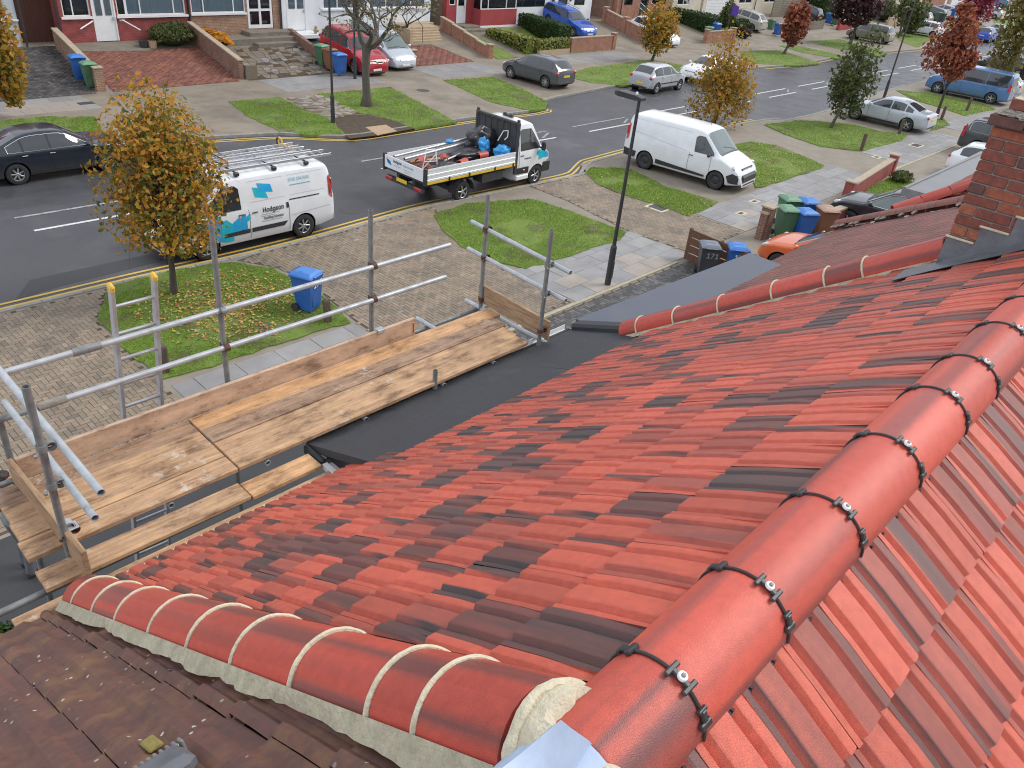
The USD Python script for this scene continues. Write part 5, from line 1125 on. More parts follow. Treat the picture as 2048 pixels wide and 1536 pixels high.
def car(kind, name, label, cat_, col, loc, rz, L=4.2, W=1.78, Hh=1.46, wb=2.6, r=.315, fo=None, group=None, glass='auto_glass', **o):
    S = STY[kind]; c = Car([(x * L, z * Hh) for x, z in S['top']], L, W, Hh, o.get('roofw', W * .335), S['belt'] * Hh, o.get('clear', .2))
    pt_ = 0.0
    if loc[1] > 33 and abs(math.sin(rz)) > .7:      # standing on a sloping drive
        zF, zR = (zfar(0, loc[1] + k * wb / 2 * math.sin(rz)) for k in (1, -1)); pt_ = math.atan2(zR - zF, wb); loc = (loc[0], loc[1], (zF + zR) / 2 + .02)
    t = thing(name, label, cat_, loc, rz, group, pt_)
    fo = .80 if fo is None else fo; axles = (L / 2 - fo, L / 2 - fo - wb)
    obj('body', c.body(axles, r), 'paint_' + col, t, smooth=38)
    x0, x1 = S['ws'][0] * L, S['ws'][1] * L; obj('windscreen', c.deck(x0, x1, .055), glass, t, smooth=True)
    obj('wiper', cat(tube([(x0 - .02, .45, c.zs_(x0 - .02, .4) + .02), (x0 - .12, -.2, c.zs_(x0 - .12, .2) + .018)], .009, 5), tube([(x0 - .02, -.1, c.zs_(x0 - .02, .1) + .02), (x0 - .12, -.6, c.zs_(x0 - .12, .5) + .012)], .009, 5)), 'trim_black', t)
    x0, x1 = S['rw'][0] * L, S['rw'][1] * L; obj('rear_window', c.deck(x0, x1, .075), glass, t, smooth=True)
    xa, xb = S['win'][0] * L, S['win'][1] * L; cuts = [xa] + [p * L for p in S['pil']] + [xb]
    for sg in (-1, 1):
        for k, (a, b) in enumerate(zip(cuts[:-1], cuts[1:])):
            xs = np.linspace(a + .03, b - .03, 9); up = [(x, max(c.belt + .032, min(c.top(x) - .085, Hh - .10))) for x in xs]
            lo = [(x, c.belt + .025) for x in xs]
            up = [(x, z) for x, z in up if z > c.belt + .04]
            if len(up) < 2: continue
            ply = [(up[0][0], c.belt + .025)] + up + [(up[-1][0], c.belt + .025)]
            obj('side_window', c.side(ply, sg, .005), glass, t, smooth=30)
        if o.get('chrome_line'):
            xs = np.linspace(xa + .02, xb - .02, 16); up = [(x, max(c.belt + .02, min(c.top(x) - .072, Hh - .088))) for x in xs]
            p3 = [(x, sg * (c.yw(x, z) + .005), z) for x, z in up]; p3 = p3 + [(x, sg * (c.yw(x, c.belt + .012) + .005), c.belt + .012) for x in xs[::-1]]; p3.append(p3[0])
            obj('window_trim', tube(p3, .011, 5), 'chrome', t)
    o.setdefault('handles', [S['pil'][1] * L + .05 - (0.02 if True else 0), S['pil'][0] * L + .02]); o.setdefault('seams', [S['pil'][1] * L, S['win'][1] * L - .06, S['pil'][0] * L - .18])
    o.setdefault('mirror_x', S['win'][1] * L - .10)
    if o.get('rails'):
        for sg in (-1, 1): obj('roof_rail', tube([(-.38 * L, sg * (c.roofw - .03), Hh + .0), (-.36 * L, sg * (c.roofw - .03), Hh + .05), (.0 * L, sg * (c.roofw - .03), Hh + .06), (.04 * L, sg * (c.roofw - .03), Hh + .02)], .016, 6), o['rails'], t)
    detail(c, t, col if col.startswith('paint_') else 'paint_' + col, axles, r, o)
    return t, c
def placed(px, z=0.0): q = g(*px, z); return (q[0], q[1])

# --- vans and truck of the roofers
def van(name, label, loc, rz, L, W, Hh, top, axles, r, win, roofw, belt, col='white', **o):
    c = Car(top, L, W, Hh, roofw, belt, .22, plan=[(-.5, .93), (-.492, .975), (-.47, 1), (.30, 1), (.40, .975), (.455, .92), (.485, .82), (.5, .66)])
    t = thing(name, label, 'van', loc, rz); obj('body', c.body(axles, r), 'paint_' + col, t, smooth=38)
    obj('windscreen', c.deck(o['ws'][0], o['ws'][1], .06), o.get('glass', 'auto_glass'), t, smooth=True)
    obj('wiper', cat(tube([(o['ws'][0] - .03, .5, c.zs_(o['ws'][0] - .03, .5) + .02), (o['ws'][0] - .17, -.25, c.zs_(o['ws'][0] - .17, .25) + .02)], .01, 5)), 'trim_black', t)
    obj('scuttle', c.deck(o['ws'][0] + .05, o['ws'][0] - .005, .10, .010, 2), 'trim_black', t)
    for sg in (-1, 1):
        for ply in win: obj('side_window', c.side(ply, sg, .006), 'auto_glass', t)
    o['sill'] = False
    detail(c, t, 'paint_' + col, axles, r, o); return t, c
TC = [(-2.485, .42), (-2.482, .6), (-2.46, 1.25), (-2.42, 1.86), (-2.33, 1.955), (-1, 1.985), (.55, 1.975), (.88, 1.92), (1.62, 1.22), (1.98, 1.08), (2.28, .93), (2.42, .72), (2.475, .5), (2.485, .36)]
rz_h = PI - .004
hv, c = van('van', 'white van with turquoise panels and ladders on its roof parked at the near kerb', (10.12, 19.38, 0), rz_h, 4.97, 1.98, 1.985, TC, (1.49, -1.44), .335,
            [[(.42, 1.17), (.42, 1.70), (.52, 1.78), (.86, 1.78), (1.36, 1.29), (1.42, 1.17)]], .80, 1.13, rim='cover', ws=(1.58, .90), lamp_z=.92, tail='tall', tail_z=1.30, plate_r=.72, grille_z=.78, grille_h=.16, grille_w=.9, mirror='trim_black', mirror_x=1.22, handles=[.45, .05], handle='trim_black', seams=[1.30, .22, -.98], arch_trim=False)
SG = 1   # left flank faces the houses on the near side
obj('rub_strip', c.side([(.98, .50), (.24, .50), (.24, .62), (.98, .60)], SG, .012), 'trim_black', hv); obj('rub_strip', c.side([(.18, .50), (-.80, .50), (-.92, .62), (.18, .62)], SG, .012), 'trim_black', hv)
obj('rub_strip', c.side([(.98, .50), (-.80, .50), (-.92, .62), (.98, .60)], -SG, .012), 'trim_black', hv)
obj('slide_rail', c.side([(-1.02, 1.17), (-1.98, 1.17), (-1.98, 1.20), (-1.02, 1.20)], SG, .008), 'trim_black', hv)
obj('body_crease', c.side([(-1.05, .74), (-2.3, .82), (-2.3, .835), (-1.05, .755)], SG, .004), 'render_grey', hv)
obj('panel_frame', cat(c.side([(.16, 1.30), (-.92, 1.30), (-.92, 1.31), (.16, 1.31)], SG, .003), c.side([(.16, 1.82), (-.92, 1.82), (-.92, 1.83), (.16, 1.83)], SG, .003), c.side([(-1.05, 1.30), (-2.2, 1.30), (-2.2, 1.31), (-1.05, 1.31)], SG, .003), c.side([(-1.05, 1.82), (-2.2, 1.82), (-2.2, 1.83), (-1.05, 1.83)], SG, .003)), 'render_grey', hv)
def par_(x, z, w, h, sk): return [(x, z), (x - w, z + sk), (x - w, z + sk - h), (x, z - h)]
obj('logo', cat(c.side([(-.13, 1.76), (-.52, 1.68), (-.56, 1.47), (-.17, 1.55)], SG, .006)), 'decal_blue', hv)
obj('logo', cat(c.side([(.02, 1.67), (-.13, 1.64), (-.17, 1.55), (-.34, 1.515), (-.40, 1.33), (-.02, 1.42)], SG, .005)), 'decal_cyan', hv)
def side_text(t, c, s, x0, z0, h, mt, sg, bold=False, width=None):
    m = meshkit.text_mesh(s, h, .0015, bold); v = np.array(m.vertices)
    if width: v[:, 0] *= width / v[:, 0].max()
    out = np.array([(x0 - sg * a, sg * (c.yw(x0 - sg * a, z0 + b) + .014 + d), z0 + b) for a, b, d in v]); f = np.array(m.faces)
    obj('lettering', (out, f if sg * sg < 0 else f), mt, t)
side_text(hv, c, 'Hodgson', -.17, .985, .125, 'decal_black', SG, True, .64)
side_text(hv, c, 'Roofing Division', -.19, .79, .066, 'decal_black', SG, True, .60)
side_text(hv, c, '0745 194 9401', -1.06, 1.66, .085, 'decal_teal', SG, False, .68)
for w, z_ in ((.55, .92), (.40, .87), (.62, .73)): obj('small_print', c.side([(-.12, z_), (-.12 - w, z_), (-.12 - w, z_ + .012), (-.12, z_ + .012)], SG, .005), 'decal_grey', hv)
obj('small_print', c.side([(-1.08, 1.55), (-1.74, 1.55), (-1.74, 1.572), (-1.08, 1.572)], SG, .005), 'decal_teal', hv)
obj('filler_cap', c.side([(-.90, .98), (-.97, .98), (-.97, 1.13), (-.90, 1.13)], SG, .008), 'decal_black', hv)
for k, ply in enumerate([[(2.30, .56), (2.30, .86), (2.0, .98), (1.95, .62)], [(2.02, .60), (1.98, .98), (1.35, 1.06), (1.24, .78), (1.72, .70)], [(1.26, .74), (1.36, 1.06), (1.05, 1.03), (1.06, .40), (1.20, .40)], [(1.05, .40), (1.05, .95), (.88, .98), (.72, .83), (.72, .36), (.95, .36)], [(.72, .55), (.72, .86), (.50, 1.0), (.50, .62)], [(.48, .62), (.48, .96), (.33, 1.06), (.30, .62)], [(.30, .82), (.30, .98), (.20, 1.02), (.20, .88)], [(1.3, 1.06), (1.12, 1.1), (1.0, 1.05)]]):
    obj('turquoise_panel', c.side(ply, SG, .0045 + .001 * k), ['decal_cyan', 'decal_cyan', 'decal_blue', 'decal_cyan', 'decal_blue', 'decal_blue', 'decal_cyan', 'decal_cyan'][k], hv)
obj('turquoise_bonnet', c.deck(2.2, 1.75, .12, .006, 4), 'decal_cyan', hv, smooth=True)
for x in (.35, -.75, -1.75): obj('roof_bar', cat(cbox((x, 0, 2.07), (.05, 1.5, .03), .006), cbox((x, .72, 2.03), (.14, .10, .10), .02), cbox((x, -.72, 2.03), (.14, .10, .10), .02)), 'trim_black', hv)
def roof_ladder(label, y, x0, x1, z, w=.34, yellow=False):
    q = thing('ladder', label, 'ladder', (10.12, 19.38, 0), rz_h, 'ladders on the roofers\' van')
    for s in (-1, 1): obj('stile', cbox(((x0 + x1) / 2, y + s * w / 2, z), (x1 - x0, .03, .075), .005), 'alu', q)
    for x in np.arange(x0 + .2, x1, .25): obj('rung', tube([(x, y - w / 2, z), (x, y + w / 2, z)], .014, 7), 'alu', q)
    return q
roof_ladder('wide aluminium ladder lying on the kerb side of the van roof', .42, -2.65, .75, 2.13, .38); roof_ladder('second aluminium ladder on the van roof, beside a yellow clamp', -.05, -2.3, .9, 2.15, .34); roof_ladder('narrow ladder on the road side of the van roof under the clamps', -.5, -2.2, .9, 2.17, .30)
for x in (-1.75, .35):
    k = thing('ladder_clamp', {-1.75: 'yellow looped ladder clamp at the rear of the van roof', .35: 'black and yellow ladder clamp over the front of the van roof'}[x], 'clamp', (10.12, 19.38, 0), rz_h)
    obj('hook', tube([(x, -.62, 2.1), (x, -.66, 2.30), (x, -.58, 2.42), (x, -.48, 2.38), (x, -.46, 2.26)], .022, 7), 'yellow_plastic', k, smooth=50); obj('clamp_body', cbox((x, -.70, 2.26), (.08, .06, .26), .02), 'trim_black', k)
    obj('strap', tube([(x, -.46, 2.26), (x - .05, -.25, 2.22), (x - .1, -.1, 2.2)], .016, 6), 'yellow_plastic' if x < 0 else 'trim_black', k)

TR = (19.3, 19.18, 0)
XF, XR_ = 2.72, -3.55    # front bumper and tailboard along the truck
tk = thing('dropside_truck', 'white dropside truck with dark headboard loaded with roofing waste', 'truck', TR, .01)
CT = [(-1.0, .42), (-.999, 1.3), (-.99, 2.16), (-.90, 2.24), (-.35, 2.25), (-.10, 2.17), (.46, 1.36), (.72, 1.18), (.90, 1.0), (.97, .72), (.995, .5), (1.0, .36)]
cc = Car([(x * 1.0, z) for x, z in CT], 2.0, 2.02, 2.25, .80, 1.28, .34, plan=[(-.5, .99), (-.45, 1), (.1, 1), (.3, .96), (.42, .88), (.47, .76), (.5, .6)])
off = XF - 1.0
def cabm(m): return xf(m, None, (off, 0, 0))
bv = cc.body((.0 + .10,), .36); obj('cab', cabm(bv), 'paint_white', tk, smooth=38)
obj('windscreen', cabm(cc.deck(.43, -.08, .06)), 'auto_glass', tk, smooth=True)
for sg in (-1, 1):
    obj('side_window', cabm(cc.side([(-.80, 1.33), (-.80, 1.98), (-.70, 2.04), (-.22, 2.03), (.22, 1.45), (.24, 1.33)], sg, .006)), 'auto_glass', tk)
    obj('door_seam', cabm(cc.side([(-.88, .75), (-.87, .75), (-.87, 2.05), (-.88, 2.05)], sg, .003)), 'trim_black', tk); obj('door_handle', cabm(xf(cbox((0, 0, 0), (.17, .03, .035), .01), None, (-.74, sg * 1.005, 1.17))), 'trim_black', tk)
    obj('window_post', cabm(cc.side([(-.30, 1.33), (-.26, 1.33), (-.26, 2.02), (-.30, 2.02)], sg, .009)), 'trim_black', tk)
    obj('door_mirror', cabm(cat(cbox((.20, sg * 1.14, 1.42), (.10, .2, .30), .04), cbox((.16, sg * 1.02, 1.36), (.06, .16, .05), .01))), 'trim_black', tk)
    for k, ply in enumerate([[(.15, .92), (.10, 1.26), (.48, 1.30), (.52, .98)], [(.50, .96), (.48, 1.30), (.74, 1.14), (.78, .92)], [(.02, 1.10), (.02, 1.22), (.12, 1.26), (.13, 1.1)]]): obj('turquoise_panel', cabm(cc.side(ply, sg, .006 + .001 * k)), ['decal_cyan', 'decal_blue', 'decal_cyan'][k], tk)
    obj('lower_trim', cabm(cc.side([(-.98, .52), (-.36, .52), (-.36, .76), (-.98, .76)], sg, .012)), 'trim_black', tk); obj('side_step', cabm(cbox((-.66, sg * .98, .40), (.62, .10, .16), .02)), 'white_upvc', tk)
    obj('headlight', cabm(ico((.80, sg * .72, 1.0), (.10, .16, .12), 2)), 'lamp_clear', tk, smooth=True); obj('side_marker', cabm(cbox((-.62, sg * 1.025, .66), (.08, .02, .04), .005)), 'lamp_amber', tk)
    wheel(tk, off + .10, sg * .88, sg, .355, 'alloy'); wheel(tk, -1.78, sg * .86, sg, .355, 'alloy')
obj('turquoise_bonnet', cabm(cc.deck(.88, .50, .08, .006, 4)), 'decal_cyan', tk, smooth=True)
obj('bumper', cabm(cat(cbox((.93, 0, .55), (.16, 1.6, .36), .06), cbox((.62, .93, .62), (.5, .12, .42), .05), cbox((.62, -.93, .62), (.5, .12, .42), .05))), 'trim_black', tk); obj('number_plate', cabm(cbox((1.012, 0, .55), (.016, .52, .11), .004)), 'plate_white', tk)
obj('grille', cabm(cbox((.90, 0, .86), (.10, 1.0, .22), .04)), 'trim_black', tk)
obj('beacon_bar', cat(cbox((off - .55, 0, 2.31), (.12, .5, .05), .02), ico((off - .55, .15, 2.34), (.07, .09, .05), 1), ico((off - .55, -.15, 2.34), (.07, .09, .05), 1)), 'trim_black', tk)
XH = off - 1.06
b = MB(); b.add(*cbox((XH, 0, 1.55), (.05, 2.02, 1.46), .01))
for k in range(7): b.add(*cbox((XH - .03, -.9 + .3 * k, 1.55), (.03, .05, 1.4), .006))
b.add(*cbox((XH, 1.0, 1.45), (.11, .09, 1.76), .01)); b.add(*cbox((XH, -1.0, 1.45), (.11, .09, 1.76), .01)); b.add(*cbox((XH, 0, 2.29), (.13, 2.06, .10), .02))
for k in range(8): b.add(*cbox((XH - .07, -.88 + .25 * k, 2.31), (.05, .03, .05), .008))
for s in (-1, 1): b.add(*cbox((XH, s * .98, 2.38), (.10, .10, .10), .02))
obj('headboard', b, 'truck_steel', tk)
obj('bed', cat(b2(XR_ + .04, XH - .04, -1.0, 1.0, .90, .97)), 'truck_steel', tk)
for sg in (-1, 1):
    dz = MB(); P_ = [(0, 0), (0, .40), (.03, .40), (.03, .34), (.022, .33), (.022, .23), (.03, .22), (.03, .17), (.022, .16), (.022, .07), (.03, .06), (.03, 0)]
    v, f = extr_x(P_, XR_ + .10, XH - .06); v = v.copy(); v[:, 1] = sg * (v[:, 1] + 1.005); v[:, 2] += .97; obj('dropside', (v, f if sg > 0 else f[:, ::-1]), 'paint_white', tk)
    obj('yellow_strip', cbox(((XR_ + XH) / 2, sg * 1.03, .915), (XH - XR_ - .1, .02, .075), .004), 'yellow_strip', tk)
    obj('side_rail', cbox(((XR_ + XH) / 2, sg * 1.0, .915), (XH - XR_ - .06, .04, .12), .006), 'truck_steel', tk)
    for x in (-2.5, -1.6, -.4, .5): obj('side_latch', cbox((x, sg * 1.045, .94), (.06, .03, .13), .008), 'trim_black', tk)
    obj('corner_post', cbox((XR_ + .05, sg * 1.0, 1.13), (.12, .10, .54), .012), 'trim_black', tk)
    obj('tail_light', cbox((XR_ + .0, sg * .72, .66), (.06, .36, .12), .02), 'lamp_red', tk)
    th = np.linspace(.0, PI, 13); mg = np.array([(-1.78 + .45 * math.cos(a), sg * q, .36 + .45 * math.sin(a)) for q in (.70, 1.02) for a in th]); obj('mudguard', (np.vstack([mg, mg * [1, 1, 1] + [0, 0, .015]]), np.array([[i, i + 1, 14 + i, 13 + i] for i in range(12)] + [[26 + i, 39 + i, 40 + i, 27 + i] for i in range(12)])), 'truck_steel', tk)
obj('tailboard', cat(cbox((XR_ + .02, 0, 1.17), (.04, 1.9, .40), .008)), 'paint_white', tk)
obj('chassis', cat(b2(XR_ + .1, off - .2, -.45, -.32, .55, .86), b2(XR_ + .1, off - .2, .32, .45, .55, .86), b2(-1.95, -1.6, -.7, .7, .28, .44), b2(XR_ + .0, XR_ + .12, -.9, .9, .58, .72), b2(-.9, .1, -.95, -.5, .5, .8)), 'truck_steel', tk)
obj('number_plate', cbox((XR_ - .03, .05, .74), (.016, .52, .12), .004), 'plate_yellow', tk)
obj('fuel_cap_step', cbox((.95, -.92, .42), (.3, .2, .06), .02), 'yellow_plastic', tk)
def tail_txt(s, y0, z0, h, mt, w):
    m = meshkit.text_mesh(s, h, .002, True); v = np.array(m.vertices); v[:, 0] *= w / v[:, 0].max(); obj('lettering', (np.column_stack([XR_ - .003 - v[:, 2], y0 - v[:, 0], z0 + v[:, 1]]), np.array(m.faces)), mt, tk)
tail_txt('Hodgson', .52, 1.22, .085, 'decal_black', .42); tail_txt('0745 194 9401', .02, 1.20, .06, 'decal_teal', .5)
for y_, z_, w in ((.5, 1.13, .35), (0, 1.12, .4), (-.02, 1.05, .3)): obj('small_print', cbox((XR_ - .002, y_ - w / 2, z_), (.006, w, .012), .001), 'decal_grey', tk)
obj('logo', (np.array([(XR_ - .004, .86, 1.28), (XR_ - .004, .66, 1.22), (XR_ - .004, .60, 1.08), (XR_ - .004, .80, 1.14)]) , np.array([[0, 1, 2, 3], [0, 3, 2, 1]])), 'decal_blue', tk)
side_text_z = 1.02
def cab_text(s, x0, z0, h, mt, w):
    m = meshkit.text_mesh(s, h, .002, True); v = np.array(m.vertices); v[:, 0] *= w / v[:, 0].max(); obj('lettering', (np.column_stack([off + x0 + v[:, 0], -(1.012 + v[:, 2] + 0 * v[:, 0]), z0 + v[:, 1]]), np.array(m.faces)), mt, tk)
cab_text('Hodgson', -.62, 1.03, .055, 'decal_black', .34)
def load(name, label, cat_, parts, group=None):
    q = thing(name, label, cat_, TR, .01, group)
    for nm, m, mt, sm in parts: obj(nm, m, mt, q, smooth=sm)
    return q
load('metal_pole', 'long silver pole tied along the far side of the truck bed', 'pole', [('tube', pipe((-3.3, .78, 1.30), (XH - .3, .70, 1.52), .045), 'alu', 40)])
load('metal_pole', 'second silver pole in the truck bed ending at the pole trestle', 'pole', [('tube', pipe((-3.1, .50, 1.26), (.0, .55, 1.42), .05), 'alu', 40)])
load('metal_pole', 'thin white pole slanting up across the truck load', 'pole', [('tube', tube([(-1.9, -.1, 1.18), (.75, .15, 1.55)], .028, 8), 'white_upvc', 40)])
load('trestle', 'small white folded trestle frame standing in the truck bed', 'trestle', [('frame', cat(tube([(-2.8, -.05, 1.0), (-2.6, .0, 1.62)], .018, 6), tube([(-2.3, -.25, 1.0), (-2.25, -.05, 1.60)], .018, 6), tube([(-2.6, .0, 1.62), (-2.25, -.05, 1.60)], .018, 6), tube([(-2.72, -.03, 1.25), (-2.28, -.17, 1.25)], .016, 6), tube([(-2.8, -.05, 1.02), (-2.27, -.1, 1.45)], .014, 6)), 'white_upvc', 40)])
def sack(c, s, seed, mt='black_sack', amp=.45): return ('sack', lump(c, s, seed, amp), mt, True)
load('rubble_sack', 'large black sack propped against the truck headboard', 'sack', [sack((XH - .5, .25, 1.55), (.62, .42, .42), 2)])
load('rubble_sack', 'long black bundle lying beneath the white pole', 'sack', [sack((-.35, .05, 1.15), (1.0, .34, .24), 5)])
load('rubble_sack', 'dark sack at the near corner of the truck bed', 'sack', [sack((-2.2, -.55, 1.12), (.6, .22, .17), 8)])
load('blue_sheet', 'bright blue plastic bundle in the near front corner of the truck bed', 'plastic sheet', [('bundle', lump((XH - .45, -.72, 1.33), (.32, .24, .24), 12, .5), 'blue_wrap', True)])
load('blue_sheet', 'blue plastic hanging by the black sack', 'plastic sheet', [('bundle', lump((XH - .75, -.15, 1.42), (.22, .18, .3), 15, .6), 'blue_wrap', True)])
load('blue_sheet', 'scrap of blue wrapping on the silver poles', 'plastic sheet', [('bundle', lump((-.9, .72, 1.50), (.16, .10, .08), 18, .6), 'blue_wrap', True)])
load('blue_sheet', 'pale blue wrapping at the far front of the truck load', 'plastic sheet', [('bundle', lump((.55, .80, 1.62), (.22, .14, .08), 19, .6), 'blue_wrap', True)])
for k, (x, y, a, lb) in enumerate([(-1.55, -.62, .3, 'red ridge tile by the near side of the truck bed'), (.35, -.55, .1, 'red ridge tile near the blue bundle'), (-2.75, .1, .5, 'red ridge tile under the white trestle'), (-2.0, -.2, .9, 'broken red tile in the middle of the truck load'), (-.65, -.62, .05, 'flat red tile lying along the truck side')]):
    q = thing('loose_tile', lb, 'tile', TR, .01, 'red tiles thrown in the truck')
    m = half_round(-.22, .22, .13, 10); obj('tile', xf(m, rot('z', a) @ rot('x', .2 * k - .4), (x, y, 1.20 + .03 * k)), 'tile_ridge', q, tone=ridge_tone(m[0]) * .4, smooth=40)
load('waste_wood', 'weathered boards and rubble on the floor of the truck', 'waste', [('plank', xf(cbox((0, 0, 0), (1.7, .18, .04), .005), rot('z', .15), (-.2, -.62, 1.12)), 'wood_board_dark', False), ('plank', xf(cbox((0, 0, 0), (1.2, .14, .04), .005), rot('z', -.2), (-2.3, .35, 1.15)), 'wood_board', False), ('rubble', cat(*[lump((random.uniform(-3.2, 1), random.uniform(-.8, .8), 1.0), (.22, .18, .10), k, .5) for k in range(26)]), 'tile_far' if False else 'red_block', True)])
load('handle_frame', 'white bent tube handle hooked over the truck headboard', 'handle', [('tube', tube([(XH - .3, -.35, 1.62), (XH - .12, -.42, 1.95), (XH - .1, -.62, 2.0), (XH - .2, -.70, 1.82), (XH - .3, -.66, 1.72)], .02, 7), 'white_upvc', 40)])

# --- white van on the crossing
TF = [(-2.54, .42), (-2.537, .6), (-2.51, 1.3), (-2.46, 1.86), (-2.36, 1.94), (-1, 1.97), (.45, 1.96), (.80, 1.90), (1.55, 1.20), (1.95, 1.05), (2.30, .88), (2.46, .66), (2.53, .46), (2.54, .34)]
wv, c = van('van', 'plain white panel van with black bumper parked across the paved crossing', (27.45, 15.72, .1), -PI / 2 + .10, 5.08, 1.96, 1.97, TF, (1.58, -1.50), .335,
            [[(.52, 1.17), (.46, 1.68), (.55, 1.76), (.80, 1.76), (1.30, 1.27), (1.34, 1.17)]], .80, 1.12, rim='steel', ws=(1.52, .83), lamp_z=.90, tail='tall', tail_z=1.25, plate_f=.50, grille_z=.80, grille_h=.14, grille_w=.95, mirror='trim_black', mirror_x=1.18, handles=[.42], handle='trim_black', seams=[1.26, .34], glass='auto_glass_pale')
for sg in (-1, 1):
    obj('lower_cladding', c.side([(1.10, .34), (-1.02, .34), (-1.02, .52), (1.10, .42)], sg, .010), 'trim_black', wv)
    obj('panel_crease', cat(c.side([(.2, 1.12), (-2.3, 1.36), (-2.3, 1.372), (.2, 1.132)], sg, .004), c.side([(.25, 1.80), (-2.4, 1.80), (-2.4, 1.81), (.25, 1.81)], sg, .004)), 'render_grey', wv)
    obj('bumper_corner', c.side([(2.44, .36), (2.10, .36), (1.98, .60), (2.20, .74), (2.44, .66)], sg, .012), 'trim_black', wv)
    obj('rear_bumper', c.side([(-2.50, .36), (-1.98, .36), (-1.92, .60), (-2.50, .66)], sg, .010), 'trim_black', wv)
obj('bumper', cat(cbox((2.44, 0, .50), (.22, 1.3, .34), .07), cbox((2.32, .55, .50), (.22, .6, .32), .07), cbox((2.32, -.55, .50), (.22, .6, .32), .07)), 'trim_black', wv)
obj('fog_light', cat(ico((2.44, .68, .46), (.05, .09, .05), 1), ico((2.44, -.68, .46), (.05, .09, .05), 1)), 'lamp_clear', wv)
obj('aerial', tube([(.5, .2, 1.98), (.35, .2, 2.25)], .008, 5), 'trim_black', wv)

# --- parked cars
def spot(px, z, rz, fwd, lat):
    """A car's centre from one ground point of it: fwd metres ahead of the centre and lat metres to its left."""
    q = g(*px, z); return (q[0] - fwd * math.cos(rz) + lat * math.sin(rz), q[1] - fwd * math.sin(rz) - lat * math.cos(rz))
N_, S_ = PI / 2, -PI / 2
P0 = spot((40, 369), 0, 0, -1.29, -.80)
car('saloon', 'parked_car', 'black saloon with chrome window trim parked at the far left kerb', 'car', 'navy_black', (*P0, 0), 0.0, 4.66, 1.76, 1.44, 2.67, .32, .95, chrome_line=True, handle='chrome', rim='multi')
car('hatch', 'parked_car', 'dark maroon car half hidden by autumn leaves at the left edge', 'car', 'maroon', (9.35, 39.6, .55), N_, 4.1, 1.75, 1.5, 2.5)
P0 = spot((757, 147), .25, S_, 2.2, 0); car('suv', 'parked_car', 'red off-roader facing the road on the driveway of the white house', 'car', 'red', (P0[0], P0[1], .62), S_ - .05, 4.48, 1.85, 1.65, 2.67, .35, .88, arch_trim=True, grille_h=.24, grille_w=.95, rails='chrome', lamp_z=.82, grille_z=.74)
P0 = spot((812, 136), .25, S_, 2.3, 0); car('mpv', 'parked_car', 'silver people carrier facing the road beside the red off-roader', 'car', 'silver_blue', (P0[0], P0[1], .62), S_ - .03, 4.75, 1.88, 1.66, 2.85, .33, .95, glass='auto_glass_pale', grille_h=.08)
P0 = spot((1090, 176), .1, N_, -1.355, .78); car('hatch', 'parked_car', 'dark grey hatchback parked nose-in between two verges', 'car', 'grey', (P0[0], P0[1], .1), N_ + .02, 4.26, 1.80, 1.47, 2.62, .325, .85, rim='multi', roofw=.60)
P0 = spot((1310, 187), 0, 0, -1.2, -.72); car('hatch', 'parked_car', 'small silver hatchback with black rubbing strips parked at the far kerb', 'car', 'silver', (P0[0], P0[1], 0), .03, 3.92, 1.65, 1.46, 2.46, .30, .78, rub=True, roofw=.56, plate_r=.52)
car('saloon', 'parked_car', 'pale silver saloon facing the small silver hatchback behind an orange tree', 'car', 'white', (47.2, 27.1, 0), PI, 4.5, 1.76, 1.43, 2.7, .31, .85)
P0 = spot((1180, 80), .45, S_, 2.3, 0); car('suv', 'parked_car', 'bright blue estate car behind the clipped hedge', 'car', 'blue', (P0[0], P0[1], .75), S_ - .08, 4.75, 1.84, 1.50, 2.75, .33, .92, rails='trim_black', roofw=.62)
P0 = spot((1350, 90), .3, S_, 2.1, 0); car('hatch', 'parked_car', 'white hatchback with black grille half hidden by the orange tree on the far side', 'car', 'white', (P0[0], P0[1], .4), S_ - .1, 4.3, 1.8, 1.43, 2.7, .33, .85, grille_h=.16, grille_w=.8)
P0 = spot((1498, 60), .45, N_, -1.3, .75); car('hatch', 'parked_car', 'silver beige hatchback on the driveway beside the purple flag', 'car', 'beige', (P0[0], P0[1], .5), N_ + .12, 4.2, 1.76, 1.55, 2.6)
P0 = spot((1632, 42), .8, N_, -2.0, .3); car('suv', 'parked_car', 'black car with yellow rear plate backed by the grey garden fence', 'car', 'black', (P0[0], P0[1], .8), N_ + .1, 4.2, 1.8, 1.55, 2.6)
P0 = spot((1759, 88), .1, N_, -1.45, .78); car('mpv', 'parked_car', 'taupe people carrier parked across the far crossing', 'car', 'greige', (P0[0], P0[1], .1), N_ + .02, 4.3, 1.81, 1.62, 2.76, .32, .80)
P0 = spot((1862, 75), .1, N_, -1.25, .74); car('hatch', 'parked_car', 'white five-door hatchback on the far crossing beyond the taupe people carrier', 'car', 'white', (P0[0], P0[1], .1), N_, 4.0, 1.74, 1.49, 2.51)
P0 = spot((1957, 84), 0, 0, -2.0, 0); car('hatch', 'parked_car', 'small blue car at the far kerb behind the red-brown tree', 'car', 'blue', (P0[0], P0[1], 0), .03, 3.9, 1.7, 1.48, 2.5)
P0 = spot((1982, 76), 0, 0, -2.2, 0); car('saloon', 'parked_car', 'grey saloon seen from behind at the far kerb up the street', 'car', 'grey', (P0[0], P0[1], 0), .03, 4.6, 1.8, 1.43, 2.75)
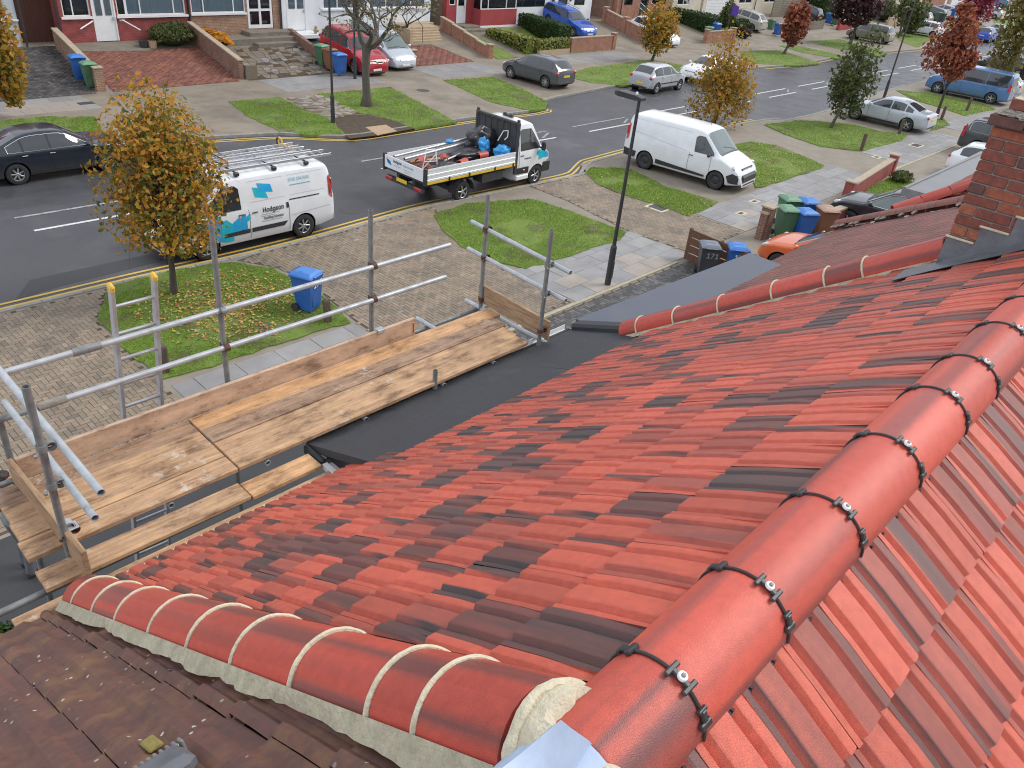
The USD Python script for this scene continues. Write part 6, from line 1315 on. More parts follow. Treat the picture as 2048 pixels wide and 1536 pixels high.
for px, kind, col, lb in [((1853, 38), 'hatch', 'silver', 'silver car behind the small green tree at the top right'), ((1880, 33), 'mpv', 'dark_grey', 'dark people carrier beside distant green bins'), ((1908, 30), 'hatch', 'silver_blue', 'distant silver car next to a blue bin'), ((1930, 34), 'saloon', 'white', 'distant white saloon under the crimson tree'), ((1995, 28), 'hatch', 'silver', 'distant silver car right of the crimson tree'), ((2005, 14), 'hatch', 'steel_blue', 'furthest blue car at the top right corner')]:
    P0 = spot(px, .8, N_, -1.6, .3); car(kind, 'parked_car', lb, 'car', col, (P0[0], P0[1], .8), N_ + .1, 4.2, 1.76, 1.52, 2.6, rim='alloy')
P0 = spot((1978, 208), .1, N_, -1.75, .86); mb_, c = car('minibus', 'minibus', 'blue minibus with dark side windows parked on the verge crossing', 'minibus', 'steel_blue', (P0[0], P0[1], .1), N_ + .03, 5.3, 1.9, 1.97, 3.4, .35, .92, roofw=.80, tail_z=1.1, tail='tall', plate_r=.95, lamp_z=.9, grille_z=.78, grille_w=1.0)
for sg in (-1, 1): obj('chrome_strip', c.side([(-1.2, .40), (1.1, .40), (1.1, .44), (-1.2, .44)], sg, .008), 'chrome', mb_)
car('suv', 'parked_car', 'black off-roader beyond the blue minibus at the right edge', 'car', 'black', (*spot((2005, 160), .1, N_, -.8, .9), .1), N_ - .05, 4.8, 1.9, 1.72, 2.85, .36)
car('hatch', 'parked_car', 'pale silver car peeping out behind the blue minibus', 'car', 'silver_blue', (*spot((2032, 197), .1, N_, -2.0, -.1), .1), N_ + .1, 4.2, 1.78, 1.46, 2.6)
P0 = spot((1812, 263), .1, N_, -1.42, .80); car('saloon', 'parked_car', 'silver saloon parked nose towards the road between wooden posts', 'car', 'silver_blue', (P0[0], P0[1], .1), N_ + .03, 4.64, 1.81, 1.43, 2.81, .335, .80)
P0 = spot((1908, 302), .1, S_, -2.3, -.9); car('suv', 'parked_car', 'dark grey off-roader with tall red tail lamps beside the chimney', 'car', 'dark_grey', (P0[0], P0[1], .1), S_, 4.7, 1.9, 1.66, 2.86, .36, .87, tail='tall', tail_z=1.0, chrome_line=True, roofw=.66)
P0 = spot((1888, 338), .3, S_, -2.05, -.75); car('hatch', 'parked_car', 'white car with red tail lamp peeping over the grey porch roof', 'car', 'white', (P0[0], P0[1], .1), S_ + .05, 4.2, 1.78, 1.46, 2.6)
P0 = spot((1657, 428), .35, N_, 2.25, .55); car('suv', 'parked_car', 'black off-roader with bright headlamp in the front garden behind the bins', 'car', 'black', (P0[0], P0[1], .1), N_ + .06, 4.65, 1.88, 1.66, 2.8, .36, .88, chrome_line=True, lamp_z=.86, glass='auto_glass_pale')
P0 = spot((1518, 512), .3, N_, 2.0, .35); car('hatch', 'parked_car', 'bright orange car showing over the bay roof', 'car', 'orange', (P0[0] + .15, P0[1], .1), N_ + .03, 4.1, 1.76, 1.45, 2.55, .32, .82)

# ------------------------------------------------------------------ wheeled bins
def wheelie(label, loc, rz, bodym, lidm, h=1.05, number=None, lid_open=0.0):
    t = thing('wheeled_bin', label, 'bin', loc, rz); s = h / 1.05
    lo = [(-.20, -.19), (.20, -.22), (.20, .22), (-.20, .19)]; up = [(-.30, -.27), (.27, -.29), (.27, .29), (-.30, .27)]
    hh = m3.Manifold.hull_points(np.array([(x, y, .06) for x, y in lo] + [(x * .93, y * .95, .03) for x, y in lo] + [(x, y, .93) for x, y in up])).to_mesh()
    b = MB(); b.add(np.array(hh.vert_properties[:, :3]) * s, hh.tri_verts); b.add(*xf(cbox((-.015, 0, .935), (.63, .62, .05), .015), np.eye(3) * s)); b.add(*xf(cbox((.235, 0, .33), (.03, .30, .36), .012), np.eye(3) * s, (-.02, 0, 0)))
    obj('body', b, bodym, t)
    lid = m3.Manifold.hull_points(np.array([(x * 1.06 - .01, y * 1.05, .955) for x, y in up] + [(x * .98 - .01, y * .95, .985) for x, y in up] + [(x * .72, y * .62, 1.035) for x, y in up])).to_mesh()
    l = MB(); l.add(np.array(lid.vert_properties[:, :3]) * s, lid.tri_verts); l.add(*xf(cbox((.315, 0, .965), (.05, .34, .025), .01), np.eye(3) * s)); l.add(*xf(cbox((-.08, 0, 1.035), (.16, .28, .02), .008), np.eye(3) * s))
    obj('lid', l, lidm, t)
    obj('handle', tube(np.array([(-.31, -.24, .95), (-.37, -.22, .97), (-.37, .22, .97), (-.31, .24, .95)]) * s, .015 * s, 6), bodym, t)
    for sg in (-1, 1): obj('wheel', lathe([(0, -.025), (.095, -.025), (.10, 0), (.095, .025), (0, .025)], 14, axis='y', c=(-.22 * s, sg * .25 * s, .10)), 'tyre', t, smooth=30)
    if number:
        m = meshkit.text_mesh(number, .15, .003, True); v = np.array(m.vertices); x_, y_, z_ = v.T
        fx = lambda z: (.20 + .07 * (z / .93)) * s + .014
        zz = .62 + y_; obj('painted_number', (np.column_stack([fx(zz) + z_, -.13 + x_ * .9, zz]), np.array(m.faces)), 'decal_grey' if bodym == 'bin_black' else 'plate_white', t)
    return t
def bxy(px, z=.1): q = g(*px, z); return (q[0], q[1], z)
wheelie('blue bin with a painted number by the wooden post on the leafy verge', (9.02, 14.38, .12), -1.15, 'bin_blue', 'bin_lid_blue', 1.0, '173')
wheelie('dark grey bin with pale lid by the low wooden fence', (19.15, 9.75, .1), -2.4, 'bin_black', 'bin_lid_grey', 1.0, '171')
wheelie('blue bin behind the edge of the bay roof, beside the dark grey bin', (19.75, 9.20, .1), -2.4, 'bin_blue', 'bin_lid_blue', 1.0, '171')
for px, bm, lm, lb in [((1562, 474), 'bin_green', 'bin_lid_green', 'front green bin of the cluster beside the black off-roader'), ((1566, 452), 'bin_green', 'bin_lid_green', 'rear green bin of the cluster by the brick pillar'), ((1598, 480), 'bin_blue', 'bin_lid_blue', 'front blue bin of the cluster beside the black off-roader'), ((1604, 457), 'bin_blue', 'bin_lid_blue', 'rear blue bin of the cluster beside the black off-roader'), ((1640, 474), 'bin_brown', 'bin_lid_brown', 'brown bin with a pale lid in front of the black off-roader')]:
    wheelie(lb, bxy(px), -2.2 + random.uniform(-.1, .1), bm, lm, 1.06)
for px, z, bm, lm, lb in [((162, 160), .3, 'bin_blue', 'bin_lid_blue', 'blue bin beside the grey block drive on the far side'), ((185, 174), .2, 'bin_green', 'bin_lid_green', 'green bin with pale lid against the brick garden wall on the far side'), ((645, 130), .3, 'bin_green', 'bin_lid_green', 'green bin next to the red off-roader'), ((661, 138), .25, 'bin_brown', 'bin_brown', 'brown bin between the green and blue bins by the lamp post'), ((680, 148), .2, 'bin_blue', 'bin_lid_blue', 'blue bin by the pale brick pillar near the red off-roader'),
                      ((1415, 80), .25, 'bin_green', 'bin_lid_green', 'green bin behind the small brick planter wall'), ((1430, 72), .3, 'bin_blue', 'bin_lid_blue', 'blue-lidded bin behind the small brick planter wall'), ((1540, 62), .2, 'bin_green', 'bin_green', 'green bin at the foot of the grey garden fence'), ((1553, 70), .2, 'bin_blue', 'bin_blue', 'blue bin at the foot of the grey garden fence'), ((1656, 47), .4, 'bin_blue', 'bin_lid_blue', 'blue bin by the red garden wall'), ((1668, 50), .4, 'bin_green', 'bin_lid_green', 'green bin by the red garden wall'),
                      ((1873, 42), .5, 'bin_green', 'bin_green', 'distant green bin at the top right'), ((1882, 44), .5, 'bin_black', 'bin_green', 'distant dark bin at the top right'), ((1905, 34), .6, 'bin_blue', 'bin_lid_blue', 'distant blue bin at the top right')]:
    wheelie(lb, bxy(px, z), -1.6 + random.uniform(-.3, .3), bm, lm, 1.06)
# ------------------------------------------------------------------ posts and lamps
for px, h, lb in [((332, 745), .62, 'weathered wooden post behind the ladder'), ((656, 644), .60, 'weathered wooden post beside the blue bin'), ((1722, 301), .8, 'wooden post at the corner of the verge before the silver saloon'), ((1798, 268), .78, 'wooden post by the rear wheel of the silver saloon'), ((1882, 240), .78, 'wooden post behind the silver saloon'), ((1933, 222), .78, 'wooden post on the verge beside the blue minibus')]:
    q = g(*px, .1); t = thing('wooden_post', lb, 'post', (q[0], q[1], .08), random.uniform(-.3, .3))
    v, f = cbox((0, 0, h / 2), (.15, .15, h), .025); v = np.array(v); v[:, 0] += v[:, 2] * random.uniform(-.06, .06); obj('post', (v, f), 'post_wood', t)
    obj('weathered_top', cbox((0, 0, h + .0), (.13, .13, .03), .012), 'bark_grey', t)
def lamp_post(label, px, h, arm=(0, .75), base=1.15, lean=(0, 0)):
    q = g(*px, .1); t = thing('street_lamp', label, 'street lamp', (q[0], q[1], .1))
    obj('column', tube([(0, 0, base), (lean[0] * .5, lean[1] * .5, h * .55), (lean[0], lean[1], h)], [.052, .046, .038], 12), 'lamp_black', t, smooth=40)
    obj('base_section', cat(lathe([(.085, -.05), (.085, base - .08), (.078, base - .04), (.055, base), (.0, base + .001)], 14), cbox((0, -.08, .45), (.10, .02, .5), .006)), 'lamp_black', t, smooth=35)
    a = math.atan2(arm[1], arm[0]); Ma = rot('z', a)
    hd = m3.Manifold.hull_points(np.array([(x, y * w, z) for x, w, z0, z1 in ((-.12, .09, -.03, .03), (.05, .13, -.045, .07), (.55, .15, -.04, .085), (.68, .10, -.02, .05)) for y in (-1, 1) for z in (z0, z1)])).to_mesh()
    obj('lantern', xf((np.array(hd.vert_properties[:, :3]), hd.tri_verts), Ma, (lean[0], lean[1], h + .02)), 'lamp_black', t)
    obj('lens', xf(ico((.38, 0, -.03), (.24, .12, .06), 2), Ma, (lean[0], lean[1], h)), 'lamp_clear', t, smooth=True)
    obj('photocell', ico((lean[0] + .1 * math.cos(a), lean[1] + .1 * math.sin(a), h + .11), (.035, .035, .05), 1), 'white_upvc', t)
    return t
lamp_post('black street lamp standing on the near slab pavement', (1215, 569), 4.86, lean=(.02, 0))
lamp_post('tall black street lamp on the far verge, beside the broken paving', (666, 246), 6.6)
lamp_post('black street lamp at the far property line by the pale brick pillar', (710, 158), 6.2, (0, -.7))
lamp_post('leaning black street lamp near the silver saloon', (1767, 197), 8.2, lean=(.25, .1))
lamp_post('dark street lamp by the purple flag', (1449, 82), 6.5, (0, -.7))
lamp_post('distant dark lamp post behind the taupe people carrier', (1796, 76), 6.5, (0, -.7)); lamp_post('distant dark lamp post left of the crimson tree', (1912, 52), 6.5, (0, -.7))
q = g(1449, 82, .1); fl_ = thing('purple_flag', 'purple banner hanging on a lamp post up the far side', 'banner', (q[0], q[1], 2.2)); obj('cloth', cbox((.05, -.35, .3), (.02, .6, .75), .004), 'purple_flag', fl_)
# ------------------------------------------------------------------ trees and shrubs
def branches(base, top, tips, r0, wob=.06, nmid=1):
    b = MB(); P_ = [np.array(base, float)]; base, top = np.array(base, float), np.array(top, float); n = 7
    ax = [base + (top - base) * t + np.array([math.sin(t * 5) * wob, math.cos(t * 4) * wob - wob, 0]) for t in np.linspace(0, 1, n)]
    rad = np.linspace(r0, r0 * .35, n); rad[0] *= 1.35
    return ax, rad
def tree(label, base_px, cpx, rpx, hpx, leafm, n, size, tr=.08, bark='bark', low=None, twigs=26, lean=None, egg=0.0, group=None, z0=.1, name='street_tree', holes=.35):
    q = g(*base_px, z0); Yb = q[1]; C_ = atY(*cpx, Yb); d = np.linalg.norm(C_ - CAM); rx, rz_ = rpx / FPX * d, hpx / FPX * d / .88
    t = thing(name, label, 'tree', (q[0], q[1], z0)); o = np.array([q[0], q[1], z0]); cl = C_ - o
    k = 8; top = cl + np.array([0, 0, rz_ * .55]); ax = np.array([np.array([0, 0, 0]) + top * s + np.array([.03 * math.sin(9 * s), .03 * math.cos(7 * s) - .03, 0]) * d / 20 for s in np.linspace(0, 1, k)])
    rad = np.linspace(tr, tr * .25, k); rad[0] *= 1.3
    obj('trunk', tube(ax, rad, 10), bark, t, smooth=True)
    b = MB(); tips = []
    zlo = cl[2] - rz_
    for i in range(twigs):
        u = rng.normal(0, 1, 3); u /= np.linalg.norm(u); rr = rng.uniform(.45, 1.0)
        w = 1 - egg * (u[2] * .5)
        tip = cl + u * np.array([rx * w, rx * w, rz_]) * rr
        s = np.clip((tip[2] - rz_ * .55 - .2 * rz_) / top[2], .35, .95) * rng.uniform(.8, 1.0); st_ = np.array([np.interp(s * (k - 1), range(k), ax[:, j]) for j in range(3)])
        mid = st_ * .5 + tip * .5 + np.array([0, 0, .08 * rz_]) + rng.normal(0, .05, 3) * rx
        b.tube([st_, mid, tip], [tr * .30, tr * .17, tr * .05], 5); tips.append(tip)
        for _ in range(3):
            a = mid + (tip - mid) * rng.uniform(0, .8); e = a + rng.normal(0, .32, 3) * np.array([rx, rx, rz_]) * .8; b.tube([a, (a + e) / 2 + [0, 0, .03 * rz_], e], [tr * .10, tr * .06, tr * .02], 4); tips.append(e)
    obj('branches', b, bark, t)
    if n:
        tips = np.array(tips); per = rng.integers(0, len(tips), n * 2)
        P_ = tips[per] + rng.normal(0, 1, (n * 2, 3)) * np.array([rx, rx, rz_]) * .20
        e = (P_ - cl) / np.array([rx, rx, rz_]); w = 1 - egg * e[:, 2] * .5; e[:, :2] /= w[:, None]; rr = np.linalg.norm(e, axis=1)
        nz = meshkit.fbm(P_ * (3.4 / max(rx, .5)) + 11, 3, seed=int(n)); ok = (rr < 1.02 + .5 * (nz - .5)) & (nz > holes); P_ = P_[ok][:n]
        m = len(P_); nn = (P_ - cl) / np.array([rx, rx, rz_]) + rng.normal(0, .75, (m, 3)) + [0, 0, .35]; nn /= np.linalg.norm(nn, axis=1, keepdims=True)
        uu = np.cross(nn, rng.normal(0, 1, (m, 3))); uu /= np.linalg.norm(uu, axis=1, keepdims=True); ww = np.cross(nn, uu); s = (rng.uniform(.6, 1.25, m) * size)[:, None]
        v = np.stack([P_ - uu * s, P_ - ww * s * .62 + nn * s * .15, P_ + uu * s - nn * s * .15, P_ + ww * s * .62 + nn * s * .15], 1).reshape(-1, 3); i = np.arange(m)[:, None] * 4
        obj('crown', (v, np.vstack([i + [0, 1, 2], i + [0, 2, 3]])), leafm, t, piece=4)
    return t
tree('young autumn tree turning orange in front of the lettered van', (348, 588), (317, 338), 114, 142, 'leaf_autumn', 8000, .066, .075, egg=.55, twigs=70, holes=.40)
tree('autumn tree with orange and green leaves behind the white van', (1428, 247), (1448, 155), 62, 78, 'leaf_orange', 3600, .095, .07, egg=.7, twigs=40, holes=.43)
tree('leaning tree with dark olive leaves in front of the silver saloon', (1661, 256), (1714, 145), 42, 68, 'leaf_green', 2300, .11, .075, twigs=30, holes=.44)
tree('red-brown autumn tree beside the blue minibus', (1873, 232), (1905, 90), 40, 54, 'leaf_redbrown', 2900, .14, .09, egg=.7, twigs=34, holes=.42)
tree('green and yellow tree on the far verge behind the silver hatchback', (1303, 124), (1320, 48), 35, 46, 'leaf_autumn', 2400, .12, .09, twigs=30, holes=.42)
tree('small red-brown tree on the far verge in front of the grey fence', (1567, 108), (1592, 46), 24, 32, 'leaf_redbrown', 1200, .19, .10, twigs=20)
tree('tree with dark purple leaves over the taupe people carrier', (1700, 88), (1716, 4), 46, 32, 'leaf_purple', 1700, .24, .14, twigs=26)
tree('small green tree beside the distant lamp post', (1798, 72), (1824, 22), 30, 28, 'leaf_green', 1100, .24, .12, twigs=18)
tree('crimson tree at the top right', (1940, 58), (1958, 8), 30, 28, 'leaf_crimson', 1100, .28, .14, twigs=18)
tree('large tree with thick leaning trunk and yellowing leaves at the right edge', (2002, 172), (2052, 20), 40, 90, 'leaf_olive', 1800, .2, .24, bark='bark_grey', twigs=24, holes=.42)
tree('orange-leaved tree at the left edge in front of the maroon car', (-12, 240), (8, 105), 30, 76, 'leaf_orange', 1500, .13, .09, twigs=24)
# the bare street tree with a thick grey trunk
q = g(733, 212, .1); t = thing('street_tree', 'almost bare tree with a thick grey trunk on the worn far verge', 'tree', (q[0], q[1], .1))
sc_ = np.linalg.norm(q - CAM) / FPX
b = MB(); b.tube([(0, 0, -.05), (.02, 0, .45), (-.03, 0, 1.3), (.0, 0, 2.1), (.05, 0, 2.65)], [.31, .19, .165, .17, .22], 14)
obj('trunk', b, 'bark_grey', t, smooth=True)
b = MB(); tips = []
def grow(p, d, ln, r, lev):
    k = 4; pts = [p]; dd = d.copy()
    for i in range(k): dd = dd + rng.normal(0, .2, 3) + [0, 0, .02]; dd /= np.linalg.norm(dd); pts.append(pts[-1] + dd * ln / k)
    b.tube(pts, np.linspace(r, r * .62, k + 1), 7 if lev < 2 else 4)
    if lev == 5: tips.append(pts[-1]); tips.append(pts[-2]); return
    for i in range(3 if lev < 2 else 2 + (lev == 3)):
        a = rng.normal(0, 1, 3); a[2] = abs(a[2]) * .5; nd = dd + a * (.52 if lev < 3 else .7); nd /= np.linalg.norm(nd); grow(pts[-1 if i < 2 else -2], nd, ln * rng.uniform(.62, .82), r * .58, lev + 1)
for a in np.linspace(0, 2 * PI, 6)[:-1]: grow(np.array([.05, 0, 2.45]), np.array([math.cos(a + .4) * .9, math.sin(a + .4) * .9, .62]), 1.4, .115, 0)
obj('branches', b, 'bark_grey', t, smooth=True)
tp = np.array(tips); P_ = tp[rng.integers(0, len(tp), 900)] + rng.normal(0, .12, (900, 3)); obj('crown', leaf_quads(P_, .075, 1.2), 'leaf_olive', t, piece=4)
def foliage_mass(label, name, cat_, c, size, leafm, n, ls, rz=0.0, boxy=True, seed=1):
    """A hedge or shrub: dark core of twigs and a skin of leaves over its whole volume."""
    t = thing(name, label, cat_, c, rz); sx, sy, sz = size
    if boxy: core = cbox((0, 0, sz / 2), (sx * .86, sy * .80, sz * .92), min(sx, sy, sz) * .12)
    else: core = ico((0, 0, sz * .42), (sx * .42, sy * .42, sz * .42), 2)
    obj('stems', core, 'leaf_dark', t, smooth=False)
    if boxy:
        P_ = rng.uniform(-.5, .5, (n, 3)); k = rng.integers(0, 5, n); P_[k == 0, 2] = .5; P_[k == 1, 0] = -.5; P_[k == 2, 0] = .5; P_[k == 3, 1] = -.5; P_[k == 4, 1] = .5
        nn = P_ / .5; nn = np.where(np.abs(nn) > .98, nn, nn * .15); P_ = P_ * [sx, sy, sz] + [0, 0, sz / 2]; P_ += rng.normal(0, .03, P_.shape) + .10 * (meshkit.fbm(P_ * 2.5 + seed, 3)[:, None] - .5) * nn
    else:
        u = rng.normal(0, 1, (n, 3)); u /= np.linalg.norm(u, axis=1, keepdims=True); u[:, 2] = np.abs(u[:, 2]) * 1.0 - .25 * (rng.random(n) < .3); nn = u; P_ = u * [sx / 2, sy / 2, sz * .55] * (1 + .75 * (meshkit.fbm(u * 2.4 + seed, 3)[:, None] - .5)) * rng.uniform(.86, 1.04, (n, 1)) + [0, 0, sz * .42]
    nn = nn + rng.normal(0, .6, (n, 3)); nn /= np.linalg.norm(nn, axis=1, keepdims=True); uu = np.cross(nn, rng.normal(0, 1, (n, 3))); uu /= np.linalg.norm(uu, axis=1, keepdims=True); ww = np.cross(nn, uu); s = (rng.uniform(.6, 1.3, n) * ls)[:, None]
    v = np.stack([P_ - uu * s, P_ - ww * s * .55, P_ + uu * s, P_ + ww * s * .55], 1).reshape(-1, 3); i = np.arange(n)[:, None] * 4
    obj('foliage', (v, np.vstack([i + [0, 1, 2], i + [0, 2, 3]])), leafm, t, piece=4); return t
def span(p0, p1):
    a, b_ = np.array(p0), np.array(p1); d = b_ - a; return (a + b_) / 2, np.linalg.norm(d[:2]), math.atan2(d[1], d[0])

# ================================================================== the far side: gardens and houses
def zf_(x, y): return zfar(x, y)
obj('garden_ground', cat(sheet([(-60, YB), (300, YB), (300, YB + 5.9), (-60, YB + 5.9)], zf_, .2), prism([(-60, YB + 5.9), (300, YB + 5.9), (300, 90), (-60, 90)], .8, 1.0)), 'concrete_path', label='sloping front gardens and drives of the far houses', kind='structure')
up_ = lambda d: (lambda x, y: zfar(x, y) + d)
herringbone('block_driveway', 'dark grey block drive with pale joints at the far left', [[(7.5, YB), (13.05, YB), (13.6, 42.2), (7.5, 42.2)]], 0, many='dark_block_many', cell=.13, zf=zfar)
herringbone('block_driveway', 'red block drive of the red brick house', [[(13.75, YB), (19.75, YB), (20.2, 41.2), (17.5, 41.0), (16.6, 41.2), (14.2, 41.4)]], 0, many='red_block_many', cell=.13, zf=zfar)
herringbone('block_driveway', 'dark red block drive right of the silver people carrier', [[(30.8, YB), (35.4, YB), (34.6, 39.6), (31.2, 39.6)]], 0, many='red_block_many', cell=.13, zf=zfar)
obj('paved_terrace', sheet([(14.0, 41.3), (17.2, 40.9), (18.2, 41.4), (18.2, 42.3), (14.0, 42.3)], up_(.05), .3), 'step_stone', label='grey stone terrace at the door of the red brick house', kind='structure')
obj('driveway', sheet([(25.9, YB), (30.6, YB), (31.0, 42.3), (26.4, 42.3)], up_(.012)), 'asphalt_patch', label='dark drive under the red off-roader and the silver people carrier', kind='structure')
cz = tag(UsdGeom.Xform.Define(stage, path_for('crazy_paving', None)).GetPrim(), 'crazy paving of brown and grey stones in the far garden', None, None, 'structure')
obj('mortar_base', sheet([(20.2, YB), (25.4, YB), (25.9, 40.4), (20.7, 40.9)], up_(.008)), 'soil', cz)
st_ = .40; jit = {}
def jp(i, j):
    if (i, j) not in jit: jit[(i, j)] = (20.3 + st_ * i + random.uniform(-.14, .14) + .06 * j, YB + .1 + st_ * .82 * j + random.uniform(-.11, .11))
    return jit[(i, j)]
for i in range(12):
    for j in range(13):
        q = Polygon([jp(i, j), jp(i + 1, j), jp(i + 1, j + 1), jp(i, j + 1)])
        if q.is_valid and q.area > .03: obj('paving_stone', sheet(q.buffer(-.018), lambda x, y: zfar(x, y) + .022), random.choice(['crazy_stone', 'step_stone', 'crazy_stone', 'crazy_stone', 'step_stone', 'slab_2']) if random.random() < .8 else 'soil', cz)
verge([(37.2, YB + .1), (41.0, YB + .1), (40.0, 41.0), (38.4, 41.0)], 'sloping lawn beside the stepped red wall', 10, .06, .02, 0, z=.6) if False else None
for poly, lb in [([(37.4, YB), (39.2, YB), (39.4, 41.8), (38.6, 41.8)], 'narrow sloping lawn between the stepped wall and the path'), ([(40.2, YB), (47.4, YB), (46.2, 41.6), (41.0, 41.6)], 'lawn between the yellow hedges of the red house')]:
    obj('lawn', sheet(Polygon(poly).segmentize(.5), up_(.03)), 'turf', label=lb, kind='structure')
obj('garden_path', sheet([(39.25, YB), (40.1, YB), (40.4, 41.8), (39.5, 41.8)], up_(.02)), 'step_stone', label='narrow path to the door of the red house', kind='structure')
def gwall(name, label, p0, p1, h, matn, th=.22, cope='coping', pier=None, slope=True):
    a, b = np.array(p0, float), np.array(p1, float); d = (b - a) / np.linalg.norm(b - a); n = np.array([-d[1], d[0]]) * th / 2
    za, zb2 = zt(*a), zt(*b)
    t = thing(name, label, 'wall', (0, 0, 0))
    P4 = np.array([a + n, a - n, b - n, b + n]); zl = np.array([za, za, zb2, zb2])
    v = np.vstack([np.column_stack([P4, zl - .15]), np.column_stack([P4, zl + h])]); f = [[0, 1, 2, 3], [7, 6, 5, 4], [0, 4, 5, 1], [1, 5, 6, 2], [2, 6, 7, 3], [3, 7, 4, 0]]
    f = np.array(f)[:, ::-1]; obj('wall', (v, f), matn, t)
    if cope:
        n2 = n * 1.22; a2, b2_ = a - d * .03, b + d * .03; P4 = np.array([a2 + n2, a2 - n2, b2_ - n2, b2_ + n2]); v = np.vstack([np.column_stack([P4, zl + h + .002]), np.column_stack([P4, zl + h + .065])]); obj('coping', (v, f), cope, t)
    for p in (pier or []):
        c_ = a + (b - a) * p; z_ = zt(*c_); s = .34
        obj('pier', cbox((c_[0], c_[1], z_ + (h + .14) / 2 - .05), (s, s, h + .28), .006, rot('z', math.atan2(d[1], d[0]))), matn, t); obj('pier_cap', cbox((c_[0], c_[1], z_ + h + .195), (s + .08, s + .08, .06), .012, rot('z', math.atan2(d[1], d[0]))), cope or 'coping', t)
    return t
gwall('garden_wall', 'brick garden wall with pale coping right of the grey block drive', (13.75, 42.1), (13.35, 36.7), .75, 'wall_tan', pier=[1.0])
gwall('garden_wall', 'red-brown wall with pale coping beside the marigolds', (20.3, 42.1), (19.95, 36.6), .85, 'wall_brown')
gwall('garden_wall', 'low pale stone block at the end of the marigold wall', (20.15, 36.62), (20.75, 36.62), .62, 'pebbledash', cope=None)
gwall('garden_wall', 'low mossy wall between the stone paved garden and the red off-roader', (26.0, 41.8), (25.5, 37.3), .5, 'wall_brown', cope=None)
gwall('garden_wall', 'short pale brick pillar beside the blue bin on the far side', (25.5, 36.55), (26.0, 36.55), .75, 'pebbledash', cope=None)
gwall('garden_wall', 'orange brick wall ending in a pillar right of the silver people carrier', (31.0, 39.0), (30.75, 36.7), .6, 'wall_orange', pier=[1.0])
for k in range(4): gwall('garden_wall', ['highest', 'second', 'third', 'lowest'][k] + ' step of the orange stepped wall left of the red house', (37.6 - .15 * k, 42.0 - 1.32 * k), (37.45 - .15 * k, 40.72 - 1.32 * k), .75 - .05 * k, 'wall_orange', pier=[1.0] if k == 3 else None)
gwall('garden_wall', 'brick front wall with pillars in front of the blue estate car', (44.6, 36.55), (49.4, 36.55), .9, 'wall_orange', pier=[1.0])
gwall('garden_wall', 'low stone kerb wall under the yellow hedge', (41.3, 36.5), (44.4, 36.5), .3, 'stone_tan', cope=None)
gwall('garden_wall', 'long brick wall with brown fence panels right of the blue estate car', (55.2, 42.2), (54.0, 36.7), .95, 'wall_orange', pier=[.05, .5, 1.0])
gwall('garden_wall', 'small brick planter wall in front of the green bin', (61.3, 36.0), (65.6, 36.0), .85, 'wall_orange', pier=[0, 1])
gwall('garden_wall', 'red painted garden wall with white post by the distant bins', (88.5, 36.6), (93.6, 36.6), .9, 'render_red', pier=[0])
gwall('garden_wall', 'tan garden wall behind the taupe people carrier', (102, 36.6), (108, 36.6), .8, 'stone_tan')
# near side walls and fences
gwall('garden_wall', 'low red brick wall with stone capped pillars beside the small lawn', (30.2, 10.3), (36.3, 10.95), .6, 'wall_red', pier=[0.0, 1.0])
gwall('garden_wall', 'short brick pillar wall left of the green bins', (23.3, 10.3), (23.9, 10.3), .85, 'wall_brown', pier=[.5])
gwall('garden_wall', 'dark red garden wall behind the brown bin', (25.6, 9.2), (27.2, 9.1), .75, 'wall_red')
fw = thing('low_fence', 'low brown wooden fence behind the dark grey bin', 'fence', (0, 0, 0))
a, b_ = g(1380, 466, .9)[:2], g(1506, 519, .9)[:2]; m_, ln, an = span(a, b_)
for k in range(4): obj('fence_board', xf(cbox((0, 0, .1 + .24 * k), (ln, .035, .21), .006), rot('z', an), (m_[0], m_[1], .1)), 'fence_brown', fw)
for s in (-.5, 0, .5): obj('fence_post', xf(cbox((s * ln, .05, .45), (.09, .09, .98), .01), rot('z', an), (m_[0], m_[1], .1)), 'fence_brown', fw)

def window(h, x0, x1, z0, z1, y, cuts=(), fm='white_upvc', back_='curtain', t=.055, rail=None):
    w = obj('window', cat(b2(x0, x0 + t, y - .05, y + .05, z0, z1), b2(x1 - t, x1, y - .05, y + .05, z0, z1), b2(x0 + t, x1 - t, y - .05, y + .05, z0, z0 + t), b2(x0 + t, x1 - t, y - .05, y + .05, z1 - t, z1),
            *[b2(c_ - t * .45, c_ + t * .45, y - .048, y + .048, z0 + t, z1 - t) for c_ in cuts], *([b2(x0 + t, x1 - t, y - .046, y + .046, rail - t / 2, rail + t / 2)] if rail else [])), fm, h)
    xs = [x0 + t] + sorted(cuts) + [x1 - t]
    for a_, c_ in zip(xs[:-1], xs[1:]): obj('pane', b2(a_ + .001, c_ - .001, y - .012, y - .004, z0 + t, z1 - t), 'window_glass', w)
    if back_ == 'curtain':
        n = int((x1 - x0) / .07) + 2; xx = np.linspace(x0 + .06, x1 - .06, n); yy = y + .05 + .022 * np.sin(xx * 38) ; v = np.vstack([np.column_stack([xx, yy, np.full(n, z0 + .05)]), np.column_stack([xx, yy, np.full(n, z1 - .05)])]); f = [[i, i + 1, n + i + 1, n + i] for i in range(n - 1)]
        obj('curtain', (v, np.array(f)), 'curtain', w)
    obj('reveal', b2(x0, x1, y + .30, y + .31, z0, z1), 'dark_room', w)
    return w
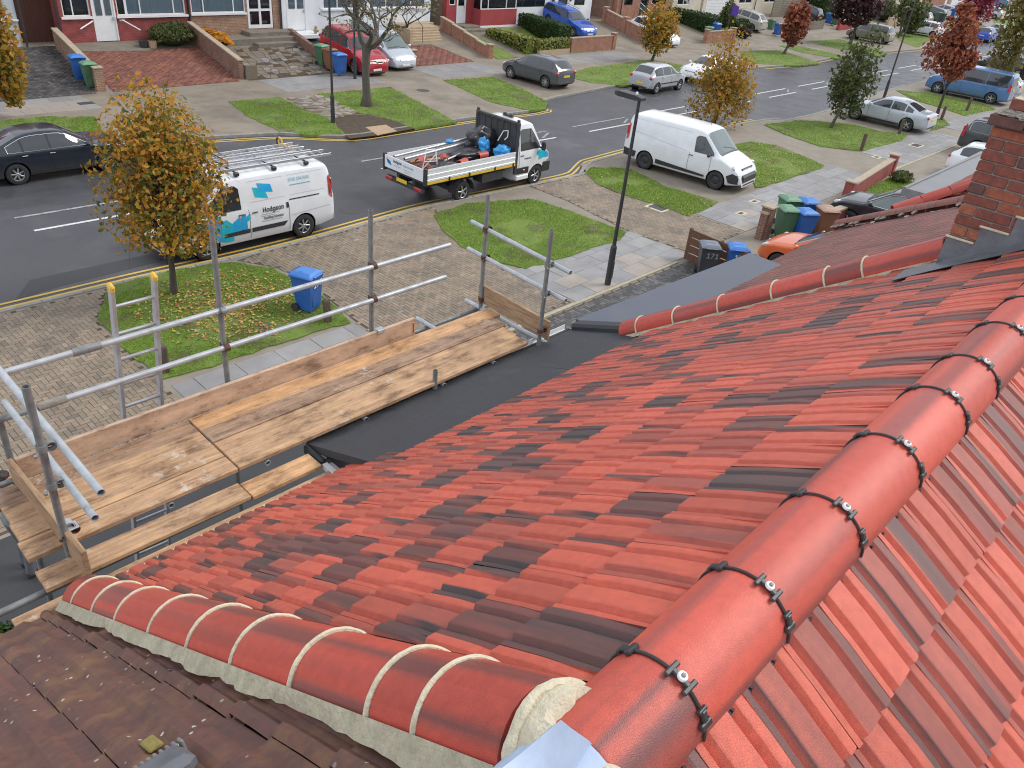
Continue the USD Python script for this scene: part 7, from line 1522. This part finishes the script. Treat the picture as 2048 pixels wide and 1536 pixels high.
def facade(h, x0, x1, z0, z1, y, th, holes, matn, name='wall'):
    """A wall along x with rectangular openings cut through it."""
    P_ = sbox(x0, z0, x1, z1)
    for a_, c_, e, g_ in holes: P_ = P_.difference(sbox(a_, e, c_, g_))
    b = MB()
    for q in getattr(P_, 'geoms', [P_]):
        v, f = prism(q, 0, th); b.add(np.column_stack([v[:, 0], y + th - v[:, 2], v[:, 1]]), np.asarray(f))
    return obj(name, b, matn, h)
def rhouse(label, x0, x1, yw, matn, zb0=.85, holes=(), depth=8, roof='tile_far', up='render_white', eave=6.1):
    h = thing('house', label, 'house', (0, 0, 0))
    facade(h, x0, x1, zb0, 3.4, yw, .25, holes, matn)
    ups = [(x0 + (x1 - x0) * k - .8, x0 + (x1 - x0) * k + .8, 4.3, 5.5) for k in (.28, .72)]
    facade(h, x0, x1, 3.4, eave, yw, .25, ups, matn, 'upper_wall')
    for a_, c_, e, g_ in ups: window(h, a_, c_, e, g_, yw + .12, [(a_ + c_) / 2])
    obj('side_wall', cat(b2(x0, x0 + .25, yw + .251, yw + depth, zb0, eave), b2(x1 - .25, x1, yw + .251, yw + depth, zb0, eave), b2(x0, x1, yw + depth, yw + depth + .2, zb0, eave)), matn, h)
    ym = yw + depth / 2; v = [(x0 - .2, yw - .35, eave - .1), (x1 + .2, yw - .35, eave - .1), (x1 + .2, ym, eave + 2.9), (x0 - .2, ym, eave + 2.9), (x0 - .2, yw + depth + .35, eave - .1), (x1 + .2, yw + depth + .35, eave - .1)]
    rf = obj('roof', (np.array(v), np.array([[0, 1, 2], [0, 2, 3], [3, 2, 5], [3, 5, 4]])), roof, h, tone=np.zeros(6))
    obj('chimney', cat(b2(x0 - .3, x0 + .5, ym - .3, ym + .3, eave + 2, eave + 4)), 'wall_brown', rf); obj('gutter', b2(x0 - .2, x1 + .2, yw - .44, yw - .33, eave - .17, eave - .07), 'trim_black', h)
    return h
def door(h, x0, x1, z0, z1, y, fm='white_upvc', pm='white_upvc', glass=(), name='door'):
    d = obj(name, cat(b2(x0, x1, y - .03, y + .03, z0, z1)), pm, h)
    obj('door_frame', cat(b2(x0 - .07, x0 - .002, y - .06, y + .06, z0, z1 + .07), b2(x1 + .002, x1 + .07, y - .06, y + .06, z0, z1 + .07), b2(x0 - .002, x1 + .002, y - .06, y + .06, z1 + .002, z1 + .07)), fm, d)
    for a_, c_, e, g_ in glass: obj('door_pane', b2(a_, c_, y - .045, y - .031, e, g_), 'window_glass', d); 
    for a_, c_, e, g_ in ([] if glass else [(x0 + .12, (x0 + x1) / 2 - .05, z0 + .15, z0 + .9), ((x0 + x1) / 2 + .05, x1 - .12, z0 + .15, z0 + .9)]): obj('door_panel', cbox(((a_ + c_) / 2, y - .034, (e + g_) / 2), (c_ - a_, .02, g_ - e), .006), pm, d)
    obj('door_handle', cbox((x1 - .09, y - .06, z0 + 1.0), (.03, .05, .16), .008), 'chrome', d); return d
def downpipe(h, x, y, z0=.9, z1=6.0): obj('downpipe', cat(tube([(x, y, z0), (x, y, z1)], .045, 8)), 'trim_black', h)
YW = 42.3
# far left grey house
h = rhouse('grey rendered house at the far left edge, behind the maroon car', 5.6, 12.35, YW, 'render_grey', holes=[(9.9, 11.95, 2.15, 3.3)]); window(h, 9.9, 11.95, 2.15, 3.3, YW + .1, [10.6], back_='dark')
obj('sill', b2(9.8, 12.36, YW - .12, YW - .002, 2.08, 2.15), 'white_upvc', h); downpipe(h, 12.5, YW - .08)
bf = thing('side_fence', 'tall brown wooden fence between the grey house and the red brick house', 'fence', (0, 0, 0))
for k in range(13): obj('fence_board', cbox((12.60 + .128 * k, YW + .9 + .015 * (k % 2), 2.1), (.124, .022, 2.4), .004), 'fence_wood', bf)
# red brick house with white windows
h = rhouse('red brick house with white bay windows and a white door', 14.15, 20.35, YW, 'wall_red', holes=[(14.32, 15.55, 2.2, 3.3), (15.62, 16.72, 1.0, 3.3), (16.8, 20.25, 2.2, 3.3)])
window(h, 14.32, 15.55, 2.2, 3.3, YW + .08, [14.78], back_='dark'); window(h, 16.8, 17.25, 2.2, 3.3, YW + .08, back_='dark'); window(h, 17.25, 20.25, 2.2, 3.3, YW + .08, [17.95, 19.65])
door(h, 15.70, 16.64, 1.08, 3.1, YW + .05, glass=[(15.80, 16.10, 2.22, 3.0), (16.24, 16.54, 2.22, 3.0)])
obj('sill', cat(b2(14.2, 15.6, YW - .12, YW - .002, 2.10, 2.2), b2(16.74, 20.34, YW - .12, YW - .002, 2.10, 2.2)), 'white_upvc', h)
obj('handrail', tube([(14.85, YW - .35, 1.72), (15.55, YW - .1, 2.0)], .03, 7), 'white_upvc', h); obj('handrail', tube([(16.95, YW - .1, 2.02), (17.55, YW - .6, 1.62)], .03, 7), 'white_upvc', h)
obj('letter_plate', b2(16.85, 17.1, YW - .02, YW - .002, 1.95, 2.03), 'white_upvc', h); obj('air_vent', b2(19.75, 19.88, YW - .03, YW - .002, 1.28, 1.5), 'trim_black', h); downpipe(h, 14.05, YW - .06); downpipe(h, 20.42, YW - .08)
# tan brick house with a glazed porch
h = rhouse('tan brick house with a white glazed porch door and stone steps', 20.5, 25.68, YW, 'wall_tan', holes=[(20.56, 23.62, 2.22, 3.3), (23.72, 25.28, 1.38, 3.3)])
window(h, 20.56, 23.62, 2.22, 3.3, YW + .08, [21.25, 22.95]); obj('sill', b2(20.5, 23.66, YW - .1, YW - .002, 2.13, 2.22), 'white_upvc', h)
pd = obj('porch_door', cat(*[b2(a_, c_, YW + .02, YW + .1, e, g_) for a_, c_, e, g_ in [(23.75, 23.87, 1.4, 3.3), (24.44, 24.56, 1.4, 3.3), (25.13, 25.25, 1.4, 3.3), (23.87, 24.44, 1.4, 1.58), (24.56, 25.13, 1.4, 1.58), (23.87, 24.44, 2.26, 2.38), (24.56, 25.13, 2.26, 2.38)]]), 'white_upvc', h)
for a_, c_ in ((23.88, 24.43), (24.57, 25.12)):
    for e, g_ in ((1.585, 2.255), (2.385, 3.3)): obj('pane', b2(a_, c_, YW + .055, YW + .063, e, g_), 'window_glass', pd)
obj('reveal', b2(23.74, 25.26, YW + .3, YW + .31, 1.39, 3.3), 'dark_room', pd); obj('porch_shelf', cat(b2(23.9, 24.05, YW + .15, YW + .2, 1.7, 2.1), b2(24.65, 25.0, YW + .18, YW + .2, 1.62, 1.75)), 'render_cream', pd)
for k, (x0_, x1_, y0_, z_) in enumerate([(23.3, 26.2, 41.45, 1.34), (21.4, 26.0, 40.95, 1.14), (23.2, 25.9, 40.45, .94)]): obj('step', cbox(((x0_ + x1_) / 2, (y0_ + 42.28) / 2 - .001 * k, z_ - .25), (x1_ - x0_, 42.28 - y0_, .5), .02), 'step_stone', h)
downpipe(h, 25.75, YW - .08)
mg = foliage_mass('bank of orange marigolds on top of the red-brown wall', 'marigold_bed', 'flowers', (20.78, 40.6, zfar(0, 40.6) + .25), (.85, 3.0, .7), 'marigold', 1500, .06, .08, boxy=False, seed=4)
foliage_mass('round green shrub at the foot of the red brick house', 'shrub', 'shrub', (19.0, 41.5, .88), (2.3, 1.5, 1.15), 'leaf_green', 2600, .075, boxy=False, seed=6)
for x, y, m_, lb in [(17.45, 41.35, 'trim_black', 'black plant tub by the shrub'), (17.85, 41.25, 'stone_tan', 'tan plant tub by the shrub')]:
    t = thing('plant_pot', lb, 'plant pot', (x, y, .86)); obj('pot', lathe([(0, 0), (.17, 0), (.22, .34), (.19, .34), (.17, .28), (0, .28)], 14), m_, t, smooth=30)
# white house
h = rhouse('white house behind the bare tree with a white double door', 25.85, 36.85, YW, 'render_white', holes=[(26.15, 27.42, 1.0, 3.0), (28.6, 31.6, 2.3, 3.3), (32.0, 36.4, 2.3, 3.3)])
door(h, 26.22, 27.36, 1.22, 3.0, YW + .05, glass=[(26.3, 26.72, 2.35, 2.95), (26.86, 27.28, 2.35, 2.95)]); window(h, 28.6, 31.6, 2.3, 3.3, YW + .08, [29.6, 30.6]); window(h, 32.0, 36.4, 2.3, 3.3, YW + .08, [33.2, 35.2])
obj('sill', cat(b2(28.5, 31.7, YW - .1, YW - .002, 2.22, 2.3), b2(31.9, 36.5, YW - .1, YW - .002, 2.22, 2.3)), 'white_upvc', h)
obj('doorstep', cat(cbox((26.8, 41.6, 1.1), (1.6, 1.35, .22), .02)), 'render_white', h)
ts = thing('stone_steps', 'flight of tan stone steps up to the white house, right of the silver people carrier', 'steps', (0, 0, 0))
for k in range(7): obj('step', cbox((34.6 + .06 * k, 39.9 + .16 * k + .9, .62 + .13 * k - .25), (2.5, 2.0, .5), .02), 'stone_tan', ts)
obj('landing', cbox((35.0, 42.0, .95), (3.4, .5, 1.0), .02), 'stone_tan', ts); obj('side_wall', cbox((33.2, 40.9, .8), (.22, 2.2, 1.3), .02), 'stone_tan', ts)
obj('railing', cat(tube([(34.0, 39.7, .7), (34.0, 39.7, 1.6)], .02, 6), tube([(34.0, 39.7, 1.6), (34.3, 41.6, 2.5)], .02, 6), tube([(34.3, 41.6, 1.4), (34.3, 41.6, 2.5)], .02, 6), tube([(36.5, 41.9, 1.4), (36.5, 41.9, 2.5), (34.6, 41.95, 2.5)], .02, 6)), 'lamp_black', ts)
t = thing('cat_ornament', 'small tan ornament on the white doorstep', 'ornament', (27.25, 41.15, 1.21)); obj('figure', cat(ico((0, 0, .14), (.12, .10, .16), 2), ico((0, -.04, .34), (.08, .08, .09), 2)), 'stone_tan', t, smooth=True)
# red rendered house
h = rhouse('red painted house with a white bay window and white door', 38.7, 44.92, YW + .5, 'render_red', holes=[(38.95, 39.5, 2.3, 3.3), (39.62, 40.48, 1.1, 3.1)])
window(h, 38.95, 39.5, 2.3, 3.3, YW + .58, back_='dark'); door(h, 39.68, 40.42, 1.15, 3.05, YW + .56, glass=[(39.78, 40.32, 2.25, 2.95)])
facade(h, 41.15, 44.75, 1.08, 2.1, YW - .3, .2, [], 'render_red', 'bay_wall'); obj('bay_return', cat(b2(41.15, 41.35, YW - .099, YW + .5, 1.08, 2.1), b2(44.55, 44.75, YW - .099, YW + .5, 1.08, 2.1)), 'render_red', h)
window(h, 41.2, 44.7, 2.1, 3.3, YW - .2, [41.9, 43.7]); obj('bay_roof', b2(41.0, 44.9, YW - .45, YW + .49, 3.31, 3.42), 'white_upvc', h); obj('bay_plinth', cat(b2(41.1, 44.8, YW - .33, YW + .49, .8, 1.075), b2(38.65, 39.4, YW + .45, YW + .49, .8, 1.07)), 'white_upvc', h)
obj('side_window_bay', b2(41.2, 41.26, YW - .14, YW + .45, 2.1, 3.3), 'window_glass', h)
obj('flank', b2(38.60, 38.69, YW + .9, YW + 8, .85, 6.1), 'pebbledash', h, label='brown pebbledash side wall')
obj('step', cat(cbox((40.1, 42.2, 1.0), (1.5, 1.1, .3), .02), cbox((40.1, 41.6, .86), (1.9, .9, .3), .02)), 'step_stone', h); downpipe(h, 44.98, YW + .3)
# white house with black windows
h = rhouse('white house with black framed windows and black door behind the blue estate car', 45.1, 54.0, YW + .3, 'render_white', holes=[(45.2, 48.4, 2.1, 3.3), (49.9, 51.0, .95, 3.1), (51.8, 53.1, 2.15, 3.3)])
window(h, 45.2, 48.4, 2.1, 3.3, YW + .38, [46.0, 47.4], fm='trim_black', back_='dark'); window(h, 51.8, 53.1, 2.15, 3.3, YW + .38, fm='trim_black', back_='dark'); door(h, 50.0, 50.9, .98, 3.05, YW + .36, fm='trim_black', pm='trim_black', glass=[(50.1, 50.3, 1.4, 2.9)])
obj('porch_panel', cat(ico((49.3, YW + .29, 2.3), (.2, .03, .5), 2), ico((49.3, YW + .29, 1.3), (.22, .03, .22), 2)), 'trim_black', h, smooth=True); obj('wall_lamp', cbox((51.3, YW + .24, 2.6), (.12, .1, .3), .02), 'trim_black', h)
# orange brick house
h = rhouse('orange brick house with dark windows and a white stair railing', 57.0, 64.6, YW, 'wall_orange', holes=[(57.9, 59.1, 2.1, 3.3), (60.2, 61.4, 1.2, 3.2), (61.9, 64.0, 2.1, 3.3)])
window(h, 57.9, 59.1, 2.1, 3.3, YW + .08, fm='trim_black', back_='dark'); window(h, 61.9, 64.0, 2.1, 3.3, YW + .08, [63], fm='trim_black', back_='dark'); door(h, 60.3, 61.3, 1.25, 3.15, YW + .06, fm='trim_black', pm='trim_black', glass=[(60.4, 61.2, 2.1, 3.0)])
obj('flank', b2(56.9, 56.99, YW + .4, YW + 8, .85, 6.1), 'wall_brown', h); downpipe(h, 57.5, YW - .08)
for k in range(3): obj('step', cbox((60.8, 41.9 - .3 * k, 1.15 - .17 * k - .2), (1.9, .5 + .4, .4), .02), 'step_stone', h)
obj('railing', cat(tube([(60.0, 40.8, 1.7), (60.1, 42.2, 2.3)], .03, 6), tube([(60.0, 40.8, 1.3), (60.1, 42.2, 1.9)], .03, 6), tube([(60.0, 40.8, .8), (60.0, 40.8, 1.7)], .03, 6), tube([(61.6, 40.8, .8), (61.6, 40.8, 1.7), (61.6, 42.2, 2.3)], .03, 6)), 'white_upvc', h)
# cream houses and garage up the street
h = rhouse('cream rendered house with a white window behind the green and yellow tree', 65.4, 70.2, YW + .2, 'render_cream', holes=[(66.2, 68.2, 2.0, 3.3)]); window(h, 66.2, 68.2, 2.0, 3.3, YW + .28, [67.2])
h = rhouse('pale house with a white garage door by the purple flag', 70.4, 80.4, YW + .1, 'render_cream', holes=[(71, 75.2, .9, 3.2), (77, 79.6, 2.0, 3.3)]); window(h, 77, 79.6, 2.0, 3.3, YW + .2, [78.3])
gd = obj('garage_door', b2(71.02, 75.18, YW + .16, YW + .22, .9, 3.18), 'white_upvc', h)
for k in range(8): obj('garage_rib', b2(71.05, 75.15, YW + .14, YW + .159, 1.0 + .27 * k, 1.22 + .27 * k), 'white_upvc', gd)
downpipe(h, 75.6, YW); downpipe(h, 80.2, YW)
h = rhouse('brownish house behind the grey slatted fence', 80.7, 90.2, YW + .3, 'render_cream', holes=[(82.5, 85, 2.0, 3.3)]); window(h, 82.5, 85, 2.0, 3.3, YW + .4, [83.7])
gf = thing('garden_fence', 'grey weathered fence of horizontal slats beside the black car', 'fence', (0, 0, 0))
for k in range(9): obj('fence_slat', cbox((85.2, 41.2, .95 + .19 * k), (6.4, .03, .17), .004), 'fence_grey', gf)
for x in (82.1, 84.1, 86.2, 88.3): obj('fence_post', cbox((x, 41.26, 1.8), (.1, .1, 2.0), .01), 'fence_grey', gf)
gf = thing('garden_fence', 'low grey slatted fence in front of the black car', 'fence', (0, 0, 0))
for k in range(5): obj('fence_slat', cbox((83.8, 37.2, .25 + .17 * k), (4.6, .03, .15), .004), 'fence_grey', gf)
for x in (81.6, 83.8, 86.0): obj('fence_post', cbox((x, 37.26, .6), (.1, .1, 1.0), .01), 'fence_grey', gf)
for x0_, x1_, m_, lb in [(91, 98, 'wall_brown', 'brown brick house behind the purple tree'), (98.6, 108, 'render_white', 'white gabled house beyond the taupe people carrier'), (109, 118, 'wall_tan', 'tan brick house far up the street'), (119, 129, 'render_cream', 'cream house far up the street behind parked cars'), (130, 141, 'wall_orange', 'orange brick house near the top right corner'), (142, 156, 'render_white', 'furthest white house at the top right corner')]:
    h = rhouse(lb, x0_, x1_, YW + .2, m_, holes=[(x0_ + 1, x0_ + 3.4, 1.9, 3.3), (x1_ - 2, x1_ - 1, .9, 3.0)]); window(h, x0_ + 1, x0_ + 3.4, 1.9, 3.3, YW + .3, [x0_ + 2.2]); door(h, x1_ - 1.93, x1_ - 1.07, .95, 2.95, YW + .28, glass=[(x1_ - 1.8, x1_ - 1.2, 2.1, 2.8)])
# hedges and shrubs of the far gardens
a, b_ = (45.6, 42.0), (44.4, 37.0); m_, ln, an = span(a, b_)
foliage_mass('long clipped dark green hedge between the red house and the blue estate car', 'hedge', 'hedge', (m_[0], m_[1], .42), (ln, 1.0, 1.35), 'leaf_dark', 5200, .075, an)
foliage_mass('yellow variegated hedge sloping down beside the garden path', 'hedge', 'hedge', (40.65, 38.6, .22), (3.6, .7, .95), 'leaf_variegated', 2400, .085, -1.5)
foliage_mass('low yellow variegated hedge along the front of the lawn', 'hedge', 'hedge', (42.9, 36.8, .15), (3.0, .6, .85), 'leaf_variegated', 1800, .085, 0)
foliage_mass('dark hedge in front of the cream house', 'hedge', 'hedge', (65.5, 40.2, .5), (1.6, 5.0, 1.3), 'leaf_dark', 2600, .1)
foliage_mass('young conifer in front of the white garage door', 'conifer', 'shrub', (68.0, 38.2, .4), (1.5, 1.5, 2.6), 'leaf_green', 900, .10, boxy=False, seed=8)
foliage_mass('dark bush beside the purple flag', 'shrub', 'shrub', (69.5, 37.6, .3), (2.4, 1.6, 1.3), 'leaf_dark', 1300, .11, boxy=False, seed=9)
foliage_mass('lavender grey bush by the purple flag', 'shrub', 'shrub', (68.6, 36.6, .1), (1.4, 1.2, .9), 'leaf_purple', 700, .1, boxy=False, seed=10)
foliage_mass('green hedge behind the black car by the grey fence', 'hedge', 'hedge', (93, 40.5, .7), (4.5, 2.0, 2.3), 'leaf_dark', 2200, .14)
foliage_mass('leafy bush left of the distant parked cars', 'shrub', 'shrub', (104.5, 38.2, .4), (4.0, 2.4, 2.2), 'leaf_green', 1500, .16, boxy=False, seed=12)
foliage_mass('rough green shrub behind the low brick wall', 'shrub', 'shrub', (35.3, 10.1, .1), (1.3, .8, .45), 'leaf_green', 900, .06, boxy=False, seed=14)
foliage_mass('wild green shrub at the bottom left edge under the roof', 'shrub', 'shrub', (.45, 8.4, .05), (1.3, 1.1, .5), 'leaf_dark', 1500, .05, boxy=False, seed=15)
